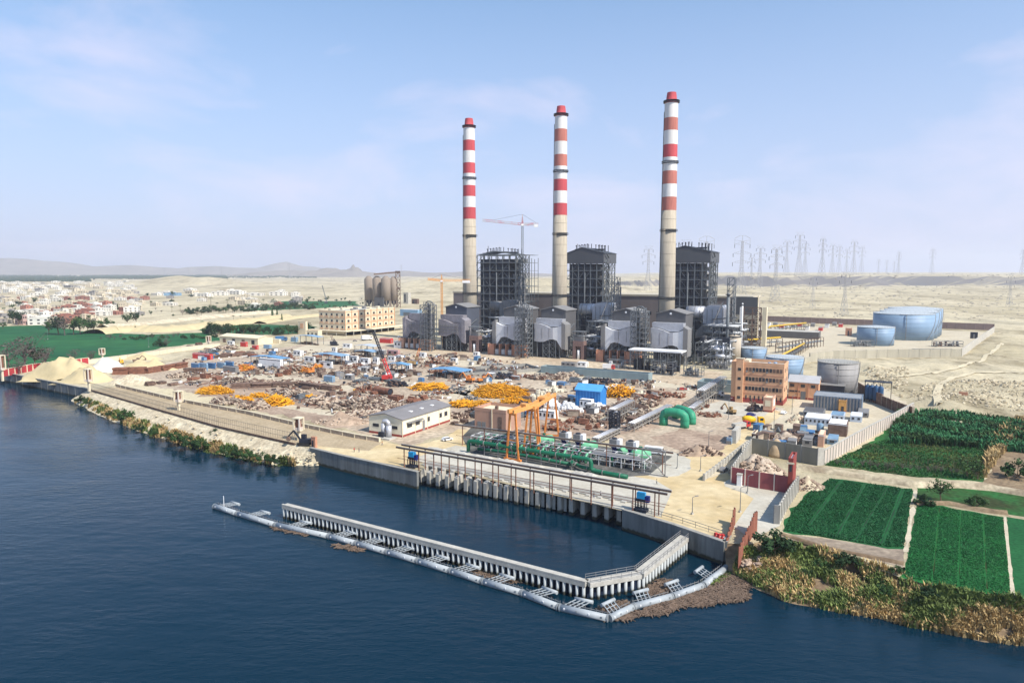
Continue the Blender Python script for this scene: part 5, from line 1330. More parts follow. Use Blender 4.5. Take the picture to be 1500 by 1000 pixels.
# grey precast block and blue cabin
o, W, D, hh = bld('precast_block', 'tall pale grey precast concrete box in the yard beside the site road', 'concrete box', 1078, 650, 1071, 1089, 631, M_concl, M_concl, parapet=0)
o, W, D, hh = bld('site_cabin', 'small dark blue cabin beside the grey precast block', 'cabin', 1071, 651, 1064, 1075, 642, M_tank, M_greyl, parapet=0, door=0.5)
# ================================================================ right side: offices, tanks, walls
# four storey brick building
o, W, D, hh = bld('office_building', 'four storey peach brick office building with a stair tower, beside the pale blue tanks', 'office building', 1146.5, 594, 1070, 1154, 538, M_orange, M_concl, plinth=M_dred, parapet=1.6)
fh = hh/4; rr = random.Random(3)
for f in range(1, 4):
    z0 = f*fh+fh*0.35; z1 = f*fh+fh*0.75
    for i in range(11):
        x = W*0.27+W*0.71*(i+0.5)/11; MB().box(x-0.62,-0.12,z0,x+0.62,-0.004,z1).build('window', M_glass if rr.random()<0.8 else M_rustd, o)
        if f > 1 and rr.random() < 0.5: MB().box(x-0.5,-0.75,z0-0.5,x+0.3,-0.13,z0+0.35).build('air_conditioner', M_greyl, o)
    for y in (0.3, 0.7): MB().box(W+0.004,D*y-0.8,z0,W+0.12,D*y+0.8,z1).build('window', M_glass, o)
    MB().box(W*0.255,-0.1,f*fh-0.2,W+0.05,-0.003,f*fh+0.15).build('floor_band', M_brick, o)
for i in range(9): x = W*0.3+W*0.66*i/8; MB().box(x-0.35,-0.1,fh*0.35,x+0.35,-0.004,fh*0.8).build('window', M_glass, o)
t = MB().box(W*0.1,-1.6,0,W*0.24,-0.062,hh+3.2).build('stair_tower', M_orange, o)
for f in range(4): MB().box(W*0.14,-1.7,f*fh+fh*0.4,W*0.2,-1.603,f*fh+fh*0.7).build('window', M_glass, t)
MB().box(W*0.09,-1.7,hh+3.21,W*0.25,0.2,hh+3.6).build('tower_cap', M_cream, t)
MB().box(W*0.24,0.4,hh+0.07,W*0.33,D*0.5,hh+2.6).build('roof_hut', M_cream, o)
MB().tube((W*0.8,D*0.4,hh+0.06),(W*0.8,D*0.4,hh+1.6),0.9,10).tube((W*0.68,D*0.5,hh+0.06),(W*0.68,D*0.5,hh+1.2),0.8,10).build('roof_tank', M_tank, o, True)
o, W, D, hh = bld('annex_building', 'two storey peach hall with a pale pitched roof right of the four storey building', 'building', 1198, 587, 1154.5, 1212, 562, M_orange, mat('pale_roof', (0.42,0.42,0.42), 0.7, 0.1, 0.2), 'gablex', plinth=M_dred)
for x in (0.12,0.48,0.82): MB().box(W*x-1,-0.12,hh*0.72,W*x+1,-0.004,hh*0.9).build('window', M_glass, o)
for x in (0.12,0.3): MB().box(W*x-1.2,-0.12,hh*0.42,W*x+1.2,-0.004,hh*0.52).build('window', M_glass, o)
MB().box(W*0.5-1.2,-0.12,0.05,W*0.5+1.2,-0.004,hh*0.48).build('door', M_steel, o)
for x in (0.33,0.66,0.99): MB().box(W*x-0.2,-0.25,0,W*x+0.2,-0.004,hh-0.2).build('wall_pier', M_brick, o)
o, W, D, hh = bld('brick_hut', 'small pink brick gatehouse in front of the four storey building', 'hut', 1131, 604, 1117.5, 1137, 585, M_brickp, M_cream, parapet=0.8, plinth=M_dred)
MB().box(W*0.2,-0.1,hh*0.45,W*0.8,-0.004,hh*0.9).build('window', M_cream, o); MB().box(W+0.004,D*0.3,hh*0.4,W+0.1,D*0.7,hh*0.9).build('window', M_white, o)
# tanks
def tank(name, label, cpx, wpx, base, top, m, roofm, dome=0.08, group='round storage tanks', ladder=True, cat='storage tank', rail=True):
    p0 = at(cpx, base); r = wpx/2/FOC*(p0.y*CP + H*SN); P = Vector((p0.x, p0.y + r, 0)); P.x = p0.x*(P.y/p0.y)
    h = hgt(cpx, base, top)
    o = empty(name, P, 0, label, cat, group); n = 48
    MB().lathe([(r,0),(r,h)], n).build('shell', m, o, True)
    MB().lathe([(r+0.25,h-0.25),(r+0.25,h+0.12),(r*0.98,h+0.2),(0.01,h+0.2+r*dome)], n).build('roof', roofm, o, False)
    b = MB()
    for i in range(1, 6): b.lathe([(r+0.02,h*i/6-0.1),(r+0.1,h*i/6-0.1),(r+0.1,h*i/6+0.05),(r+0.02,h*i/6+0.05)], n)
    b.build('shell_girder', m, o)
    s = MB()
    for i in range(14):
        a0 = -1.25+i*0.06; a1 = a0+0.06; z0 = h*i/14; z1 = h*(i+1)/14
        s.beam(((r+0.4)*math.cos(a0),(r+0.4)*math.sin(a0),z0),((r+0.4)*math.cos(a1),(r+0.4)*math.sin(a1),z1),0.4,0.16)
        s.beam(((r+0.7)*math.cos(a0),(r+0.7)*math.sin(a0),z0+1.1),((r+0.7)*math.cos(a1),(r+0.7)*math.sin(a1),z1+1.1),0.1)
    s.build('spiral_stair', M_greyl, o)
    if rail:
        q = MB()
        for i in range(40):
            a = 2*PI*i/40; c_, s_ = math.cos(a)*r, math.sin(a)*r; q.beam((c_,s_,h+0.1),(c_,s_,h+1.2),0.08)
            a2 = 2*PI*(i+1)/40; q.beam((c_,s_,h+1.2),(math.cos(a2)*r,math.sin(a2)*r,h+1.2),0.08)
        q.build('roof_rail', M_greyl, o)
    q = MB().tube((r*math.cos(-2.0),r*math.sin(-2.0)-0.5,0.5),(r*math.cos(-2.0),r*math.sin(-2.0)-0.5,h),0.22,8); q.build('down_pipe', M_greyl, o)
    return o, P, r, h
bt = 'big blue fuel tank'
tank('fuel_tank', 'front big blue fuel tank with a spiral stair, right of the smaller blue tank', 1321.5, 82, 499, 461, M_tank, M_tankroof, 0.07, 'big blue fuel tanks')
tank('fuel_tank', 'second big blue fuel tank, mostly hidden right behind the front one', 1329, 78, 496.5, 458, M_tank, M_tankroof, 0.07, 'big blue fuel tanks')
tank('fuel_tank', 'third big blue fuel tank behind two others in the walled yard', 1334, 75, 494, 455.5, M_tank, M_tankroof, 0.07, 'big blue fuel tanks')
tank('fuel_tank', 'farthest big blue fuel tank, only its roof and right edge in view', 1338, 72, 492, 453, M_tank, M_tankroof, 0.07, 'big blue fuel tanks')
tank('fuel_tank', 'smaller blue tank left of the big ones in the walled yard', 1281.5, 50, 507, 480.5, M_tank, M_tankroof, 0.08)
tank('water_tank', 'pale blue tank behind the left part of the four storey building', 1103.5, 36, 532, 511, M_tank, M_tankroof, 0.06)
tank('water_tank', 'wider pale blue tank behind the peach hall', 1148, 53, 556, 525.5, M_tank, M_tankroof, 0.06)
tank('water_tank', 'bare grey steel tank with diagonal stair beside the dark blue vessels', 1225, 56, 584, 533, M_tgrey, mat('grey_plate_roof',(0.33,0.32,0.29),0.7,0.15,0.2), 0.05)
# dark pump canopy before the grey tank
o, W, D, hh = bld('pump_shelter', 'dark shelter with grey lean-to roof in front of the grey steel tank', 'shelter', 1236, 586, 1200, 1242, 566, M_dark, M_greyl, 'shed')
# dark blue vessels
for i, (px, py) in enumerate(((1270,588),(1276,589),(1282.5,590.5),(1289,591))):
    p = at(px,py); o = empty('filter_vessel', p, 0, 'tall dark blue vessel, %s of four beside the grey steel tank' % ('leftmost','second','third','rightmost')[i], 'vessel', 'dark blue filter vessels')
    h = hgt(px,py,563+i*0.7); MB().lathe([(0.01,1.2),(0.9,1.4),(1.4,2.2),(1.4,h-1),(0.9,h-0.2),(0.01,h)],16).build('shell', M_vessel if False else mat('vessel_blue',(0.025,0.075,0.16),0.45,0.15,0.4), o, True)
    f = MB()
    for a in range(3): f.beam((1.2*math.cos(a*2.1),1.2*math.sin(a*2.1),0),(1.2*math.cos(a*2.1),1.2*math.sin(a*2.1),2.4),0.25)
    f.build('leg', M_dark, o)
    MB().tube((0,0,h-0.1),(0,0,h+0.7),0.3,8).build('nozzle', M_steel, o)
o = empty('vessel_gantry', at(1266,587), TH, 'dark steel platform frame around the dark blue vessels', 'steel frame'); b = MB()
for x in (0,4,8,12):
    for y in (-2,3): b.beam((x,y-x*0.0,0),(x,y,10.5),0.25)
b.box(-0.3,-2.2,10.5,12.3,3.2,10.7); b.beam((0,-2,11.6),(12,-2,11.6),0.1); b.build('frame', M_dark, o)
# ribbed blue grey building and orange guard hut
o, W, D, hh = bld('electrical_building', 'blue grey building with white wall ribs behind the container yard', 'building', 1262, 605, 1191, 1268, 585, mat('slate_blue_wall',(0.16,0.21,0.27),0.7,0.12,0.3), mat('slate_roof',(0.25,0.27,0.29),0.8,0.15,0.3), parapet=0.3)
for i in range(15): x = W*(i+0.5)/15; MB().box(x-0.35,-0.4,0,x+0.35,-0.004,hh+0.1).build('wall_rib', M_greyl, o)
o, W, D, hh = bld('guard_hut', 'orange guard hut with a dark door against the blue grey ribbed building', 'hut', 1239, 604, 1228, 1242.5, 588.5, M_ohut if False else mat('ochre_wall',(0.60,0.32,0.10),0.85,0.1,0.3), M_cream, parapet=0.7, plinth=M_dred)
MB().box(W*0.35,-0.1,0.05,W*0.7,-0.004,hh*0.55).build('door', M_glass, o)
# container yard
def cabin(label, cpx, cpy, pxL, pxR, top, m, roofm=None, win=3, name='site_cabin', cat='cabin', group='site cabins and containers', roof='flat', rot=None, h=None):
    o, W, D, hh = bld(name, label, cat, cpx, cpy, pxL, pxR, top, m, roofm or M_greyl, roof, group, rot, h=h, parapet=0)
    for i in range(win): x = W*(i+0.5)/win; MB().box(x-W/win*0.22,-0.08,hh*0.42,x+W/win*0.22,-0.004,hh*0.75).build('window', M_glass, o)
    MB().box(W+0.004,D*0.4,0.1,W+0.08,D*0.62,hh*0.72).build('door', M_greyl, o)
    MB().box(0.0,-0.06,hh*0.9,W,-0.004,hh*0.97).build('eaves_trim', M_dark if m is M_white else M_white, o)
    return o
M_wblue = mat('white_blue_panel', (0.46,0.52,0.60), 0.6, 0.12, 0.4, rnd=0.1)
cabin('long pale cabin in the container yard, nearest the site road', 1215, 625, 1178, 1220, 614, M_wblue, M_white, 6)
cabin('grey roofed cabin behind the long pale cabin', 1206, 613, 1176, 1214, 604, M_greyl, M_grey, 4)
cabin('pale blue roofed cabin left of the white roofed hut', 1236, 618, 1216, 1244, 609, M_wblue, M_blul, 3)
cabin('white roofed open hut with dark red front by the precast boundary wall', 1240, 640, 1212, 1251, 622, M_rustd, M_white, 0, 'open_hut', 'hut')
cabin('small white cabin near right end of the container yard', 1262, 619, 1245, 1268, 610, M_wblue, M_white, 2)
cabin('grey flat cabin at the far right of container yard', 1272, 612, 1256, 1279, 604, M_greyl, M_greyl, 2)
cabin('low blue sheeted cabin against the precast boundary wall', 1226, 652, 1211, 1234, 644, M_blul, M_blul, 1)
cabin('brown gatepost hut behind the grey precast wall', 1206, 655, 1197.5, 1210, 637, M_brickp, M_cream, 0, 'gate_hut', 'hut')
cabin('grey machine cabin behind the grey precast wall', 1189, 655, 1175, 1193, 644, M_greyl, M_grey, 1)
cabin('small cream hut with brown roof beside the site road', 1106, 645, 1101, 1110, 634, M_cream, M_rustd, 1, 'hut', 'hut')
o = empty('water_container', at(1201,634), 0, 'small round pale blue water tank among the cabins', 'water tank')
MB().lathe([(0.01,1.0),(1.3,1.0),(1.4,1.3),(1.4,3.6),(0.9,4.1),(0.01,4.3)],16).build('tank_body', M_blul, o, True); MB().box(-1.4,-1.4,0,1.4,1.4,0.98).build('stand', M_rustd, o)
o = empty('orange_drum', at(1224,636), 0, 'tall orange gas drum at the front of white roofed hut', 'drum'); MB().tube((0,0,0),(0,0,3.6),0.75,12).build('drum_body', M_org, o, True); MB().tube((0,0,3.6),(0,0,4.0),0.3,8).build('cap', M_dark, o)
# precast boundary walls
pan = (0.56,0.50,0.44)
M_precast = mat('precast_pale', (0.56,0.48,0.41), 0.9, 0.16, 0.4, streak=True)
M_precg = mat('precast_grey', (0.21,0.20,0.165), 0.9, 0.16, 0.3, streak=True)
M_redwall = mat('red_wall_panel', (0.26,0.075,0.08), 0.9, 0.16, 0.4, streak=True)
wallrun('boundary_wall', 'pale pink precast boundary wall running up beside the crop field', 'boundary wall', [at(1206,681), at(1268,645), at(1310,622), at(1337,606)], 0, 5.2, 0.35, M_precast, M_concl, 3.0, M_concl)
wallrun('boundary_wall', 'grey precast wall behind the mud dome and rubble', 'boundary wall', [at(1100,664), at(1150,672), at(1197,681.5)], 0, 6.0, 0.35, M_precg, None, 5.5, M_concd)
wallrun('boundary_wall', 'short pale return wall between grey precast wall and crop field', 'boundary wall', [at(1197,681.5), at(1206,681)], 0, 6.2, 0.5, M_concl)
wallrun('boundary_wall', 'tall pale wall along right side of the site road', 'boundary wall', [at(1072,707), at(1086,686), at(1100,664)], 0, 5.6, 0.35, M_concl, None, 3.0, M_conc)
wallrun('boundary_wall', 'low pale wall along left side of the site road', 'boundary wall', [at(1031,704), at(1062,680), at(1098,652), at(1122,634)], 0, 2.2, 0.35, M_concl, None, 3.2, M_concl)
wallrun('boundary_wall', 'dark red panelled wall with white posts behind the concrete yard', 'boundary wall', [at(1071,707), at(1112,715), at(1156,722)], 0, 5.2, 0.35, M_redwall, None, 4.4, M_precast)
wallrun('boundary_wall', 'grey concrete wall between concrete yard and front crop field', 'boundary wall', [at(1168,721), at(1152,745), at(1140,767)], 0, 5.0, 0.4, M_concl, None, 2.6, M_conc)
wallrun('boundary_wall', 'short grey end wall facing the river by the dark bush', 'boundary wall', [at(1133,766.5), at(1140,767)], 0, 5.1, 0.6, M_concd)
o, W, D, hh = bld('watch_post', 'small red brick watch post with white cap on the corner of red wall', 'watch post', 1160, 724, 1153, 1165, 675, M_dred, M_white, parapet=0.8)
MB().box(W*0.25,-0.1,hh*0.68,W*0.75,-0.004,hh*0.86).build('window', M_glass, o); MB().box(-0.3,-0.3,hh*0.9,W+0.3,-0.05,hh*0.95).build('ledge', M_cream, o)
o = empty('gate_pillar', at(1083,711), TH, 'small white pillar box standing before the red panelled wall', 'pillar'); MB().box(-0.7,-0.7,0,0.7,0.7,3.6).build('pillar', M_white, o); MB().box(-0.85,-0.85,3.61,0.85,0.85,3.9).build('cap', M_concl, o)
# mud dome
def heap(name, label, px, py, wpx, top, m, seed=0, cat='heap', group=None, kind=None, depth=0.6, steep=1.0, bits=None, nb=0, bs=0.5, z=0.0, rough=0.5):
    """an earthen heap: noisy dome, with loose pieces"""
    p = at(px, py, z); r = wpx/2/FOC*(p.y*CP + (H-z)*SN); h = max(0.6, hgt(px, py, top, z)); n = 18
    ry = r*depth; c = Vector((p.x, p.y+ry*0.7, z-0.1)); vs = []
    for j in range(n+1):
        for i in range(n+1):
            a, b_ = i/n*2-1, j/n*2-1; q = math.hypot(a, b_)
            q *= 1+rough*0.7*mnoise.noise(Vector((a*1.3+seed*3, b_*1.3, seed))); k = max(0, (0.5+0.5*math.cos(PI*min(1,q)))*0.55+0.45*max(0,1-q))**steep; k = k*(1+rough*fbm(a*2+seed, b_*2, 1.4, 4, seed)*1.8) if q < 1 else -0.05
            vs.append((a*r, b_*ry, h*k))
    mb = MB().add(vs, [(j*(n+1)+i, j*(n+1)+i+1, (j+1)*(n+1)+i+1, (j+1)*(n+1)+i) for j in range(n) for i in range(n)])
    o = mb.build(name, m, None, True, loc=c)
    tag(o, label, cat, group, kind)
    if bits:
        rr = random.Random(seed); e = MB()
        for q in range(nb):
            a = rr.random()*2*PI; d = rr.random()**0.6; x, y = math.cos(a)*r*d, math.sin(a)*ry*d; zz = h*max(0, 1-d)**steep
            e.rock((x, y, zz), bs*(0.5+rr.random()), rr.random())
        e.build('loose_stones', bits, o)['kind'] = 'stuff'
    return o
p = at(1136.5, 668); o = MB().lathe([(2.9,0),(2.8,1.2),(2.5,2.8),(2.1,4.2),(1.5,5.5),(0.8,6.3),(0.01,6.7)], 24).build('mud_dome', mat('mud_plaster',(0.42,0.31,0.19),0.95,0.2,0.5,bump=0.5), None, True, loc=p); tag(o, 'tan mud dome rising in front of the grey precast wall end', 'dome')
heap('rubble_mound', 'pinkish rubble mound between red wall and mud dome', 1116, 698, 84, 672, M_tan, 5, 'rubble', None, None, 0.6, 0.75, M_rubble if False else mat('rubble_stone',(0.36,0.27,0.20),0.95,0.35,0.8,rnd=0.2), 260, 0.55)
heap('rubble_slope', 'rocky rubble slope right of the watch post, above the front crop field', 1186, 718, 56, 702, M_bank, 6, 'rubble', None, None, 0.6, 0.9, MATS['rubble_stone'], 220, 0.45)
heap('rubble_mound', 'low rubble pile behind the grey precast wall, left of the cabins', 1158, 648, 60, 636, M_tan, 7, 'rubble', None, None, 0.6, 1, MATS['rubble_stone'], 120, 0.6)
heap('spoil_heap', 'sandy spoil heap with stones beside the long pale cabin', 1172, 620, 36, 606, M_bank, 8, 'heap', None, None, 0.6, 1, MATS['rubble_stone'], 60, 0.6)
# field edge berm
def berm(name, label, pix, w, h, m, seed, kind='structure'):
    pts = [at(*q) for q in pix]; vs = []; rows = []
    for a, c in zip(pts[:-1], pts[1:]):
        n = max(2, int((c-a).length/2.0))
        for i in range(n): rows.append(a+(c-a)*(i/n))
    rows.append(pts[-1]); K = 7
    for i, p in enumerate(rows):
        d = (rows[min(i+1,len(rows)-1)]-rows[max(i-1,0)]).normalized(); nn = Vector((-d.y,d.x,0))
        for j in range(K):
            t = j/(K-1)*2-1; z = h*(1-t*t)*(0.7+0.9*abs(fbm(p.x+t*3,p.y,0.22,3,seed))); q = p+nn*(t*w*(1+0.4*fbm(p.x,p.y,0.1,2,seed+t)))
            vs.append((q.x,q.y,z-0.08+ (0 if 0<j<K-1 else -0.1)))
    o = MB().add(vs,[(i*K+j,i*K+j+1,(i+1)*K+j+1,(i+1)*K+j) for i in range(len(rows)-1) for j in range(K-1)]).build(name, m, smooth=True)
    o['kind'] = kind; return o
berm('earth_bank', '', [(1168,685),(1215,692),(1280,702),(1340,712),(1400,712),(1450,716),(1520,728)], 2.1, 2.0, mat('berm_soil', (0.27, 0.21, 0.14), 0.95, 0, 0.12, streak='world', rgb2=(0.52, 0.45, 0.31), thr=(0.38, 0.62), fine=(0.9, 0.25)), 3)
berm('earth_bank', '', [(1340,738),(1390,738),(1440,748),(1475,752)], 1.6, 1.2, M_soil, 4)
berm('earth_bank', '', [(1144,782),(1200,800),(1260,813),(1324,826)], 1.0, 0.8, M_soil, 5)
berm('earth_bank', '', [(1352,612),(1400,622),(1500,632),(1560,636)], 2.2, 2.0, M_bank, 6)
# ---- tank farm enclosure
wallrun('enclosure_wall', 'long pale concrete wall along the front of the tank farm', 'boundary wall', [at(1186,530), at(1220,526), at(1300,524), at(1408,523)], 0, 6.6, 0.6, M_cwall if False else mat('tan_concrete',(0.40,0.37,0.29),0.9,0.15,0.15,streak=True), None, 9, mat('tan_concrete_post',(0.44,0.41,0.33),0.9,0.1,0.3))
wallrun('enclosure_wall', 'pale concrete wall slanting up the right side of the tank farm', 'boundary wall', [at(1408,523), at(1430,506), at(1456,487)], 0, 6.6, 0.6, M_concl)
wallrun('enclosure_wall', 'pale concrete wall on the left side of the tank farm, below the pipe racks', 'boundary wall', [at(1132,548), at(1160,538), at(1186,530)], 0, 4.0, 0.6, MATS['tan_concrete'])
wallrun('desert_wall', 'long brown panelled wall along the desert edge behind the tank farm', 'boundary wall', [at(1104,470), at(1200,474), at(1300,478), at(1456,484)], 0, 7.5, 0.5, mat('brown_panel_wall',(0.26,0.185,0.165),0.9,0.12,0.2), None, 9, mat('brown_panel_post',(0.36,0.28,0.24),0.9,0.1,0.3))
wallrun('boundary_wall', 'dark rough wall running down from blue vessels toward the corn field', 'boundary wall', [at(1292,594), at(1315,604), at(1337,612)], 0, 5.0, 0.6, M_rustd, None, 5, M_tan)
wallrun('boundary_wall', 'dark brown wall behind the blue vessels', 'boundary wall', [at(1256,575), at(1280,590), at(1292,594)], 0, 6, 0.5, M_rustd)
sheet('tank_yard', [(1190,528),(1300,523),(1405,522),(1452,487),(1300,480),(1180,478),(1110,474),(1106,500),(1130,545)], 0.02, M_path, 0, zs=0)
# pipe racks & yellow pipes between hall and tank farm
def rack(label, A, B, h, w, ypipe=True, seg=8, z0=0):
    a, c = at(*A), at(*B); D = c-a; Ln = D.length; o = empty('pipe_rack', a, math.atan2(D.y,D.x), label, 'pipe rack', 'pipe racks before the tank farm'); f = MB(); n = max(2,int(Ln/seg))
    for i in range(n+1):
        x = Ln*i/n
        for y in (0,w): f.beam((x,y,0),(x,y,h),0.4)
        f.beam((x,0,h),(x,w,h),0.35); f.beam((x,0,h*0.55),(x,w,h*0.55),0.35)
    f.build('frame', M_rustd, o); p = MB()
    for q in range(5): p.tube((0,w*(q+0.5)/5,h*0.55+0.4),(Ln,w*(q+0.5)/5,h*0.55+0.4),0.32,8)
    p.build('grey_pipe', M_steel, o, True)
    if ypipe: MB().pipe([(0,w*0.5,0.5),(0,w*0.5,h+0.4),(1.2,w*0.5,h+0.9),(Ln,w*0.5,h+0.9)],0.75,10).build('yellow_pipe', M_ypipe, o, True)
M_ypipe = mat('yellow_pipe_paint', (0.62,0.40,0.03), 0.5, 0.1)
rack('pipe rack with yellow pipe turning down beside the pale blue tank', (1089,512), (1146,507), 7, 5)
rack('pipe rack with yellow pipe behind the long grey shed', (1130,489), (1184,483), 7, 6)
rack('slanting pipe rack with yellow pipe along left wall of the tank farm', (1150,532), (1182,513), 5, 5)
rack('dark pipe rack in front of the long grey shed', (1146,518), (1206,507), 8, 6, False, 6)
o, W, D, hh = bld('long_shed', 'long dark grey shed between the yellow pipe racks', 'shed', 1199, 497, 1106, 1202, 487, M_grey, M_concl, parapet=0)
o, W, D, hh = bld('valve_house', 'orange brick cubicle beside the smaller blue tank', 'hut', 1247, 492, 1238, 1250, 481, M_brick, M_cream, parapet=0.3)
MB().box(W*0.4,-0.1,0.1,W*0.6,-0.004,hh*0.7).build('door', M_dark, o)
o, W, D, hh = bld('valve_house', 'dark equipment shed beside the far corner of the tank farm', 'shed', 1432, 496, 1421, 1436, 487, M_dark, M_grey, parapet=0.3)
MB().box(W*0.4,-0.1,0.1,W*0.6,-0.004,hh*0.7).build('door', M_greyl, o)
for i in range(12):
    px = 1120+i*9.5+R.random()*4; py = 477+R.random()*8
    cabin('small %s cabin in the works yard behind the yellow pipe racks' % ('white','grey','red')[i%3], px+6, py, px, px+8, py-5, (M_white,M_greyl,M_red)[i%3], None, 0, 'site_cabin', 'cabin', 'tiny cabins behind the pipe racks')
skid('tangle of grey pump pipes left of the smaller blue tank', at(1252,508), 0, 18, 8, 6, 20, M_steel, 31, group='pipework beside the fuel tanks')
skid('tangle of brown pump pipes right of the big blue tanks', at(1372,508), 0, 24, 8, 5, 20, M_rustd, 32, group='pipework beside the fuel tanks')
skid('low pipe manifold in front of the big blue fuel tanks', at(1340,517), 0, 34, 5, 3, 18, M_dark, 33, group='pipework beside the fuel tanks')
# red brick hut on the desert slope
o, W, D, hh = bld('brick_hut', 'small roofless red brick hut alone on the sandy slope above the corn', 'hut', 1417, 586, 1404, 1421, 576, M_brick, M_bank, parapet=0.5)
MB().box(W*0.3,-0.1,0.05,W*0.45,-0.004,hh*0.7).build('door', M_rustd, o)
o = heap('tarp_cover', 'green tarpaulin lying on the spoil ground at far right', 1489, 583, 12, 578, mat('green_tarp',(0.10,0.45,0.28),0.7,0.15), 9, 'tarpaulin', None, None, 0.7, 0.7)
# ---- pylons
def pylon(kind):
    o = empty('pylon', (0,0,0), 0, 'x', 'pylon', 'steel pylons across the desert')
    Z = 62.0; b = MB()
    b.lattice((0,0), 0, 30, 8.4, 2.8, 4, 0.15); b.lattice((0,0), 30, Z-4, 2.8, 1.7, 6, 0.12); b.build('tower_body', M_pylon, o)
    arms = ((34,11),(44,10.5),(54,9)) if kind == 'a' else ((40,8),(49,9.5),(57,6.5))
    for z, w in arms:
        a = MB()
        for s in (-1, 1):
            for y in (-1.2, 1.2): a.beam((s*1.8,y,z),(s*w,0,z+0.6),0.14); a.beam((s*1.2,y,z+3),(s*w,0,z+0.6),0.12)
            for t in (0.35,0.65): a.beam((s*(1.8+(w-1.8)*t),0,z+0.2),(s*(1.8+(w-1.8)*t*0.8),0,z+3-2.2*t),0.14)
        a.build('cross_arm', M_pylon, o)
        for s in (-1,1): MB().tube((s*w,0,z+0.4),(s*w,0,z-3.6),0.28,6).build('insulator', M_dark, o)
    c = MB()
    if kind == 'a':
        for s in (-1,1): c.beam((s*9,0,Z-8),(s*9,0,Z-1),0.25); c.beam((s*9,0,Z-1),(s*3,0,Z+2),0.35); c.beam((s*1.3,0,Z-4),(s*9,0,Z-3),0.3)
        c.beam((-3,0,Z+2),(3,0,Z+2),0.35); c.beam((0,0,Z-4),(0,0,Z+2),0.3)
    else:
        c.beam((-6,0,Z),(6,0,Z),0.2); c.beam((-6,0,Z),(0,0,Z-4),0.16); c.beam((6,0,Z),(0,0,Z-4),0.16)
    c.build('peak_frame', M_pylon, o)
    learn(o); return o
PA, PB_ = pylon('a'), pylon('b'); usedp = {}
def putpylon(kind, px, top, base, label, rz=0.2):
    src = PA if kind == 'a' else PB_
    p = at(px, base); sc = hgt(px, base, top)/(64 if kind == 'a' else 62)
    p.z = gz(p.x, p.y)-0.5
    if kind not in usedp: usedp[kind] = 1; src.location = p; src.scale = (sc,)*3; src.rotation_euler = (0,0,rz); src['label'] = label
    else: dup(src, p, rz, label, sc)
putpylon('b', 949, 361, 426, 'pylon between middle and right-hand boiler houses, close behind the turbine hall', 0.15)
putpylon('a', 1085, 347, 432, 'tall arch topped pylon just right of right-hand boiler house', 0.15)
putpylon('a', 1033, 346, 430, 'arch topped pylon showing above the right-hand boiler house roof', 0.15)
putpylon('b', 1003, 352, 430, 'pylon just right of right-hand chimney, its top beside the shaft', 0.1)
putpylon('b', 1135, 360, 442, 'pylon with hanging insulators right of the brown braced frame', 0.25)
putpylon('b', 1112, 362, 424, 'slender pylon between the arch topped pylon and the one with hanging insulators', 0.1)
putpylon('b', 1100, 375, 420, 'smaller far pylon close right of the arch topped pylon', 0.3)
dist = [(1151,362,414),(1169,352,416),(1178,364,413),(1203,359,416),(1218,366,412),(1228,368,412),(1239,372,410),(1249,361,413),(1261,368,410),(1286,386,408),(1298,387,408),(1309,388,407),(1315,376,410),(1364,372,410),(1236,398,462),(1190,404,452),(1496,373,412),(1478,404,452)]
words = ['far slim pylon on the plateau, %s counting right from the pylon with hanging insulators' % w for w in ('first','second','third','fourth','fifth','sixth','seventh','eighth','ninth','tenth','eleventh','twelfth','thirteenth')]+['lone far pylon on the plateau above the fuel tanks','thin grey pylon on the desert left of the fuel tanks','faint pylon on the desert behind the yellow pipe racks','far pylon at the right edge of the picture','thin pylon on the desert slope near the right edge']
for (px,tp,bs),w in zip(dist, words): putpylon('b', px, tp, bs, w, R.random()*0.6)
for (px,tp,bs),w in zip(((169,388,402),(198,386,402),(241,391,406),(277,390,406),(325,390,408),(424,385,407),(588,388,406)), ('leftmost faint pylon over the river plain','second faint pylon over the river plain','faint pylon left of the pale dunes','faint pylon above the pale dunes','faint pylon right of the pale dunes','faint pylon above the red roofed houses','faint pylon right of the silos')): putpylon('b', px, tp, bs, w, R.random())
# ================================================================ left side: office block, silos, cranes, construction yard
o, W, D, hh = bld('office_building', 'three storey cream and orange office block with long porch, left of the power block', 'office building', 506, 491, 468, 578, 457, M_cream, M_concl, parapet=1.5, rot=TH)
fh = (hh-5)/3
for f in range(3):
    z0 = 5+f*fh+fh*0.3; z1 = 5+f*fh+fh*0.72
    for i in range(8): y = D*(i+0.5)/8; MB().box(W+0.004,y-1.5,z0+0.3,W+0.2,y+1.5,z1-0.2).build('window', M_glass, o); MB().box(W+0.21,y-3,z0-1.0,W+0.5,y+3,z0-0.1).build('window_spandrel', M_orange, o)
    for i in range(5): x = W*(i+0.5)/5; MB().box(x-1.1,-0.2,z0+0.3,x+1.1,-0.004,z1-0.2).build('window', M_glass, o); MB().box(x-2.4,-0.5,z0-1.0,x+2.4,-0.21,z0-0.1).build('window_spandrel', M_orange, o)
for f in range(4): MB().box(-0.3,-0.3,5+f*fh-0.35,W+0.3,-0.005,5+f*fh+0.1).box(W+0.005,0,5+f*fh-0.35,W+0.3,D+0.3,5+f*fh+0.1).build('floor_band', M_orange, o)
for i in range(9): MB().box(W+0.31,D*i/8-0.4,5,W+0.7,D*i/8+0.4,hh+1.4).build('facade_pier', M_orange, o)
for i in range(7): x, y = W*R.random()*0.8, D*(i+0.5)/7; MB().box(x+1,y-2,hh+0.07,x+5,y+1.5,hh+2.6).build('roof_unit', M_greyl if i%2 else M_cream, o)
pc = MB().box(-10,-8,4.4,W+9,-0.6,5.0).box(W+0.8,-0.6,4.4,W+12,D+14,5.0); pc.build('porch_roof', M_cream, o)
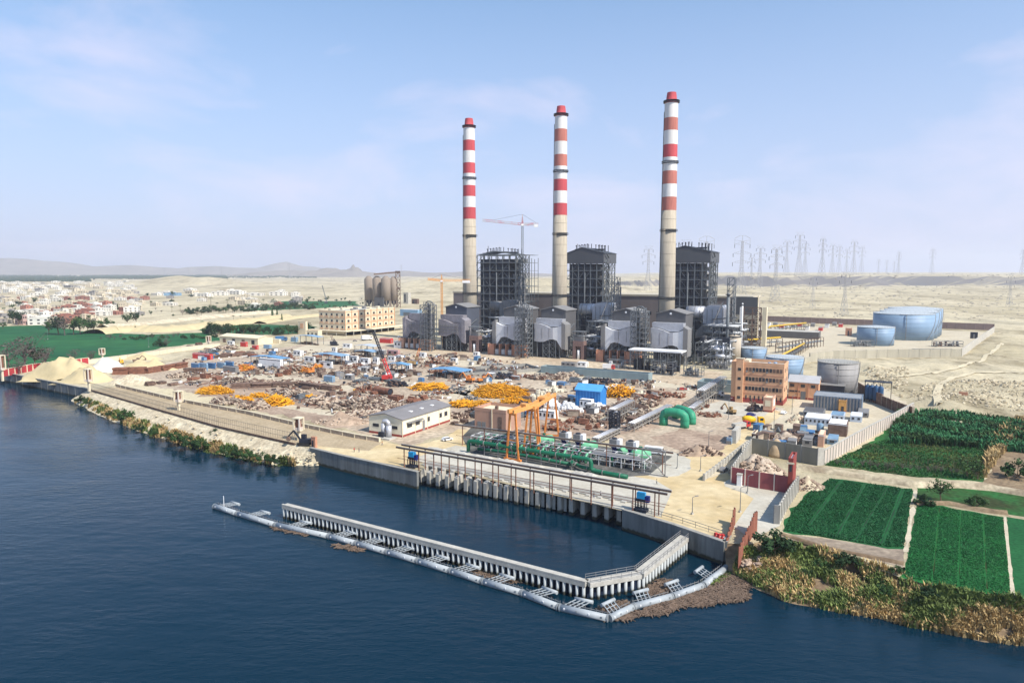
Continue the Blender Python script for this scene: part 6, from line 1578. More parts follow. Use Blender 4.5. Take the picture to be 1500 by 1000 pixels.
for i in range(9): MB().beam((W+11.5,D*1.1*i/8,0),(W+11.5,D*1.1*i/8,4.4),0.5).build('porch_post', M_concl, o)
for i in range(5): MB().beam((-9+(W+17)*i/4,-7.6,0),(-9+(W+17)*i/4,-7.6,4.4),0.5).build('porch_post', M_concl, o)
MB().box(W+0.02,1,0.1,W+0.4,D-1,4.3).build('ground_floor_glazing', M_dark, o)
o, W, D, hh = bld('gate_building', 'tall cream and orange gatehouse tower left of the office block', 'gatehouse', 448, 490, 437, 451, 472, M_cream, M_orange, parapet=1)
MB().box(W*0.3,-0.2,hh*0.5,W*0.7,-0.004,hh*0.9).build('window', M_orange, o)
o, W, D, hh = bld('gate_building', 'low cream wing with orange trim between the gatehouse and office porch', 'building', 466, 494, 449, 472, 485, M_cream, M_orange, parapet=0.5)
for i in range(3): MB().box(W*(i+0.5)/3-1,-0.1,0.8,W*(i+0.5)/3+1,-0.004,hh*0.7).build('window', M_glass, o)
# silo group
M_silo = mat('silo_concrete', (0.25,0.205,0.165), 0.85, 0.1, 0.12, streak=True)
def silo(px, base, top, wpx, label):
    p = at(px,base); r = wpx/2/FOC*(p.y*CP+H*SN); h = hgt(px,base,top); o = empty('silo', p, 0, label, 'silo', 'beige concrete silos')
    MB().lathe([(r,h*0.22),(r,h*0.9),(r*0.35,h),(0.01,h)],28).build('silo_shell', M_silo, o, True)
    for k in range(8):
        a = k*PI/4+0.2; MB().beam((r*0.93*math.cos(a),r*0.93*math.sin(a),0),(r*0.93*math.cos(a),r*0.93*math.sin(a),h*0.22),1.4).build('leg', M_silo, o)
    MB().lathe([(0.5,2),(r*0.95,h*0.23)],20).build('hopper', M_dark, o, True)
silo(541,449,404,13,'beige silo at the left end of the silo row'); silo(553,450,404,13,'beige silo second from left in the silo row'); silo(566,450.5,404,13.5,'beige silo third from left in the silo row'); silo(577,450,405,12,'beige silo at the right end of the silo row beside the lift tower')
o = empty('lift_tower', at(583.5,450), 0.2, 'steel lattice lift tower on the right of the silos', 'lift tower'); h = hgt(583.5,450,397)
b = MB().lattice((0,0),0,h,8,8,8,0.6); b.build('tower_frame', M_rustd, o); MB().box(-4,-3.5,h*0.5,4,3.5,h*0.5+3).box(-3,-3,h-4,4,3,h-0.5).build('lift_head', M_rustd, o); MB().beam((-44,0,h-6),(0,0,h-2),2.0,2.4).build('conveyor_bridge', M_rustd, o)
o, W, D, hh = bld('silo_annex', 'grey block under the silos', 'building', 562, 451, 548, 563, 436, M_grey, M_dark, parapet=0.3); MB().box(W*0.4,-0.2,0,W*0.6,-0.01,hh*0.5).build('door', M_dark, o)
o, W, D, hh = bld('batch_plant', 'pale batching tower right of the silo lift tower', 'building', 598, 446, 591, 602, 429, M_concl, M_rustd, parapet=0.5); MB().box(W*0.2,-0.2,hh*0.2,W*0.5,-0.01,hh*0.9).build('hopper_bay', M_dark, o)
o, W, D, hh = bld('batch_plant', 'low brown shed right of the batching tower', 'shed', 611, 446, 603, 614, 438, M_rustd, M_tan, parapet=0.3); MB().box(W*0.2,-0.2,0,W*0.5,-0.01,hh*0.7).build('door', M_dark, o)
o, W, D, hh = bld('storage_hall', 'pale blue flat hall between office block and left power unit', 'hall', 612, 464, 586, 618, 454, M_blul, M_white, parapet=0.2); MB().box(W*0.2,-0.2,0,W*0.6,-0.01,hh*0.6).build('door', M_steel, o)
o, W, D, hh = bld('storage_hall', 'cream sandy yard building right of the office porch', 'hall', 607, 489, 590, 612, 478, M_cream, M_concl, parapet=0.5); MB().box(W*0.2,-0.2,0,W*0.4,-0.01,hh*0.6).build('door', M_dark, o)
# tower cranes
def towercrane(label, px, base, top, jibL, jibR, jy, m, mast_m, w):
    p = at(px,base); o = empty('tower_crane', p, 0, label, 'tower crane', 'tower cranes'); k = (p.y*CP+H*SN)/FOC
    z = far(px,jy,p.y).z; zt = far(px,top,p.y).z; a, b = (jibL-px)*k, (jibR-px)*k
    MB().lattice((0,0),0,z,w,w,int(z/(w*1.6)),w*0.13).build('mast', mast_m, o)
    j = MB(); n = 14
    def tri(x0, x1, y0, dz0, dz1):
        pr = None
        for i in range(n+1):
            x = x0+(x1-x0)*i/n; hh_ = w*1.1; zz = z+dz0+(dz1-dz0)*i/n; cur = [Vector((x,y0-w*0.5,zz)),Vector((x,y0+w*0.5,zz)),Vector((x,y0,zz+hh_))]
            if pr:
                for c0, c1 in zip(pr, cur): j.beam(c0, c1, w*0.17)
                j.beam(pr[0], cur[2], w*0.12); j.beam(pr[1], cur[2], w*0.12); j.beam(pr[2], cur[0], w*0.12)
            pr = cur
    tri(0, a, 0, 0, abs(a)*0.10); j.build('jib', m, o); j = MB(); tri(0, b, 0, 0, 0); j.build('counter_jib', m, o)
    MB().lattice((0,0),z,zt,w*0.9,w*0.2,5,w*0.12).build('apex_frame', m, o)
    g = MB(); g.beam((0,0,zt),(a*0.75,0,z+abs(a)*0.075+w),w*0.1); g.beam((0,0,zt),(b*0.9,0,z+w),w*0.1); g.build('stay_rope', M_dark, o)
    s = -1 if b < 0 else 1
    MB().box(min(b*0.72,b*0.98),-w*0.7,z-w*0.9,max(b*0.72,b*0.98),w*0.7,z+w*0.4).build('counterweight', M_white, o)
    MB().box(-w*0.6,-w*1.2,z-w*0.3,w*0.6,-w*0.5,z+w*0.7).build('cab', M_white, o)
    MB().box(-w,-w,0,w,w,w*0.8).build('base_block', M_concl, o)
pb = fr(2, 18, 74); 
towercrane('tall white and red tower crane rising behind the open boiler frame', 765, 470, 314, 707, 788, 330, mat('crane_white_red',(0.42,0.38,0.38),0.6,0,0.12,rgb2=(0.40,0.07,0.07),thr=(0.50,0.55)), M_steel, 2.6)
towercrane('orange tower crane in front of the ribbed left-hand ducts', 648, 512, 402, 628, 690, 412, mat('crane_orange',(0.62,0.30,0.10),0.6,0.2,0.4), MATS['crane_orange'], 1.5)
# crawler crane
def crawler(label, px, base, tipx, tipy, m, dark, s=1.0, Yoff=0, split=0.45):
    p = at(px,base); o = empty('crawler_crane', p, 0, label, 'crawler crane', 'crawler cranes'); t = far(tipx,tipy,p.y+Yoff)-p
    for y in (-2.2,1.4): MB().prism([(-3.4,0.4),(-2.8,0),(2.8,0),(3.4,0.4),(3.4,1.0),(2.8,1.3),(-2.8,1.3),(-3.4,1.0)],y,y+0.9).build('track', M_tyre, o)
    MB().prism([(-3.8,1.4),(2.2,1.4),(2.4,3.0),(0.5,3.8),(-3.8,3.6)],-1.7,1.7).build('machine_house', m, o); MB().box(1.2,-2.4,1.6,2.8,-1.75,3.6).build('cab', m, o)
    a = Vector((1.5,0,1.8)); mid = a+(t-a)*split
    def lat(mb, A, B, w):
        d = (B-A).normalized(); sx = Vector((0,1,0)); sz = d.cross(sx).normalized(); n = max(4,int((B-A).length/(w*1.5)))
        for i in range(n):
            p0, p1 = A+(B-A)*(i/n), A+(B-A)*((i+1)/n); c0 = [p0+sx*(u*w/2)+sz*(v_*w/2) for u,v_ in ((-1,-1),(1,-1),(1,1),(-1,1))]; c1 = [q+(p1-p0) for q in c0]
            for q in range(4): mb.beam(c0[q],c1[q],w*0.2); mb.beam(c0[q],c1[(q+1)%4],w*0.13)
        return mb
    lat(MB(),a,mid,1.5).build('lower_boom', m, o); lat(MB(),mid,t,1.3).build('upper_boom', dark, o)
    MB().beam((-3.4,0,3.6),(-1.5,0,9),0.3).beam((-1.5,0,9),t,0.16).beam((-3.4,0,3.6),(-1.5,0,9),0.2).build('stay_rope', M_dark, o)
    return o
crawler('red crawler crane with a long dark lattice boom in the scrap yard', 569, 558, 547, 486, M_red, M_dark, 1, 10, 0.42)
crawler('small tan mobile crane with raised boom near the brick pens', 604, 536, 615, 510, MATS['dull_ochre'], M_org, 1, 0, 0.5)
crawler('dark crane with short raised boom by the office porch', 490, 506, 484, 491, M_dark, M_tan, 1, 0, 0.5)
crawler('grey distant crane standing left of the silos', 478, 444, 472, 418, M_steel, M_steel, 1, 0, 0.5)
# ---- sheds, canopies and containers of the yard
def canopy(label, cpx, cpy, pxL, pxR, top, m, group='blue roofed work shelters', under=True, rot=None):
    rot = TH if rot is None else rot; P = at(cpx,cpy); du = Vector((-math.cos(rot),-math.sin(rot),0)); dv = Vector((-math.sin(rot),math.cos(rot),0))
    W = min(90,max(2,ext(P,du,pxL))); D = min(60,max(2,ext(P,dv,pxR))); h = hgt(cpx,cpy,top); o = empty('work_shelter', P+du*W, rot, label, 'shelter', group)
    MB().prism([(-0.5,h),(W*0.5,h+1.0),(W+0.5,h),(W+0.5,h+0.25),(W*0.5,h+1.3),(-0.5,h+0.25)],-0.5,D+0.5).build('roof', m, o)
    n = max(2,int(W/6))
    for i in range(n+1):
        for y in (0,D): MB().beam((W*i/n,y,0),(W*i/n,y,h+0.1),0.3).build('post', M_steel, o)
    if under:
        b = MB(); rr = random.Random(cpx)
        for q in range(12): x = rr.random()*(W-2); y = rr.random()*(D-2); b.box(x,y,0,x+1.5+rr.random()*2,y+1+rr.random(),0.8+rr.random()*2)
        b.build('stored_goods', M_rustd, o)
    return o
canopy('bright pale blue roofed shelter beside the open concrete basin', 676, 556, 629, 690, 545, M_skyb if False else mat('sky_blue_sheet',(0.13,0.29,0.47),0.6,0.15,0.3,rnd=0.1))
canopy('blue roofed shelter with open bays behind the red crawler crane', 596, 548, 569, 602, 535, MATS['sky_blue_sheet'])
canopy('dark blue roofed shelter behind the white containers in the left yard', 500, 535, 459, 512, 522, M_blul)
canopy('pale blue roofed shelter left of the office porch', 466, 506, 432, 474, 494, M_blul)
canopy('blue roofed shelter behind the white trailer in left yard', 412, 538, 368, 424, 526, MATS['sky_blue_sheet'])
canopy('grey roofed double hall in the middle of the yard, below the office porch', 546, 518, 520, 556, 508, M_wblue)
canopy('dark blue sheeted shelter beneath the grey double hall', 546, 524, 520, 556, 516, M_blul)
o, W, D, hh = bld('farm_hall', 'cream hall with pitched cream roof at the far edge of the yard, near the trees', 'hall', 378, 505, 322, 400, 496, M_cream, M_cream, 'gablex')
for i in range(4): MB().box(W*(i+0.5)/4-2,-0.15,0,W*(i+0.5)/4+2,-0.004,hh*0.7).build('bay_opening', M_dark if i%2 else M_rustd, o)
o, W, D, hh = bld('blue_shed', 'bright blue sheet metal shed among the white bales', 'shed', 879, 598, 843, 888, 574, M_blueb if False else mat('bright_blue_sheet',(0.03,0.20,0.52),0.55,0.12,0.5,streak=True), mat('bright_blue_roof',(0.09,0.33,0.66),0.55,0.1,0.3), 'gablex')
for i in range(8): MB().box(W*(i+0.5)/8-0.12,-0.08,0,W*(i+0.5)/8+0.12,-0.004,hh-0.1).build('wall_rib', MATS['bright_blue_roof'], o)
MB().box(W*0.6,-0.12,0.05,W*0.74,-0.09,hh*0.6).build('door', M_navy, o)
cabin('white container cabin standing before the bright blue shed', 866, 600, 849, 870, 586, M_white, M_white, 3)
cabin('small grey generator cabin in front of the white container cabin', 866, 604, 857, 871, 592, M_greyl, M_white, 2)
cabin('blue site container behind the white bales, left of the bright blue shed', 826, 565, 815, 830, 560, M_blue, M_blue, 0)
cabin('stacked white cabins seen between the legs of the tall orange gantry', 812, 617, 789, 818, 603, M_white, M_white, 4)
cabin('pale blue cabin on the basin road beside the brick pen', 858, 538, 845, 862, 531, M_white, M_white, 2)
cabin('dark site office with white cabin roof on the basin road', 842, 538, 822, 845, 531, M_greyl, M_grey, 3)
cabin('white trailer of the parked lorry in the left yard', 411, 541, 379, 415, 527, M_white, M_white, 0, 'lorry_trailer', 'trailer')
cabin('grey steel tank trailer left of the white trailer', 345, 546, 327, 350, 537, M_greyl, M_dark, 0, 'lorry_trailer', 'trailer')
for i, (px, py) in enumerate(((281,541),(293,541),(305,540.5),(319,540),(331,538.5))): cabin('blue shipping container in the left yard row, %s from left' % ('first','second','third','fourth','fifth')[i], px+10, py, px-1, px+12, py-9, M_blul if i % 2 else M_blue, M_blul, 0, 'shipping_container', 'container', 'row of blue containers in the left yard')
spec = [(486,540,467,488,530,'w','white container below the dark blue roofed shelter'),(460,532,446,463,523,'w','white site cabin at the left end of the dark blue roofed shelter'),(507,528,500,512,519,'w','small white cabin right of the dark blue roofed shelter'),(523,532,512,526,522,'w','white cabin in the centre of yard beside brown scrap'),(540,536,527,543,525,'w','long white cabin in the middle of the yard'),(553,534,546,556,524,'w','pale cabin just left of the crane boom'),(563,524,550,566,513,'g','grey green cabin beside the crane boom'),(583,522,567,586,513,'p','pink container right of the crane boom'),(578,530,568,580,522,'w','pale open stall beside the pink container'),(588,528,580,592,521,'w','white cabin behind the blue shelter'),(492,517,486,494,509,'w','white hut near the dark crane'),(513,510,502,516,504,'w','row of small white huts left of the grey hall'),(600,545,594,604,533,'w','white cabin at right end of the blue shelter'),(622,524,612,625,517,'w','white cabin by the left brick pen'),(643,532,634,645,526,'w','white cabin on the scrap row near the basin'),(668,531,660,671,525,'w','white cabin at the far basin corner'),(700,522,693,703,516,'w','white hut under the left fan house'),(572,503,556,576,496,'r','red and white cabin below the office porch'),(587,510,577,590,500,'w','white cabin beside red cabin below the porch'),(620,505,613,624,499,'w','white hut beside left brick pen'),(487,560,474,491,551,'b','pale blue tarpaulin covered cabin in the brown scrap'),(515,557,505,520,549,'g','grey cabin right of the pale blue tarpaulin cabin'),(536,545,529,538,538,'g','grey box by the middle white cabins'),(409,503,391,412,497,'c','cream tent like hut beside the cream hall'),(440,522,430,445,514,'w','white hut in the left yard road'),(434,501,426,437,494,'b','blue box hut left of the gatehouse'),(341,506,333,344,500,'w','white sheeted hut by the cream hall'),(360,508,352,363,501,'r','brown red hut by the cream hall'),(308,527,282,312,519,'r','long dark red container at the left yard edge'),(395,511,386,398,505,'b','blue lorry cover near the cream hall'),(376,512,369,379,506,'r','bright red lorry cab near the cream hall'),(760,557,748,762,551,'g','grey hut left of the blue grey basin'),(690,548,682,692,541,'w','white hut beyond the pale blue shelter'),(722,556,712,727,547,'g','grey shed by the road behind the big yellow pile')]
CM = {'w': M_white, 'g': M_greyl, 'p': mat('pink_sheet',(0.50,0.27,0.25),0.7,0.15), 'r': M_red, 'b': M_blul, 'c': M_cream}
for (cx,cy,l,r_,tp,c,lb) in spec: cabin(lb, cx, cy, l, r_, tp, CM[c], M_white if c in 'wg' else CM[c], 2 if c in 'wgp' else 0)
truck('white lorry cab in front of the white trailer in left yard', 386, 541, TH+2.8, M_white, M_dark, 'flat')
truck('red flatbed truck parked at the right end of middle brick pen', 828+55, 541, TH+0.2, M_red, M_white, 'box')
truck('white lorry on the road below the office porch', 530, 499, TH+1.2, M_white, M_white, 'box', 1.3)
truck('blue lorry parked beside the cream hall', 404, 500, TH+0.6, M_blue, M_blue, 'box', 1.3)
truck('white flatbed lorry beside the raised trestle', 1040, 583, TH+0.9, M_white, M_tan, 'flat')
truck('grey lorry near the open concrete basin', 716, 551, TH+0.3, M_steel, M_tan, 'flat')
loader('yellow loader on the white gravel mound, left of the pair', 178, 533, 2.2, M_yel, 1.0); loader('dark loader on the white gravel mound, right of the pair', 200, 531, 0.6, M_rustd, 1.1)
loader('orange excavator beside scrap heaps in the left yard', 455, 548, 1.0, M_org, 1.4); loader('orange excavator left of pale blue shelter, by the scrap', 688, 560, 2.6, M_org, 1.3)
loader('orange drilling rig beside the road end near the big yellow pile', 706, 560, 0.4, M_org, 1.2)
# ---- scrap and material heaps
def sticks(name, label, px, py, wpx, top, m, n, ln, th, seed, depth=0.5, cat='pile', group=None, m2=None, flat=0.4):
    """a heap of loose bars, pipes or planks"""
    p = at(px,py); r = wpx/2/FOC*(p.y*CP+H*SN); h = max(0.8,hgt(px,py,top)); ry = r*depth; rr = random.Random(seed); o = MB()
    for q in range(n):
        a = rr.random()*2*PI; d = rr.random()**0.5; x, y = math.cos(a)*r*d, math.sin(a)*ry*d; top_ = h*(1-d*d)**0.5*(0.7+0.3*mnoise.noise(Vector((x*0.25,y*0.25,seed)))); z = 0.15+top_*(0.25+0.75*rr.random())
        b = rr.random()*2*PI if rr.random() < 0.3 else (TH+PI/2*(seed%2))+rr.gauss(0,0.15); e = (rr.random()-0.5)*flat*2; l = ln*(0.5+rr.random())*0.5; v = Vector((math.cos(b)*math.cos(e),math.sin(b)*math.cos(e),math.sin(e)))*l; c = Vector((x,y,max(z,abs(v.z)+0.05))); o.cur = 1 if m2 and rr.random() < 0.35 else 0
        o.beam(c-v,c+v,th*(0.6+0.8*rr.random()),th*(0.5+0.6*rr.random()))
    ob = o.build(name, [m, m2] if m2 else m, None, loc=Vector((p.x,p.y+ry*0.6,0)))
    tag(ob, label, cat, group); return ob
M_yeld = mat('worn_yellow', (0.60,0.31,0.03), 0.8, 0.4, 0.5)
YP = [(732,582,82,558,520,'largest yellow scaffold pile in the yard centre'),(676,596,40,584,160,'yellow scaffold pile behind the cream workshop roof'),(710,598,40,586,170,'yellow scaffold pile behind the brown block'),(628,571,56,558,240,'yellow scaffold pile with pale tarpaulins right of the crane'),(755,592,40,580,140,'loose yellow scaffold pile behind the nearest gantry'),(907,582,52,558,260,'yellow and white material pile right of the bright blue shed'),(312,577,50,563,230,'yellow scaffold pile nearest the riverside fence'),(404,594,40,575,200,'yellow scaffold pile above the riverside fence, second from left'),(352,588,30,578,80,'scattered yellow bars between the two riverside piles'),(358,543,24,530,120,'orange scaffold pile beside the grey tank trailer'),(448,546,16,536,80,'orange heap in the brown scrap of the left yard'),(467,539,10,532,60,'small orange heap by the white container'),(527,573,12,567,60,'small yellow heap on the dirt beside the rusty pipe'),(453,583,8,578,30,'tiny yellow heap in the scrap near the fence'),(378,582,24,574,60,'scattered yellow bars left of the second riverside pile')]
for i,(px,py,w,tp,n,lb) in enumerate(YP): sticks('scaffold_pile', lb, px, py, w, tp, M_yel if i not in (9,10,11) else M_org, int(n*1.5), 4.0, 0.34, 100+i, 0.55, 'scaffold pile', 'yellow scaffold piles', M_yeld)
for i,(px,py,w,tp,n) in enumerate(((792,585,34,570,70),(803,596,36,580,90),(832,600,26,586,60),(812,575,30,565,60),(880,580,70,566,90),(905,573,40,563,60),(938,583,24,572,40),(876,600,26,590,50),(843,604,22,594,40))):
    p = at(px,py); r = w/2/FOC*(p.y*CP+H*SN); rr = random.Random(i); b = MB()
    for q in range(n): a = rr.random()*2*PI; d = rr.random()**0.6; b.cbox((math.cos(a)*r*d, math.sin(a)*r*0.5*d, 0.1+rr.random()*max(0.2,hgt(px,py,tp)*(1-d)*0.8)), (0.9+rr.random()*1.6,0.8+rr.random()*1.2,0.6+rr.random()*1.0), rr.random()*PI, rr.uniform(-0.2,0.2))
    o = b.build('bale_pile', M_white if i % 3 else mat('cream_bale',(0.62,0.57,0.45),0.8,0.2,0.5), None, loc=Vector((p.x,p.y+r*0.4,0))); tag(o, 'pile of wrapped white bales near the bright blue shed', 'bale pile', 'white bale piles')
RP = [(535,575,26,563,M_rust),(560,579,30,568,M_rustd),(540,594,70,581,M_tan),(580,590,60,578,M_tan),(505,600,60,588,M_tan),(470,592,50,580,M_tan),(440,587,50,575,M_rustd),(420,566,60,556,M_rustd),(470,570,50,558,M_tan),(380,565,50,555,M_rustd),(340,560,40,552,M_tan),(300,557,44,546,M_rust),(260,553,34,546,M_tan),(235,565,40,556,M_tan),(330,592,50,582,M_tan),(370,599,46,588,M_tan),(620,588,40,578,M_tan),(610,600,44,590,M_tan),(655,578,30,568,M_steel),(668,575,26,567,M_steel),(690,588,20,580,M_steel),(550,560,60,548,M_dark),(580,566,30,556,M_dark),(610,552,30,545,M_rustd),(640,546,24,540,M_rust),(640,533,36,520,M_rust),(665,522,26,514,M_rust),(600,530,40,521,M_tan),(560,540,34,531,M_tan),(500,550,40,540,M_rustd),(520,540,40,533,M_rust),(480,524,40,517,M_tan),(740,555,46,546,M_dark),(775,556,46,545,M_rustd),(800,556,50,547,M_rustd),(830,552,40,545,M_tan),(860,560,44,551,M_dark),(880,562,40,553,M_dark),(910,600,70,588,M_rustd),(935,596,60,583,M_rustd),(950,590,50,575,M_rust),(960,580,40,571,M_rustd),(925,612,60,602,M_rustd),(905,622,50,612,M_rust),(950,610,40,598,M_tan),(990,582,30,575,M_rust),(835,622,50,608,M_rustd),(860,618,36,606,M_rustd),(875,630,30,620,M_rustd),(820,630,40,620,M_rust),(710,606,50,597,M_rustd),(730,612,70,602,M_dark),(670,612,40,604,M_rustd),(680,622,36,616,M_rustd),(770,600,40,588,M_dark),(790,596,24,588,M_navy),(350,522,44,512,M_dark),(310,520,50,510,M_steel),(290,508,30,501,M_rust),(330,512,36,504,M_tan),(430,543,44,534,M_rust),(420,552,30,545,M_rust),(1040,610,24,604,M_rust),(1036,600,20,595,M_rustd),(1000,600,20,596,M_rust),(1108,602,24,596,M_dark),(1140,636,34,628,M_rustd),(1166,640,40,632,M_dark),(1182,646,40,638,M_steel),(1150,645,40,638,M_rustd),(405,540,20,530,M_steel),(425,527,18,518,M_steel),(420,580,60,570,M_tan),(500,580,40,571,M_tan),(560,600,60,592,M_rustd),(530,610,60,602,M_tan),(590,605,40,598,M_rustd)]
wordm = {M_rust.name:'rust red',M_rustd.name:'dark rusty',M_tan.name:'tan',M_dark.name:'black',M_steel.name:'grey',M_navy.name:'dark blue'}
def zone(px, py):
    if px > 1030: return 'beside the site road' if px < 1120 else 'among the container yard cabins'
    if px > 880: return 'between the pipe trestles' if py > 570 else 'by the road before the power block'
    if px > 690: return 'behind the pump pit' if py > 586 else 'on the road side of the big yellow pile'
    if px > 590: return 'near the open concrete basin' if py < 560 else 'behind the cream workshop'
    if px > 440: return 'in the lower central yard' if py > 565 else 'among the cabins of the central yard'
    return 'in the left yard near the riverside fence' if py > 550 else 'in the far left yard'
def ordered(name, label, px, py, wpx, m, seed, group, cat, tubes):
    """bars or pipes laid side by side in layers on sleepers"""
    p = at(px,py); r = wpx/2/FOC*(p.y*CP+H*SN); rr = random.Random(seed); rz = TH+(PI/2 if seed % 2 else 0)+rr.uniform(-.12,.12); Ln = r*1.1; o = empty(name, Vector((p.x,p.y+r*0.3,0)), rz, label, cat, group); wd = min(9, r*0.9); d = rr.uniform(0.45,0.9); k = max(3,int(wd/d)); ly = rr.randint(2,4)
    s = MB()
    for q in (-0.35,0.35): s.box(Ln*q-0.2,-wd/2-0.3,0,Ln*q+0.2,wd/2+0.3,0.3)
    s.build('sleepers', M_tan, o)
    b = MB()
    for j in range(ly):
        for i in range(k-(j if tubes else 0)):
            if j == ly-1 and rr.random() < 0.4: continue
            y = -wd/2+d*(i+0.5+(0.5*j if tubes else 0)); e = rr.uniform(-.06,.06)*Ln; z = 0.3+d*(j*0.87+0.5)
            if tubes: b.tube((-Ln/2+e,y,z),(Ln/2+e,y,z),d*0.47,7)
            else: b.beam((-Ln/2+e,y,z),(Ln/2+e,y,z),d*0.9,d*0.8)
    b.build('stacked_bars', m, o)
OM = (M_tan, M_rust, M_steel, M_rustd, M_concl)
for i,(px,py,w,tp,m) in enumerate(RP):
    if i % 5 in (1,3):
        mm = OM[i % 5 if i % 3 else (i//3) % 5]
        nm_ = {M_tan.name:'tan',M_rust.name:'rust red',M_steel.name:'grey',M_rustd.name:'brown',M_concl.name:'pale grey'}[mm.name]
        for q_ in range(3 if w > 36 else 2):
            t_ = i % 2 == 0; lb = '%s %s stacked in rows %s' % (nm_, 'pipes' if t_ else 'beams', zone(px,py))
            ordered('pipe_stack' if t_ else 'beam_stack', lb, px+(q_-1)*w*0.42, py-(q_%2)*2.5, w*0.55, mm, 700+i*3+q_, lb, 'stack', t_)
        continue
    sticks('scrap_heap', '%s scrap heap %s' % (wordm[m.name], zone(px,py)), px, py, w, tp, m, int(50+w*2.4), 3.6, 0.75, 300+i, 0.55, 'scrap heap', '%s scrap heaps %s' % (wordm[m.name], zone(px,py)), M_tan if m not in (M_tan, M_dark) else M_rustd)
# big loose litter of the yard, one scatter
YARD = [tuple(at(*q)[:2]) for q in ((255,560),(300,523),(430,512),(560,512),(600,520),(720,552),(820,566),(960,574),(1000,590),(955,620),(890,640),(800,634),(690,600),(660,588),(590,600),(560,625),(470,606),(330,578))]
b = MB(); rr = random.Random(77); xs_ = [p[0] for p in YARD]; ys_ = [p[1] for p in YARD]; k = 0; SMAT = [M_tan, M_rustd, M_white, M_rust, M_steel, M_dark]
while k < 2600:
    x = rr.uniform(min(xs_),max(xs_)); y = rr.uniform(min(ys_),max(ys_))
    if not inpoly(x,y,YARD): continue
    if mnoise.noise(Vector((x*0.03,y*0.03,2))) < 0.02 and rr.random() < 0.88: continue
    k += 1; b.cur = rr.choice((0,0,0,1,1,1,2,3,3,4,5)); t = rr.random()
    if t < 0.55: b.cbox((x,y,0.01),(0.4+rr.random()*2.2,0.3+rr.random()*0.9,0.2+rr.random()*1.1),rr.random()*PI)
    else: a = rr.random()*PI; l = 1+rr.random()*2.5; b.beam((x-math.cos(a)*l,y-math.sin(a)*l,0.2),(x+math.cos(a)*l,y+math.sin(a)*l,0.25+rr.random()*0.8),0.2+rr.random()*0.35)
o = b.build('scrap_litter', SMAT); tag(o, 'loose scrap metal, planks and litter strewn over the yard dirt', 'litter', None, 'stuff')
b = MB(); k = 0; Y2 = [tuple(at(*q)[:2]) for q in ((590,518),(700,524),(800,538),(930,556),(1040,566),(1040,590),(960,570),(860,562),(760,552),(660,536))]; xs_ = [p[0] for p in Y2]; ys_ = [p[1] for p in Y2]
while k < 700:
    x = rr.uniform(min(xs_),max(xs_)); y = rr.uniform(min(ys_),max(ys_))
    if not inpoly(x,y,Y2) or mnoise.noise(Vector((x*0.05,y*0.05,5))) < 0: continue
    k += 1; b.cur = rr.choice((0,0,1,1,2,3,4,5)); b.cbox((x,y,0.02),(0.4+rr.random()*2,0.3+rr.random(),0.3+rr.random()*1.3),rr.random()*PI)
o = b.build('scrap_litter', SMAT); tag(o, 'loose crates, timbers and litter on the bare earth before the power block', 'litter', None, 'stuff')
# wooden crates, drums and parked cars spread over the yard
def crate(m, m2, label, group):
    o = empty('crate', (0,0,0), 0, label, 'crate', group); MB().box(-1.3,-0.9,0.15,1.3,0.9,1.7).build('crate_body', m, o); f = MB()
    for x in (-1.32,1.22): f.box(x,-0.95,0,x+0.1,0.95,1.75)
    f.box(-1.35,-0.98,1.71,1.35,0.98,1.85); f.build('crate_battens', m2, o); learn(o); return o
CK = [(M_tan, M_rustd, 'wooden crate'), (M_white, M_greyl, 'white wrapped crate'), (M_blul, M_blue, 'pale blue crate')]; cs_ = []
zones = [((470,519),(610,556),'among the cabins of the central yard',42),((270,512),(430,548),'in the left yard by the containers',26),((600,520),(760,560),'near the open concrete basin',24),((770,560),(960,612),'around the bright blue shed',30),((1110,628),(1200,655),'in the container yard',16)]
for ci,(m,m2,nm) in enumerate(CK):
    first = None
    for a_, c_, zn, cnt in zones:
        for q in range(cnt//(1,2,4)[ci]):
            lb = '%s standing %s' % (nm, zn); p = at(rr.uniform(a_[0],c_[0]), rr.uniform(a_[1],c_[1])); sc = rr.uniform(0.8,1.7)
            if first is None: first = crate(m, m2, lb, nm+'s '+zn); first.location = p; first.rotation_euler = (0,0,rr.random()*3)
            else: d_ = dup(first, p, TH+rr.choice((0,PI/2))+rr.uniform(-.3,.3), lb, (sc*rr.uniform(0.8,1.6),sc,sc)); d_['group'] = nm+'s '+zn
def car(label, px, py, rz, m):
    o = empty('parked_car', at(px,py), rz, label, 'car', 'parked cars on the site roads'); MB().prism([(-2.2,0.35),(2.2,0.35),(2.25,0.8),(1.2,0.95),(0.6,1.5),(-1.3,1.5),(-2.0,0.95),(-2.25,0.85)],-0.9,0.9).build('body', m, o)
    MB().prism([(1.12,0.97),(0.6,1.42),(-1.25,1.42),(-1.85,0.97)],-0.92,-0.905).prism([(1.12,0.97),(0.6,1.42),(-1.25,1.42),(-1.85,0.97)],0.905,0.92).build('side_windows', M_glass, o); MB().prism([(1.24,0.97),(0.66,1.5),(0.7,1.5),(1.28,0.97)],-0.8,0.8).build('windscreen', M_glass, o); wheelset(o,(-1.35,1.35),(-0.8,0.8),0.34,0.22)
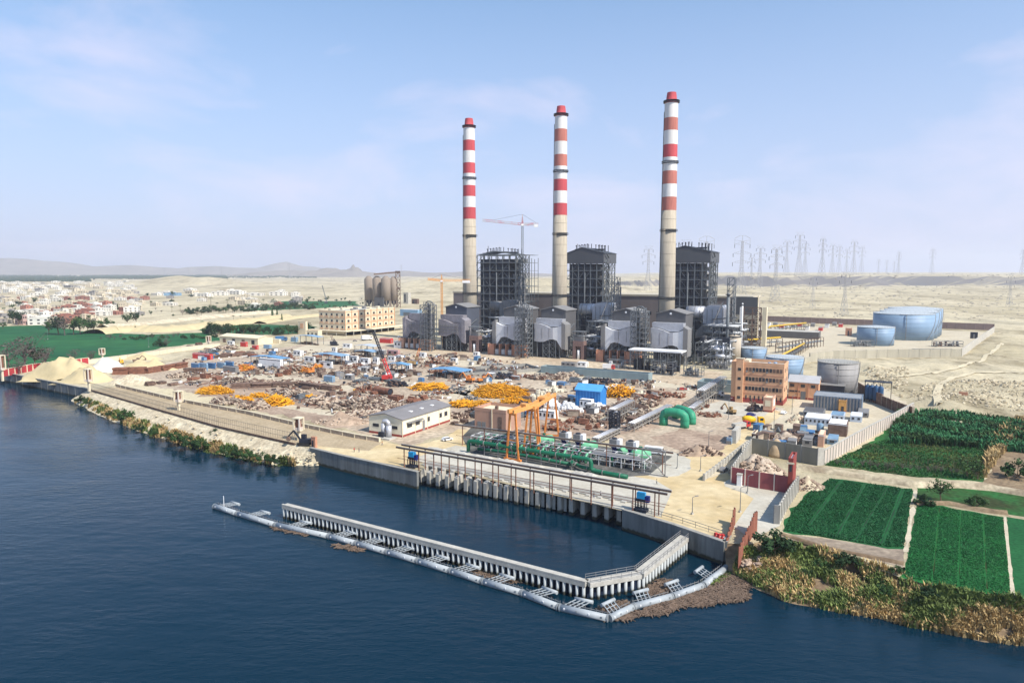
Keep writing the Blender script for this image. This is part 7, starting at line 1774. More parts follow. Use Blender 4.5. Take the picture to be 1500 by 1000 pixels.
for px,py,rz,m,lb in ((1100,609,0.4,M_navy,'dark blue car beside the pink brick gatehouse'),(585,494,1.0,M_white,'white car on the road right of the office porch'),(520,500,0.3,M_greyl,'grey car before the office porch'),(744,558,0.4,M_white,'white car on the yard road near the big yellow pile'),(1000,571,0.2,M_red,'red car on the road before the power block'),(1148,606,0.9,M_white,'white car on the site road below the peach hall'),(1060,690,0.9,M_greyl,'grey car at the lower end of the site road'),(640,524,0.2,M_blue,'blue car near the left brick pen'),(655,645,0.6,M_white,'white car in front of the cream workshop')): car(lb, px, py, rz, m)
# rusty pipe, stacks
o = empty('pipe_section', at(550,575), TH-0.2, 'big rusty pipe section lying in the dirt left of the yellow pile', 'pipe'); MB().tube((0,0,1.9),(13,0,1.9),1.9,18,cap=False).build('pipe_shell', M_rust, o, True); MB().tube((0.4,0,1.9),(12.6,0,1.9),1.7,18).build('pipe_lining', M_dark, o); MB().box(2,-1.6,0,3,1.6,0.3).box(10,-1.6,0,11,1.6,0.3).build('cradle', M_tan, o)
def stack(label, pix, h, w, m, rows=4):
    a, c = at(*pix[0]), at(*pix[1]); D = c-a; Ln = D.length; o = empty('plate_stack', a, math.atan2(D.y,D.x), label, 'stack', 'long rusty plate stacks'); rr = random.Random(int(Ln*7)); n = max(2,int(Ln/9))
    for i in range(n):
        b = MB()
        for j in range(rows): b.cbox((Ln*(i+0.5)/n+rr.uniform(-.4,.4), rr.uniform(-.3,.3), h*j/rows), (Ln/n*0.94, w*(0.8+0.3*rr.random()), h/rows*0.9), rr.uniform(-0.03,0.03))
        b.build('plate_bundle', m, o)
stack('long dark red plate stack on the pale ground by the gravel mound', ((166,548),(214,547)), 4.5, 5, M_rust); stack('long rusty plate stack running toward the blue containers', ((214,547),(272,537)), 3.6, 5, M_rust)
stack('thin rusty plate stack behind the blue container row', ((300,526),(372,519)), 2.5, 4, M_rustd); stack('rusty plate stack between trailer and orange scaffold', ((270,545),(300,545)), 3, 4, M_rustd); stack('brown timber stack in left yard above the riverside piles', ((338,568),(430,566)), 2.8, 4, M_rustd); stack('brown timber stack in central yard below the pale blue cabin', ((440,566),(490,572)), 2.8, 4, M_rustd)
# ---- sand and gravel mounds
heap('sand_mound', 'tall yellow sand mound behind the river wall, leftmost of the mounds', 84, 556, 112, 523, M_mound, 1, 'mound', None, None, 0.5, 0.62)
heap('sand_mound', 'low yellow sand mound joined to the tall one behind river wall', 116, 561, 84, 540, M_mound, 2, 'mound', None, None, 0.5, 0.9)
heap('gravel_mound', 'white gravel mound right of the yellow sand', 150, 545, 70, 524, M_mound2, 3, 'mound', None, None, 0.5, 1.0)
heap('gravel_mound', 'pale gravel bank under the two loaders', 210, 543, 90, 527, M_mound, 4, 'mound', None, None, 0.4, 0.8)
heap('sand_mound', 'low sandy rise behind the fence start, below the plate stacks', 190, 563, 90, 551, M_bank, 5, 'mound', None, None, 0.4, 0.8)
heap('sand_mound', 'long yellowish mound on far side of the gravel, by the field wall', 205, 527, 60, 518, M_mound, 6, 'mound', None, None, 0.4, 0.8)
heap('dirt_mound', 'brown dirt mound behind the corniche fence, left of the workshop', 500, 622, 90, 607, M_dirt2, 7, 'mound', None, None, 0.4, 0.9, M_tan, 120, 0.5)
heap('dirt_mound', 'brown dirt bank along the hollow left of the site road', 1030, 668, 70, 652, M_dirt2, 8, 'mound', None, None, 0.35, 0.8, M_rustd, 90, 0.5)
heap('dirt_mound', 'brown dirt rise beside the raised trestle, behind the green arched pipes', 985, 592, 60, 584, M_dirt2, 9, 'mound', None, None, 0.5, 0.8)
# ---- field wall with red panels, corniche walls, fence, watchtowers
wallrun('field_wall', 'red panelled wall with white posts at the left, beside the green field', 'boundary wall', [at(3,552), at(48,543), at(130,533)], 0, 4.6, 0.4, M_redp if False else mat('bright_red_panel',(0.42,0.045,0.05),0.85,0.15,0.4), M_cream, 5.5, M_cream, post_w=0.7)
wallrun('field_wall', 'cream wall between green field and the left yard', 'boundary wall', [at(130,533), at(200,524), at(265,514), at(322,508)], 0, 3.2, 0.4, M_cream, M_precast, 8, M_precast)
wallrun('corniche_wall', 'low cream boundary wall along inland side of the riverside path', 'boundary wall', [at(170,566), at(262,588), at(360,606), at(437,624), at(520,641), at(556,647)], 0, 1.5, 0.5, M_tan, M_cream, 7, M_cream)
fp = [at(134,572.5), at(232,601), at(320,626), at(432,651.5)]
wallrun('fence_base', 'low dark kerb wall under the riverside fence', 'kerb wall', fp, 0, 0.7, 0.5, M_rustd)
FM = mat('fence_paint', (0.36,0.29,0.21), 0.7, 0.15)
o = railing('riverside_fence', 'long thin picket fence along the river bank path', [p+Vector((0,0,0.7)) for p in fp], 4.0, 1.5, FM, 'fence', None, 0.11, 2)
def watch(px, base, top, label, post=True):
    p = at(px,base); h = hgt(px,base,top); o = empty('watchtower', p, TH*0.6, label, 'watchtower', 'red and white watchtowers along the site wall'); z = h*0.42 if post else h*0.15; w = 1.35
    MB().box(-0.55,-0.55,0,0.55,0.55,z).build('support_post', M_cream, o); MB().box(-w,-w,z,w,w,z+0.35).build('cabin_floor', M_cream, o)
    for x in (-1,1):
        for y in (-1,1): MB().box(x*w-0.28,y*w-0.28,z+0.35,x*w+0.28,y*w+0.28,h-0.4).build('corner_post', M_cream if x*y > 0 else M_precast, o)
    MB().box(-w+0.1,-w+0.1,z+0.35,w-0.1,w-0.1,z+1.5).build('parapet_panel', M_precast, o); MB().box(-w+0.5,-w+0.5,z+1.5,w-0.5,w-0.5,h-0.4).build('cabin_glazing', M_rust, o)
    MB().box(-w-0.3,-w-0.3,h-0.4,w+0.3,w+0.3,h).build('roof', M_cream, o)
watch(4,558,520,'watchtower at left frame edge on the river wall'); watch(131,573,540,'watchtower where the river wall meets the riverside fence'); watch(262,601,572,'watchtower halfway along the riverside fence'); watch(438,645,611,'watchtower at the right end of the riverside fence'); watch(150,527,510,'watchtower on the field wall behind the white gravel'); watch(306,509,492,'watchtower on the field wall near the cream hall')
# dark parked plant near the fence end and people
loader('dark tracked machine parked at the end of the riverside fence', 447, 652, 2.9, M_dark, 1.25)
o, W, D, hh = bld('brick_kiosk', 'small brick kiosk at the end of the riverside fence', 'hut', 462, 656, 456, 465, 641, M_brick, M_tan, parapet=0.2); MB().box(W*0.2,-0.1,0.1,W*0.6,-0.004,hh*0.7).build('door', M_dark, o)
# lamp posts
def lamp(px, base, top, label):
    p = at(px,base); h = hgt(px,base,top); o = empty('street_lamp', p, 0.4, label, 'street lamp', 'thin street lamps'); MB().tube((0,0,0),(0,0,h),0.13,6,0.08).build('pole', M_steel, o); MB().beam((0,0,h),(1.2,0,h+0.25),0.1).build('arm', M_steel, o); MB().box(0.9,-0.16,h+0.12,1.9,0.16,h+0.3).build('lamp_head', M_greyl, o); MB().box(-0.3,-0.3,0,0.3,0.3,0.5).build('base', M_concl, o)
for px,bs,tp,lb in ((1014,753,728,'street lamp on the sandy ground by the quay railing'),(1084,750,714,'street lamp at the edge of the concrete yard'),(1095,722,697,'street lamp before the red panelled wall'),(1133,640,600,'street lamp beside the pink brick gatehouse'),(1067,614,584,'street lamp by the mixer truck'),(1026,690,668,'street lamp at the end of the low road wall'),(70,497,481,'lone lamp post in the green field'),(218,508,488,'lamp post in the green field near a dark bush'),(560,640,620,'street lamp beside the cream workshop gable'),(600,632,613,'street lamp in front of the cream workshop'),(970,692,660,'street lamp on the pale slab by the braced frame'),(992,686,664,'second street lamp on the pale slab'),(1110,650,620,'street lamp along the site road wall'),(1160,606,580,'street lamp in front of the peach hall'),(925,520,500,'street lamp beside the brick pen'),(1038,655,632,'street lamp at the dirt hollow')): lamp(px,bs,tp,lb)
# ================================================================ banks, plants, trees, village
def bankstrip(name, top, low, m, ztop=0.0, steps=8, prof=None, seed=0, jag=0.8):
    """slope from the ground edge to below the water; top and low are pixel lines with the same count"""
    T = [at(*q, 0) for q in top]; B = [at(*q, WZ) for q in low]; rows = []
    for i in range(len(T)-1):
        n = max(2, int(max((T[i+1]-T[i]).length, (B[i+1]-B[i]).length)/1.5))
        for k in range(n): rows.append((T[i].lerp(T[i+1], k/n), B[i].lerp(B[i+1], k/n)))
    rows.append((T[-1], B[-1])); vs = []
    for a, c in rows:
        for j in range(steps+3):
            t = j/steps; q = a.lerp(c, min(t, 1.3)); f = prof(min(1,t)) if prof else min(1,t); z = -0.01+(WZ-0.01)*f if t <= 1 else WZ-(t-1)*6
            e = fbm(q.x, q.y, 0.25, 4, seed)*jag; w = math.sin(PI*min(1,t)) if 0 < j else 0
            if t >= 0.8: q = q + (c-a).normalized()*fbm(q.x, q.y, 0.12, 3, seed+3)*2.2*min(1, (t-0.8)*5)
            vs.append((q.x, q.y, z+e*w*1.6))
    K = steps+3
    o = MB().add(vs, [(i*K+j, i*K+j+1, (i+1)*K+j+1, (i+1)*K+j) for i in range(len(rows)-1) for j in range(K-1)]).build(name, m, smooth=True); o['kind'] = 'structure'; return o
bankstrip('river_bank', [(130,570.8),(180,585.5),(232,600),(320,625),(432,651),(456,657.5)], [(103,586),(150,611),(210,634),(300,660),(400,681),(466,682)], M_bank, seed=1)
bankstrip('river_bank', [(1062,794.5),(1100,796.5),(1142,782.5),(1200,799.5),(1260,813),(1318,827.5),(1326,847.5),(1400,863),(1480,879.5),(1600,904.5),(2080,1005.5)], [(1064,838),(1108,862),(1150,880),(1230,897),(1290,906),(1335,918),(1380,926),(1440,938),(1510,945),(1640,962),(2130,1085)], M_soil, prof=lambda t: 0.42*min(1,t*5)+0.58*max(0,(t-0.3)/0.7)**1.2, seed=2)
def reeds(name, label, top, low, n, m, m2, hmin, hmax, seed, prof=None, w=0.2, z0=0.0, dens=None):
    """upright blades with bent tips over a bank"""
    T = [at(*q, z0) for q in top]; B = [at(*q, WZ) for q in low]; rr = random.Random(seed); o = MB(); k = len(T)-1; lens = [(T[i+1]-T[i]).length+(B[i+1]-B[i]).length for i in range(k)]; tot = sum(lens); q = 0; tr = 0
    while q < n and tr < n*6:
        tr += 1; u = rr.random()*tot; i = 0
        while u > lens[i] and i < k-1: u -= lens[i]; i += 1
        f = u/lens[i]; a, c = T[i].lerp(T[i+1], f), B[i].lerp(B[i+1], f); t = rr.random(); p = a.lerp(c, t); cl = mnoise.noise(Vector((p.x*0.22,p.y*0.22,seed)))
        if cl < (dens if dens is not None else -0.2): continue
        q += 1; ff = prof(t) if prof else t; zz = (WZ)*ff; h = (hmin+(hmax-hmin)*rr.random())*(0.6+0.8*max(0,cl)+0.2); o.cur = 1 if mnoise.noise(Vector((p.x*0.12+7,p.y*0.12,seed))) > 0.05+rr.uniform(-.2,.2) else 0
        for e in range(3):
            b = rr.random()*2*PI; l = rr.uniform(0.15,0.6)*h; ww = w*(0.7+rr.random()); s = Vector((math.cos(b+PI/2)*ww, math.sin(b+PI/2)*ww, 0)); g = p+Vector((rr.uniform(-.5,.5),rr.uniform(-.5,.5),0)); g.z = zz-0.2; m_ = g+Vector((math.cos(b)*l*0.35, math.sin(b)*l*0.35, h*0.65)); t_ = g+Vector((math.cos(b)*l, math.sin(b)*l, h*(0.75+0.3*rr.random())))
            o.add([g-s,g+s,m_+s*0.8,m_-s*0.8,t_],[(0,1,2,3),(3,2,4)])
    ob = o.build(name, [m, m2]); tag(ob, label, 'reeds', None, 'stuff'); return ob
rp = lambda t: 0.42*min(1,t*5)+0.58*max(0,(t-0.3)/0.7)**1.2
reeds('reed_bed', 'straw and green reed bed between the debris raft and front crop field', [(1085,815),(1140,800),(1200,815),(1250,830),(1320,848)], [(1072,842),(1150,880),(1230,897),(1290,906),(1335,918)], 6500, M_reed, M_reedg, 0.8, 2.3, 3, rp, 0.15, -1.5, -0.35)
reeds('reed_bed', 'straw coloured reed bed below the bright right-hand crop field', [(1318,850),(1400,868),(1480,882),(1600,908),(1900,970)], [(1325,916),(1380,926),(1440,938),(1640,962),(1930,1040)], 9600, M_reed, M_reedg, 0.9, 2.4, 4, rp, 0.16, -0.5, -0.5)
reeds('bank_weeds', 'olive and brown weeds along the waterline of the left sandy bank', [(128,583),(180,604),(240,626),(300,642),(400,668),(436,674)], [(108,588),(160,614),(220,638),(300,661),(400,681),(440,683)], 1900, M_reed, M_reedg, 0.8, 2.8, 5, lambda t: 0.55+0.45*t, 0.24, -2.5, -0.1)
reeds('bank_weeds', 'green floating weeds at the waterline below left bank', [(300,655),(330,662),(370,672),(410,677)], [(300,662),(330,668),(370,677),(410,683)], 260, M_reedg, M_leafg, 0.5, 1.2, 6, lambda t: 1.0, 0.22, WZ, -0.3)
reeds('raft_grass', 'bright green grass growing on the debris raft beside the boom', [(1020,858),(1045,848),(1066,836)], [(1026,864),(1050,856),(1072,842)], 160, M_reedg, M_leafg, 0.6, 1.4, 7, lambda t: 1.0, 0.18, WZ, -0.6)
reeds('dry_grass', 'dry straw grass strip at the right edge, beside the corn', [(1440,700),(1462,672),(1482,650),(1515,640)], [(1448,672),(1462,652),(1482,632),(1515,622)], 900, M_reed, M_reed, 1.5, 3.6, 8, lambda t: 0.0, 0.26, 0, -0.6)
# stones on the sandy bank
b = MB(); rr = random.Random(21)
for q in range(260):
    t = rr.random(); i = rr.randrange(4); a = [(140,577),(232,603),(320,629),(432,655),(462,662)]; l_ = [(118,590),(215,636),(300,660),(400,681),(466,682)]; f = rr.random(); P0 = at(a[i][0]+(a[i+1][0]-a[i][0])*f, a[i][1]+(a[i+1][1]-a[i][1])*f); P1 = at(l_[i][0]+(l_[i+1][0]-l_[i][0])*f, l_[i][1]+(l_[i+1][1]-l_[i][1])*f, WZ); p = P0.lerp(P1, t**0.7); b.rock((p.x,p.y,WZ*t**0.7+0.1), 0.15+rr.random()**2*0.7, rr.random())
tag(b.build('bank_stones', M_bank), 'scattered pale stones and rubble on the left sandy bank', 'stones', None, 'stuff')
b = MB(); rr = random.Random(22)
for q in range(160): p = at(1088+rr.random()*26, 800+rr.random()*26, -2); b.rock((p.x,p.y,-1.5-rr.random()*2), 0.4+rr.random()*0.8, rr.random())
tag(b.build('bank_stones', MATS['rubble_stone']), 'tan rubble spilled between the rusty sheet piles', 'stones', None, 'stuff')
# ---- trees
def tree(kind, h, seed, m, label, spread=0.5, dens=260, leaf=0.55, group=None, name='tree', trunk_f=0.3):
    o = empty(name, (0,0,0), 0, label, 'tree', group); rr = random.Random(seed); tr = MB(); tips = []
    r0 = h*0.03
    if kind == 'column': 
        tr.tube((0,0,0),(0,0,h*0.9),r0,6,r0*0.2); tips = [(Vector((0,0,h*(0.15+0.8*i/8))), h*spread*0.3*(1-0.6*i/8)) for i in range(9)]
    else:
        top = Vector((rr.uniform(-.05,.05)*h, rr.uniform(-.05,.05)*h, h*trunk_f)); tr.tube((0,0,0),top,r0,7,r0*0.75)
        nb = 7 if kind != 'bush' else 6
        for i in range(nb):
            a = 2*PI*i/nb+rr.uniform(-.4,.4); up = rr.uniform(0.25,0.65)*h; d = h*spread*rr.uniform(0.35,0.8); e = top+Vector((math.cos(a)*d, math.sin(a)*d, up*(0.9 if kind != 'bush' else 0.6))); tr.tube(top,e,r0*0.5,5,r0*0.15)
            tips.append((e, h*rr.uniform(0.14,0.24))); mid = top.lerp(e,0.55)+Vector((rr.uniform(-.1,.1)*h,rr.uniform(-.1,.1)*h,rr.uniform(0,.12)*h)); tips.append((mid, h*rr.uniform(0.12,0.2)))
        e = top+Vector((0,0,h*0.55)); tr.tube(top,e,r0*0.6,5,r0*0.2); tips.append((e, h*0.2))
        if kind == 'bare':
            for (c, r) in list(tips):
                for q in range(7): a = rr.random()*2*PI; tr.tube(c, c+Vector((math.cos(a),math.sin(a),rr.uniform(0.1,1)))*r*1.1, r0*0.16, 3, r0*0.05)
    tr.build('trunk', M_bark if kind != 'bare' else M_twig, o)
    lf = MB(); n = max(4,int(dens/len(tips)))
    for c, r in tips:
        for q in range(n):
            v = Vector((rr.gauss(0,1),rr.gauss(0,1),rr.gauss(0,0.8))); v = v.normalized()*(r*rr.random()**0.4); p = c+v
            nn = (v.normalized()+Vector((rr.uniform(-.7,.7),rr.uniform(-.7,.7),rr.uniform(0,.8)))).normalized(); u = nn.cross(Vector((0,0,1)) if abs(nn.z)<0.9 else Vector((1,0,0))).normalized(); w = nn.cross(u); s = h*0.045*leaf/0.55*(0.6+0.8*rr.random())
            lf.add([p-u*s,p+w*s*0.7,p+u*s,p-w*s*0.7],[(0,1,2,3)])
    lf.build('crown', m, o); learn(o); return o
TG = 'trees around the left green fields'
protos = {}
def put(kind, px, base, top, label, group=None, rz=None, z=0.0):
    h = hgt(px, base, top, z)
    defs = {'round':('round',M_leaf,0.55,520,0.5),'dark':('round',M_leaf,0.5,620,0.5),'mid':('round',M_leafg,0.55,520,0.5),'bare':('bare',M_twig,0.6,240,0.35),'col':('column',M_leafg,0.55,420,0.45),'bush':('bush',M_leafg,0.75,900,0.62),'dbush':('bush',M_leaf,0.8,1000,0.65)}
    k, m, sp, dn, lf = defs[kind]; p = at(px, base, z)
    if kind not in protos:
        o = tree(k, 10.0, 5+len(protos), m, label, sp, dn, lf, group, 'tree' if 'bush' not in kind else 'bush', 0.28 if 'bush' not in kind else 0.06); protos[kind] = o
        if 'bush' in kind: o['category'] = 'bush'
        o.location = p; o.scale = (h/10.5,)*3
    else:
        c = dup(protos[kind], p, R.random()*6.28 if rz is None else rz, label, h/10.5)
        if group: c['group'] = group
        elif 'group' in c: del c['group']
put('bare', 12, 541, 498, 'bare grey brown tree at the left edge of the green field', TG); put('bare', 36, 540, 488, 'taller bare tree second from the left edge', TG); put('bare', 66, 543, 505, 'wide bare tree behind the tall sand mound', TG); put('dark', 50, 538, 505, 'dark leafy tree among bare trees behind sand mound', TG); put('bare', 28, 548, 522, 'low bare tree above the red panelled wall', TG); put('bare', 135, 532, 511, 'small bare tree behind red wall, near the field watchtower', TG); put('bare', 107, 530, 510, 'faint bare sapling in the green field by the red wall', TG); put('dbush', 235, 507, 491, 'dark bush alone in the green field', TG); put('bare', 245, 508, 494, 'grey twiggy bush beside the lone dark bush', TG); put('dbush', 60, 523, 508, 'dark scrub in front of the bare trees', TG)
for px,bs,tp,k,lb in ((86,490,459,'dark','tall dark tree between the village and green field'),(95,491,461,'bare','tall bare tree beside the dark one at the village edge'),(108,490,466,'mid','leafy tree in the grove at the village edge'),(118,490,460,'mid','taller leafy tree at the middle of the village grove'),(128,488,464,'dark','dark tree in the village edge grove'),(137,487,467,'mid','right hand leafy tree of the village grove'),(72,489,468,'mid','leafy tree at the left end of village grove'),(20,474,452,'dark','dark tree beside the pink village house at left'),(27,476,454,'dark','second dark tree beside the pink village house'),(4,482,470,'mid','small tree at left frame edge by the village'),(310,490,470,'dark','big dark tree at the left end of the near tree belt'),(322,490,473,'dark','dark tree second in the near tree belt'),(156,478,460,'bush','olive bush by the sandy cutting'),(186,476,458,'mid','tree above the sandy cutting'),(200,474,456,'dark','dark tree above the sandy cutting')): put(k,px,bs,tp,lb,TG)
rr = random.Random(9)
for i in range(42): px = 300+i*3.9+rr.uniform(-2,2); bs = 489+rr.uniform(-2,2)-(4 if px > 420 else 0)*((px-420)/40 if px > 420 else 1); put(rr.choice(('dark','mid','mid','dbush')), px, bs, bs-rr.uniform(8,17), 'leafy tree in the near belt between green field and office block', 'trees of the near belt')
for i in range(70): px = 272+i*2.7+rr.uniform(-2,2); bs = 459.5-(px-272)*0.04+rr.uniform(-2.5,1.5); put(rr.choice(('dark','mid','dbush')), px, bs, bs-rr.uniform(5,11), 'leafy tree in the far belt beyond the sandy cutting', 'trees of the far belt')
for i in range(60): px = 395+rr.random()*145; bs = 441+rr.uniform(-3,12); put(rr.choice(('dark','mid','bush')), px, bs, bs-rr.uniform(3,6), 'low far tree in the orchards left of the silos', 'orchard trees left of the silos')
for i in range(80): px = rr.random()*300; bs = 440+rr.random()*32-(px*0.03); put(rr.choice(('dark','mid','dbush','bare')), px, bs, bs-rr.uniform(3,9), 'tree between the village houses', 'trees between the village houses')
for i in range(36): px = 150+i*5+rr.uniform(-3,3); bs = 497+rr.uniform(-2,2)-(px-150)*0.02; put(rr.choice(('bare','dbush','bush')), px, bs, bs-rr.uniform(4,8), 'scrubby bush along the foot of the sandy cutting', 'scrub below the sandy cutting')
put('col', 399, 466, 450, 'narrow cypress like tree on the sandy ground, left of a pair', TG); put('col', 406, 466, 452, 'narrow cypress like tree on the sandy ground, right of a pair', TG); put('col', 413, 470, 459, 'shorter narrow tree beside the cypress pair', TG)
# palms
def palm(h):
    o = empty('palm_tree', (0,0,0), 0, 'x', 'palm tree', 'palm trees near the far belt'); MB().tube((0,0,0),(0.2,0,h),0.3,6,0.2).build('trunk', M_bark, o); b = MB()
    for i in range(16):
        a = 2*PI*i/16; L_ = h*0.34; pr = Vector((0.2,0,h))
        for s in range(1,5): t = s/4; q = Vector((0.2+math.cos(a)*L_*t, math.sin(a)*L_*t, h+L_*(0.55*t-0.9*t*t)+(i%3)*0.25)); sd = Vector((-math.sin(a),math.cos(a),0))*0.55*(1-t*0.6); b.add([pr-sd,pr+sd,q+sd,q-sd],[(0,1,2,3)]); pr = q
    b.build('crown', M_leaf, o); learn(o); return o
pl = palm(10.0)
for i,(px,bs,tp) in enumerate(((309,447,435),(318,452,443),(333,448,438),(345,447,440),(303,442,434),(386,447,438),(342,470,462),(353,469,462),(372,468,463),(295,462,453),(252,457,449),(264,455,447))):
    lb = 'palm tree standing above the far belt of trees'; h = hgt(px,bs,tp)/10.8
    if i == 0: pl.location = at(px,bs); pl.scale = (h,)*3; pl['label'] = lb
    else: dup(pl, at(px,bs), R.random()*6, lb, h)
# right hand plants
put('dbush', 1134, 806, 760, 'big dark bush on the bank beside the rusty sheet piles'); put('dbush', 1155, 806, 784, 'smaller dark bush at foot of the earth bank below the front field'); put('dbush', 1236, 826, 800, 'dark bush on the bank under the middle of front crop field'); put('dbush', 1250, 826, 806, 'dark shrub right of the bush under the front field'); put('bush', 1312, 840, 822, 'green shrub at the bottom end of the field path'); put('mid', 1378, 733, 700, 'round green tree on the earth strip above the bright crop field'); put('mid', 1418, 700, 668, 'leafy green shrub tree at right edge of the patchy field'); put('mid', 1432, 702, 676, 'second leafy shrub tree beside the dry grass'); put('bush', 1490, 700, 660, 'green plants at the far right edge beside dry grass')
put('bush', 1430, 742, 716, 'green shrub on the earth strip, right of the round tree'); put('dbush', 1355, 740, 716, 'dark shrub on the earth strip, left of the round tree'); put('bush', 1200, 830, 812, 'olive shrub in the reeds below the front field'); put('dbush', 1360, 872, 852, 'dark shrub at the lower edge of the bright crop field'); put('bush', 1296, 870, 850, 'olive shrub in the middle of the reed bank')
put('dbush', 1378, 597, 583, 'dark green bush beside the red brick hut on the slope')
for i,(px,bs,tp,k) in enumerate(((118,588,574,'dbush'),(128,592,579,'bush'),(182,615,591,'bush'),(205,630,618,'dbush'),(246,642,624,'bush'),(262,648,626,'bush'),(280,654,632,'dbush'),(295,656,636,'bush'),(316,640,622,'dbush'),(328,664,645,'bush'),(345,668,648,'dbush'),(362,672,650,'bush'),(385,676,655,'bush'),(402,678,660,'dbush'),(224,637,622,'bush'),(160,608,598,'dbush'))):
    put(k, px, bs, tp, '%s %s on the left sandy bank, %s from its left end' % ('dark' if k=='dbush' else 'olive', 'bush', ords[i] if i < len(ords) else 'last'), 'bushes on the left bank', None, WZ*0.7)
for i in range(18): px = 1225+i*12+rr.uniform(-3,3); bs = 682+(px-1225)*0.075; put('bare', px, bs, bs-rr.uniform(8,13), 'thin bare sapling along the lower edge of the patchy field', 'saplings along the patchy field')
# corn block and low crop texture
def blades(name, label, pix, n, m, m2, h0, h1, w, seed, zs=0.03, lean=0.5, e=3, skip=()):
    sk = [(at(*a), at(*b), g) for a, b, g in skip]
    pts = [at(*q) for q in pix]; rr = random.Random(seed); o = MB(); x0 = min(p.x for p in pts); x1 = max(p.x for p in pts); y0 = min(p.y for p in pts); y1 = max(p.y for p in pts); P = [(p.x,p.y) for p in pts]; k = 0; t = 0
    while k < n and t < n*8:
        t += 1; x = rr.uniform(x0,x1); y = rr.uniform(y0,y1)
        if not inpoly(x,y,P): continue
        bad = False
        for a, c, g in sk:
            d = c-a; f = max(0, min(1, ((x-a.x)*d.x+(y-a.y)*d.y)/(d.x*d.x+d.y*d.y)))
            if math.hypot(x-a.x-d.x*f, y-a.y-d.y*f) < g: bad = True
        if bad: continue
        k += 1; o.cur = 1 if mnoise.noise(Vector((x*0.06,y*0.06,seed))) > rr.uniform(-.15,.25) else 0; h = rr.uniform(h0,h1)*(1+0.35*mnoise.noise(Vector((x*0.1,y*0.1,seed+2))))
        for q in range(e):
            b = rr.random()*2*PI; l = h*lean*rr.uniform(0.4,1.1); ww = w*(0.7+0.6*rr.random()); s = Vector((math.cos(b+PI/2)*ww,math.sin(b+PI/2)*ww,0)); g = Vector((x,y,zs)); m_ = g+Vector((math.cos(b)*l*0.4,math.sin(b)*l*0.4,h*0.75)); t_ = g+Vector((math.cos(b)*l,math.sin(b)*l,h*(0.8+0.25*rr.random())))
            o.add([g-s,g+s,m_+s,m_-s,t_],[(0,1,2,3),(3,2,4)])
    ob = o.build(name, [m, m2]); tag(ob, label, 'crop', None, 'stuff'); return ob
blades('corn_plants', 'tall dark green corn growing against the boundary wall', [(1300,650),(1316,606),(1420,609),(1540,628),(1710,655),(1690,685),(1460,660),(1400,655)], 5400, M_corn, M_leafg, 2.2, 3.6, 0.22, 3)
blades('weedy_crop', 'short weedy plants in the patchy brown and green field', [(1206,681),(1250,662),(1300,642),(1460,660),(1440,704),(1330,697)], 3600, mat('weed_green',(0.03,0.13,0.03),0.7,0.35,0.2), M_reedg, 0.25, 0.8, 0.16, 4)
blades('green_crop', 'short green crop leaves in the front field', [(1216,701),(1336,717),(1324,801),(1300,801),(1148,777),(1162,746),(1188,719)], 15000, mat('crop_leaf',(0.012,0.10,0.028),0.7,0.3,0.2), mat('crop_leaf_light',(0.018,0.115,0.036),0.7,0.3,0.2), 0.2, 0.42, 0.12, 5, 0.03, 0.7, 2, [((1233,703),(1186,768),0.55),((1267,708),(1228,782),0.5),((1301,713),(1254,790),0.35),((1323,716),(1292,796),0.6),((1250,745),(1325,758),0.3)])
blades('green_crop', 'short bright green crop leaves in the right-hand field', [(1344,735),(1400,746),(1469,758),(1481,876),(1400,864),(1325,844)], 16000, mat('crop_leaf_b',(0.014,0.115,0.03),0.7,0.25,0.2), mat('crop_leaf_b2',(0.02,0.145,0.036),0.7,0.25,0.2), 0.12, 0.24, 0.11, 6, 0.034, 0.8, 2, [((1376,742),(1366,852),0.22),((1408,748),(1404,862),0.25),((1440,753),(1446,870),0.22)])
# furrows in the front crop field
M_furrow = mat('furrow_green', (0.01,0.035,0.014), 0.9, 0.3, 0.5)
for A_, B_ in (((1232,703),(1184,768)),((1266,708),(1226,782)),((1300,713),(1252,790)),((1322,716),(1290,796))): sheet('field_furrow', [A_, (A_[0]+1.2,A_[1]), (B_[0]+1.8,B_[1]), B_], 0.05, M_furrow, 0.15, 2)
for A_, B_ in (((1376,742),(1366,852)),((1408,748),(1404,862)),((1440,753),(1446,870))): sheet('field_furrow', [A_, (A_[0]+0.5,A_[1]), (B_[0]+0.8,B_[1]), B_], 0.05, M_crop3, 0.15, 2)
# ---- sandy cutting by the green field
berm('sand_bluff', '', [(138,489),(165,486),(200,484),(240,485),(275,482),(330,476),(420,466)], 16, 7, M_mound, 12); berm('sand_bluff', '', [(150,480),(200,476),(260,470),(330,463),(400,458)], 12, 5, M_bank, 13); berm('sand_bluff', '', [(380,474),(430,466),(470,462)], 10, 4, M_mound, 14)
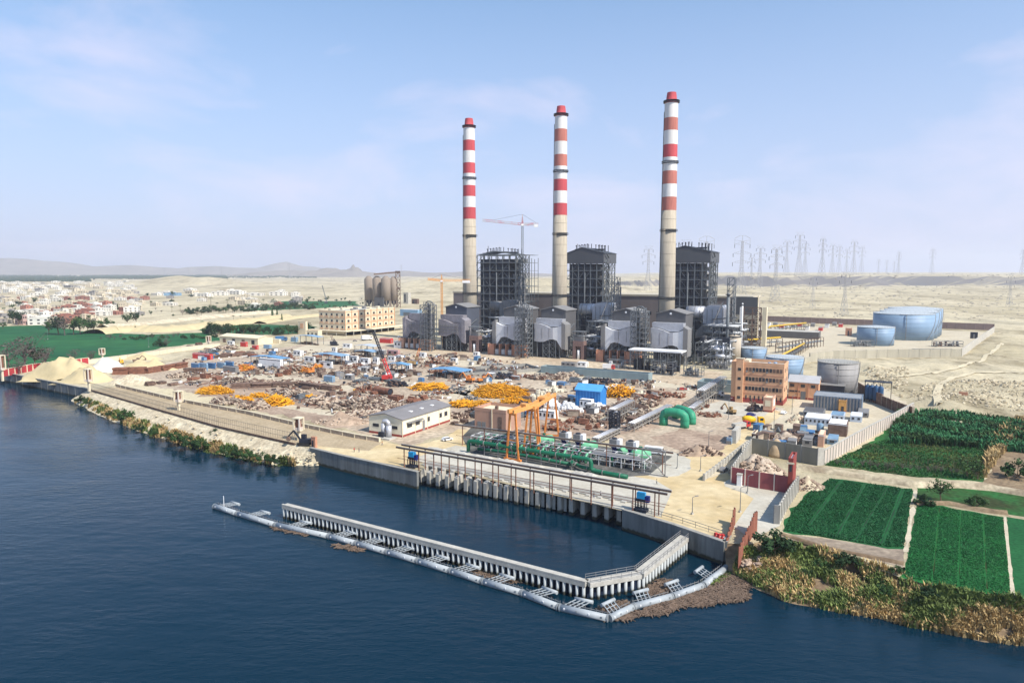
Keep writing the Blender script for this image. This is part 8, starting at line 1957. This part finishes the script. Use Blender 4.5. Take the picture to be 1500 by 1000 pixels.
# ---- village houses
HM = {'w': mat('house_white',(0.66,0.63,0.56),0.85,0.08,0.1,rnd=0.12), 'c': mat('house_cream',(0.55,0.48,0.36),0.85,0.1,0.1,rnd=0.15), 'r': mat('house_brick',(0.33,0.15,0.11),0.9,0.15,0.2,rnd=0.2), 'g': mat('house_grey',(0.30,0.28,0.26),0.9,0.15,0.2,rnd=0.2), 'b': M_blul}
def house(m, w, d, h, floors, label, cat='house', group=None):
    o = empty('house', (0,0,0), 0, label, cat, group); MB().box(-w/2,-d/2,0,w/2,d/2,h).build('wall', m, o)
    b = MB().box(-w/2-0.1,-d/2-0.1,h+0.002,w/2+0.1,-d/2+0.3,h+0.8).box(-w/2-0.1,d/2-0.3,h+0.002,w/2+0.1,d/2+0.1,h+0.8).box(-w/2-0.1,-d/2+0.3,h+0.002,-w/2+0.3,d/2-0.3,h+0.8).box(w/2-0.3,-d/2+0.3,h+0.002,w/2+0.1,d/2-0.3,h+0.8).box(-w*0.2,-d*0.1,h+0.01,w*0.15,d*0.3,h+2.4); b.build('roof', m, o)
    b = MB()
    for f in range(floors):
        for i in range(3): x = -w/2+w*(i+0.5)/3; b.box(x-0.7,-d/2-0.12,f*h/floors+1.2,x+0.7,-d/2-0.01,f*h/floors+2.6)
        for i in range(2): y = -d/2+d*(i+0.5)/2; b.box(w/2+0.01,y-0.7,f*h/floors+1.2,w/2+0.12,y+0.7,f*h/floors+2.6)
    b.build('windows', M_dark, o); learn(o); return o
HP = {}; rr = random.Random(31)
def puthouse(c, px, base, sx, sy, sz, label, group):
    p = at(px, base); p.z = gz(p.x, p.y)-0.1
    if c not in HP: HP[c] = house(HM[c], 12, 10, 7, 2, label, 'house', group); o = HP[c]; o.location = p; o.rotation_euler = (0,0,rr.uniform(-0.5,0.3)); o.scale = (sx,sy,sz)
    else: o = dup(HP[c], p, rr.uniform(-0.5,0.3), label, (sx,sy,sz)); o['group'] = group
col = {'w':'white','c':'cream','r':'red brick','g':'grey'}
n = 0
while n < 285:
    q = rr.random()
    if q < 0.55: px = rr.uniform(-10,200); bs = rr.uniform(414.5,440)
    elif q < 0.85: px = rr.uniform(-10,215); bs = rr.uniform(438,476); 
    else: px = rr.uniform(200,440); bs = rr.uniform(426,452)
    if bs > 466 and px > 150: continue
    if 424 < bs < 436 and px < 150 and rr.random() < 0.75: continue
    c = rr.choice('wwwwwcccg') if bs < 438 else rr.choice('wwwccgrrr' if 100 < px < 190 else 'wwwcccgr'); s = rr.uniform(0.8,1.7) if bs > 436 else rr.uniform(1.2,2.6)
    where = 'in the far rows of the village' if bs < 438 else ('in the near rows of the village' if px < 215 else 'in the scattered settlement above the far tree belt')
    puthouse(c, px, bs, s*rr.uniform(0.8,1.6), s, rr.uniform(0.6,1.2)*(1.25 if bs<438 else 1), '%s flat roofed house %s' % (col[c], where), '%s houses %s' % (col[c], where)); n += 1
HP['b'] = house(M_blul, 40, 20, 7, 1, 'long blue roofed hall on the edge of the far settlement', 'hall'); HP['b'].location = at(253,433); 
o, W, D, hh = bld('village_house', 'big pink house by dark trees at the left of the village', 'house', 34, 476, 22, 40, 462, mat('pink_house',(0.45,0.30,0.26),0.85,0.1,0.2), M_cream, floors=2, bays=(3,2))
# far river-plain tree belt: one mass
b = MB(); rr = random.Random(51)
def clump(px, base, hh, n=5):
    p = at(px, base)
    p.z = max(0, gz(p.x,p.y))
    for q in range(n):
        b.rock((p.x+rr.uniform(-25,25), p.y+rr.uniform(-25,25), p.z+hh*0.35), hh*rr.uniform(0.6,1.2), rr.random(), 0.8)
for i in range(2600):
    px = rr.uniform(-40,330); bs = rr.uniform(404,413.5) if px < 130 else rr.uniform(404,409)
    if 80 < px < 130 and rr.random() < 0.5: continue
    clump(px, bs, 13, 3)
for i in range(420): clump(rr.uniform(190,460), rr.uniform(403.5,407.5), 11, 3)
tag(b.build('far_trees', M_leaf), 'far dark mass of palm groves across the river plain', 'groves', None, 'stuff')
# low stones and scrub over the rough slope at right
b = MB(); rr = random.Random(61); SP_ = [tuple(at(*q)[:2]) for q in ((1262,545),(1330,540),(1330,575),(1380,560),(1520,560),(1520,610),(1400,598),(1340,590),(1290,570))]; k = 0; xs_ = [p[0] for p in SP_]; ys_ = [p[1] for p in SP_]
while k < 1500:
    x = rr.uniform(min(xs_),max(xs_)); y = rr.uniform(min(ys_),max(ys_))
    if not inpoly(x,y,SP_): continue
    k += 1; b.cur = rr.choice((0,0,1)); b.rock((x,y,gz(x,y)+0.1),0.3+rr.random()**2*1.0,rr.random(),0.9)
tag(b.build('spoil_stones', [M_bank, mat('spoil_tan',(0.36,0.30,0.20),0.95,0.3,0.3)]), 'rows of small spoil heaps and stones on the slope above the corn', 'stones', None, 'stuff')
b = MB(); rr = random.Random(62); FARM = [tuple(at(*q)[:2]) for q in ((1104,468),(1300,476),(1458,482),(1412,526),(1186,534),(1060,560),(1060,480))]
for q in range(1600):
    px = rr.uniform(1090,1560); bs = 408+rr.random()**1.3*62; p = at(px,bs)
    if inpoly(p.x,p.y,FARM): continue
    b.rock((p.x,p.y,gz(p.x,p.y)),0.6+rr.random()**2*(1.0+p.y*0.0028),rr.random(),0.5)
tag(b.build('desert_stones', mat('desert_scrub',(0.33,0.29,0.22),0.95,0.3,0.1)), 'dark stones and scrub scattered over the desert', 'stones', None, 'stuff')
# small rowing boat by the bank, people on the deck
o = empty('rowing_boat', at(253,641,WZ), 0.3, 'tiny dark rowing boat on the water below the left bank', 'boat'); MB().prism([(-2.2,0.5),(-1.8,-0.1),(1.8,-0.1),(2.6,0.6)],-0.6,0.6).build('hull', M_dark, o); MB().box(-0.3,-0.55,0.52,0.2,0.55,0.6).build('bench', M_tan, o)

# ---- people on the intake deck
def person(label, px, py, rz, shirt, trousers, step=0.18, arms=0.15):
    p = at(px, py); o = empty('person', p, rz, label, 'person', None)
    V_ = [(0,0,0.95),(0,0,1.15),(0,0,1.42),(0,0,1.52),(0,0.02,1.66),(0,0.02,1.76),(0.17,0,1.42),(0.24,arms,1.15),(0.23,arms*1.8,0.9),(-0.17,0,1.42),(-0.24,-arms*0.5,1.15),(-0.23,arms*0.6,0.9),(0.09,0,0.9),(0.1,step,0.5),(0.1,step*1.2-0.1,0.07),(0.1,step*1.2+0.1,0.04),(-0.09,0,0.9),(-0.1,-step*0.4,0.5),(-0.1,-step*1.4,0.07),(-0.1,-step*1.4+0.2,0.04)]
    E_ = [(0,1),(1,2),(2,3),(3,4),(4,5),(2,6),(6,7),(7,8),(2,9),(9,10),(10,11),(0,12),(12,13),(13,14),(14,15),(0,16),(16,17),(17,18),(18,19)]
    Rr = [.15,.14,.16,.06,.1,.09,.07,.05,.04,.07,.05,.04,.09,.065,.045,.04,.09,.065,.045,.04]
    me = bpy.data.meshes.new('body'); me.from_pydata(V_, E_, []); b = bpy.data.objects.new('body', me); COL.objects.link(b)
    md = b.modifiers.new('skin','SKIN'); ss = b.modifiers.new('sub','SUBSURF'); ss.levels = ss.render_levels = 1
    for v_, r in zip(me.skin_vertices[0].data, Rr): v_.radius = (r, r)
    me.skin_vertices[0].data[0].use_root = True
    dg = bpy.context.evaluated_depsgraph_get(); m2 = bpy.data.meshes.new_from_object(b.evaluated_get(dg)); b.modifiers.clear(); b.data = m2; b.parent = o
    m2.materials.clear()
    for m in (mat('skin_tone',(0.25,0.14,0.09),0.7,0.1), shirt, trousers, M_dark): m2.materials.append(m)
    for f in m2.polygons:
        z = f.center.z; ax = abs(f.center.x); f.material_index = 2 if z < 0.98 and ax < 0.19 and z > 0.1 else (3 if z <= 0.1 else (0 if (z > 1.5 or z < 1.08) else 1)); f.use_smooth = True
    h = MB().lathe([(0.105,1.70),(0.11,1.76),(0.08,1.85),(0.01,1.87)],10,(0,0.01,0)).build('hair', M_dark, o, True)
person('person in dark clothes walking on the pale intake deck, near its right part', 870, 729, 1.2, M_dark, M_navy)
person('person in white shirt standing on the intake deck near the right blue hoist', 880, 727, 2.2, M_white, M_dark, 0.05)
person('person in blue shirt standing by the left end of intake deck', 635, 671, 0.4, M_blue, M_dark, 0.05)
person('person in orange shirt on the sand in front of the workshop', 560, 652, 2.0, M_org, M_navy, 0.2)
person('person in red shirt beside the pair near the quay wall left of intake', 519, 662, 0.5, M_red, M_dark, 0.1)
person('person in tan shirt standing on the sand near the quay wall', 526, 662, 2.5, M_tan, M_navy, 0.1)
person('person in pale shirt on the sand at the right, by the braced frame', 962, 709, 1.4, M_concl, M_dark, 0.15)

def ribbon(name, pix, w, m, lift=0.25):
    """a track that follows the rough ground"""
    pts = [at(*q) for q in pix]; rows = []
    for a, c in zip(pts[:-1], pts[1:]):
        n = max(2, int((c-a).length/2)); rows += [a.lerp(c, i/n) for i in range(n)]
    vs = []; K = 5
    for i, p in enumerate(rows):
        d = (rows[min(i+1,len(rows)-1)]-rows[max(i-1,0)]).normalized(); nn = Vector((-d.y,d.x,0))
        for j in range(K): q = p+nn*((j/(K-1)-0.5)*w); vs.append((q.x,q.y,gz(q.x,q.y)+lift))
    o = MB().add(vs,[(i*K+j,i*K+j+1,(i+1)*K+j+1,(i+1)*K+j) for i in range(len(rows)-1) for j in range(K-1)]).build(name, m, smooth=True)
    if o.data.polygons[0].normal.z < 0: o.data.flip_normals()
    o['kind'] = 'structure'
M_pt = mat('pale_dust_track', (0.56,0.485,0.33), 0.95, 0.08, 0.1)
ribbon('dust_track', [(1374,598),(1371,582),(1376,568),(1394,558),(1430,551),(1470,549),(1520,548)], 3.6, M_pt, 0.5)
ribbon('dust_track', [(1470,505),(1440,530),(1400,545),(1350,552),(1290,556)], 3.0, M_pt, 0.5)
ribbon('dust_track', [(1100,462),(1180,455),(1290,452),(1400,446),(1540,444)], 5, M_pt, 0.6)
ribbon('dust_track', [(60,446),(150,441),(240,439),(330,437)], 6, M_pt, 0.4)
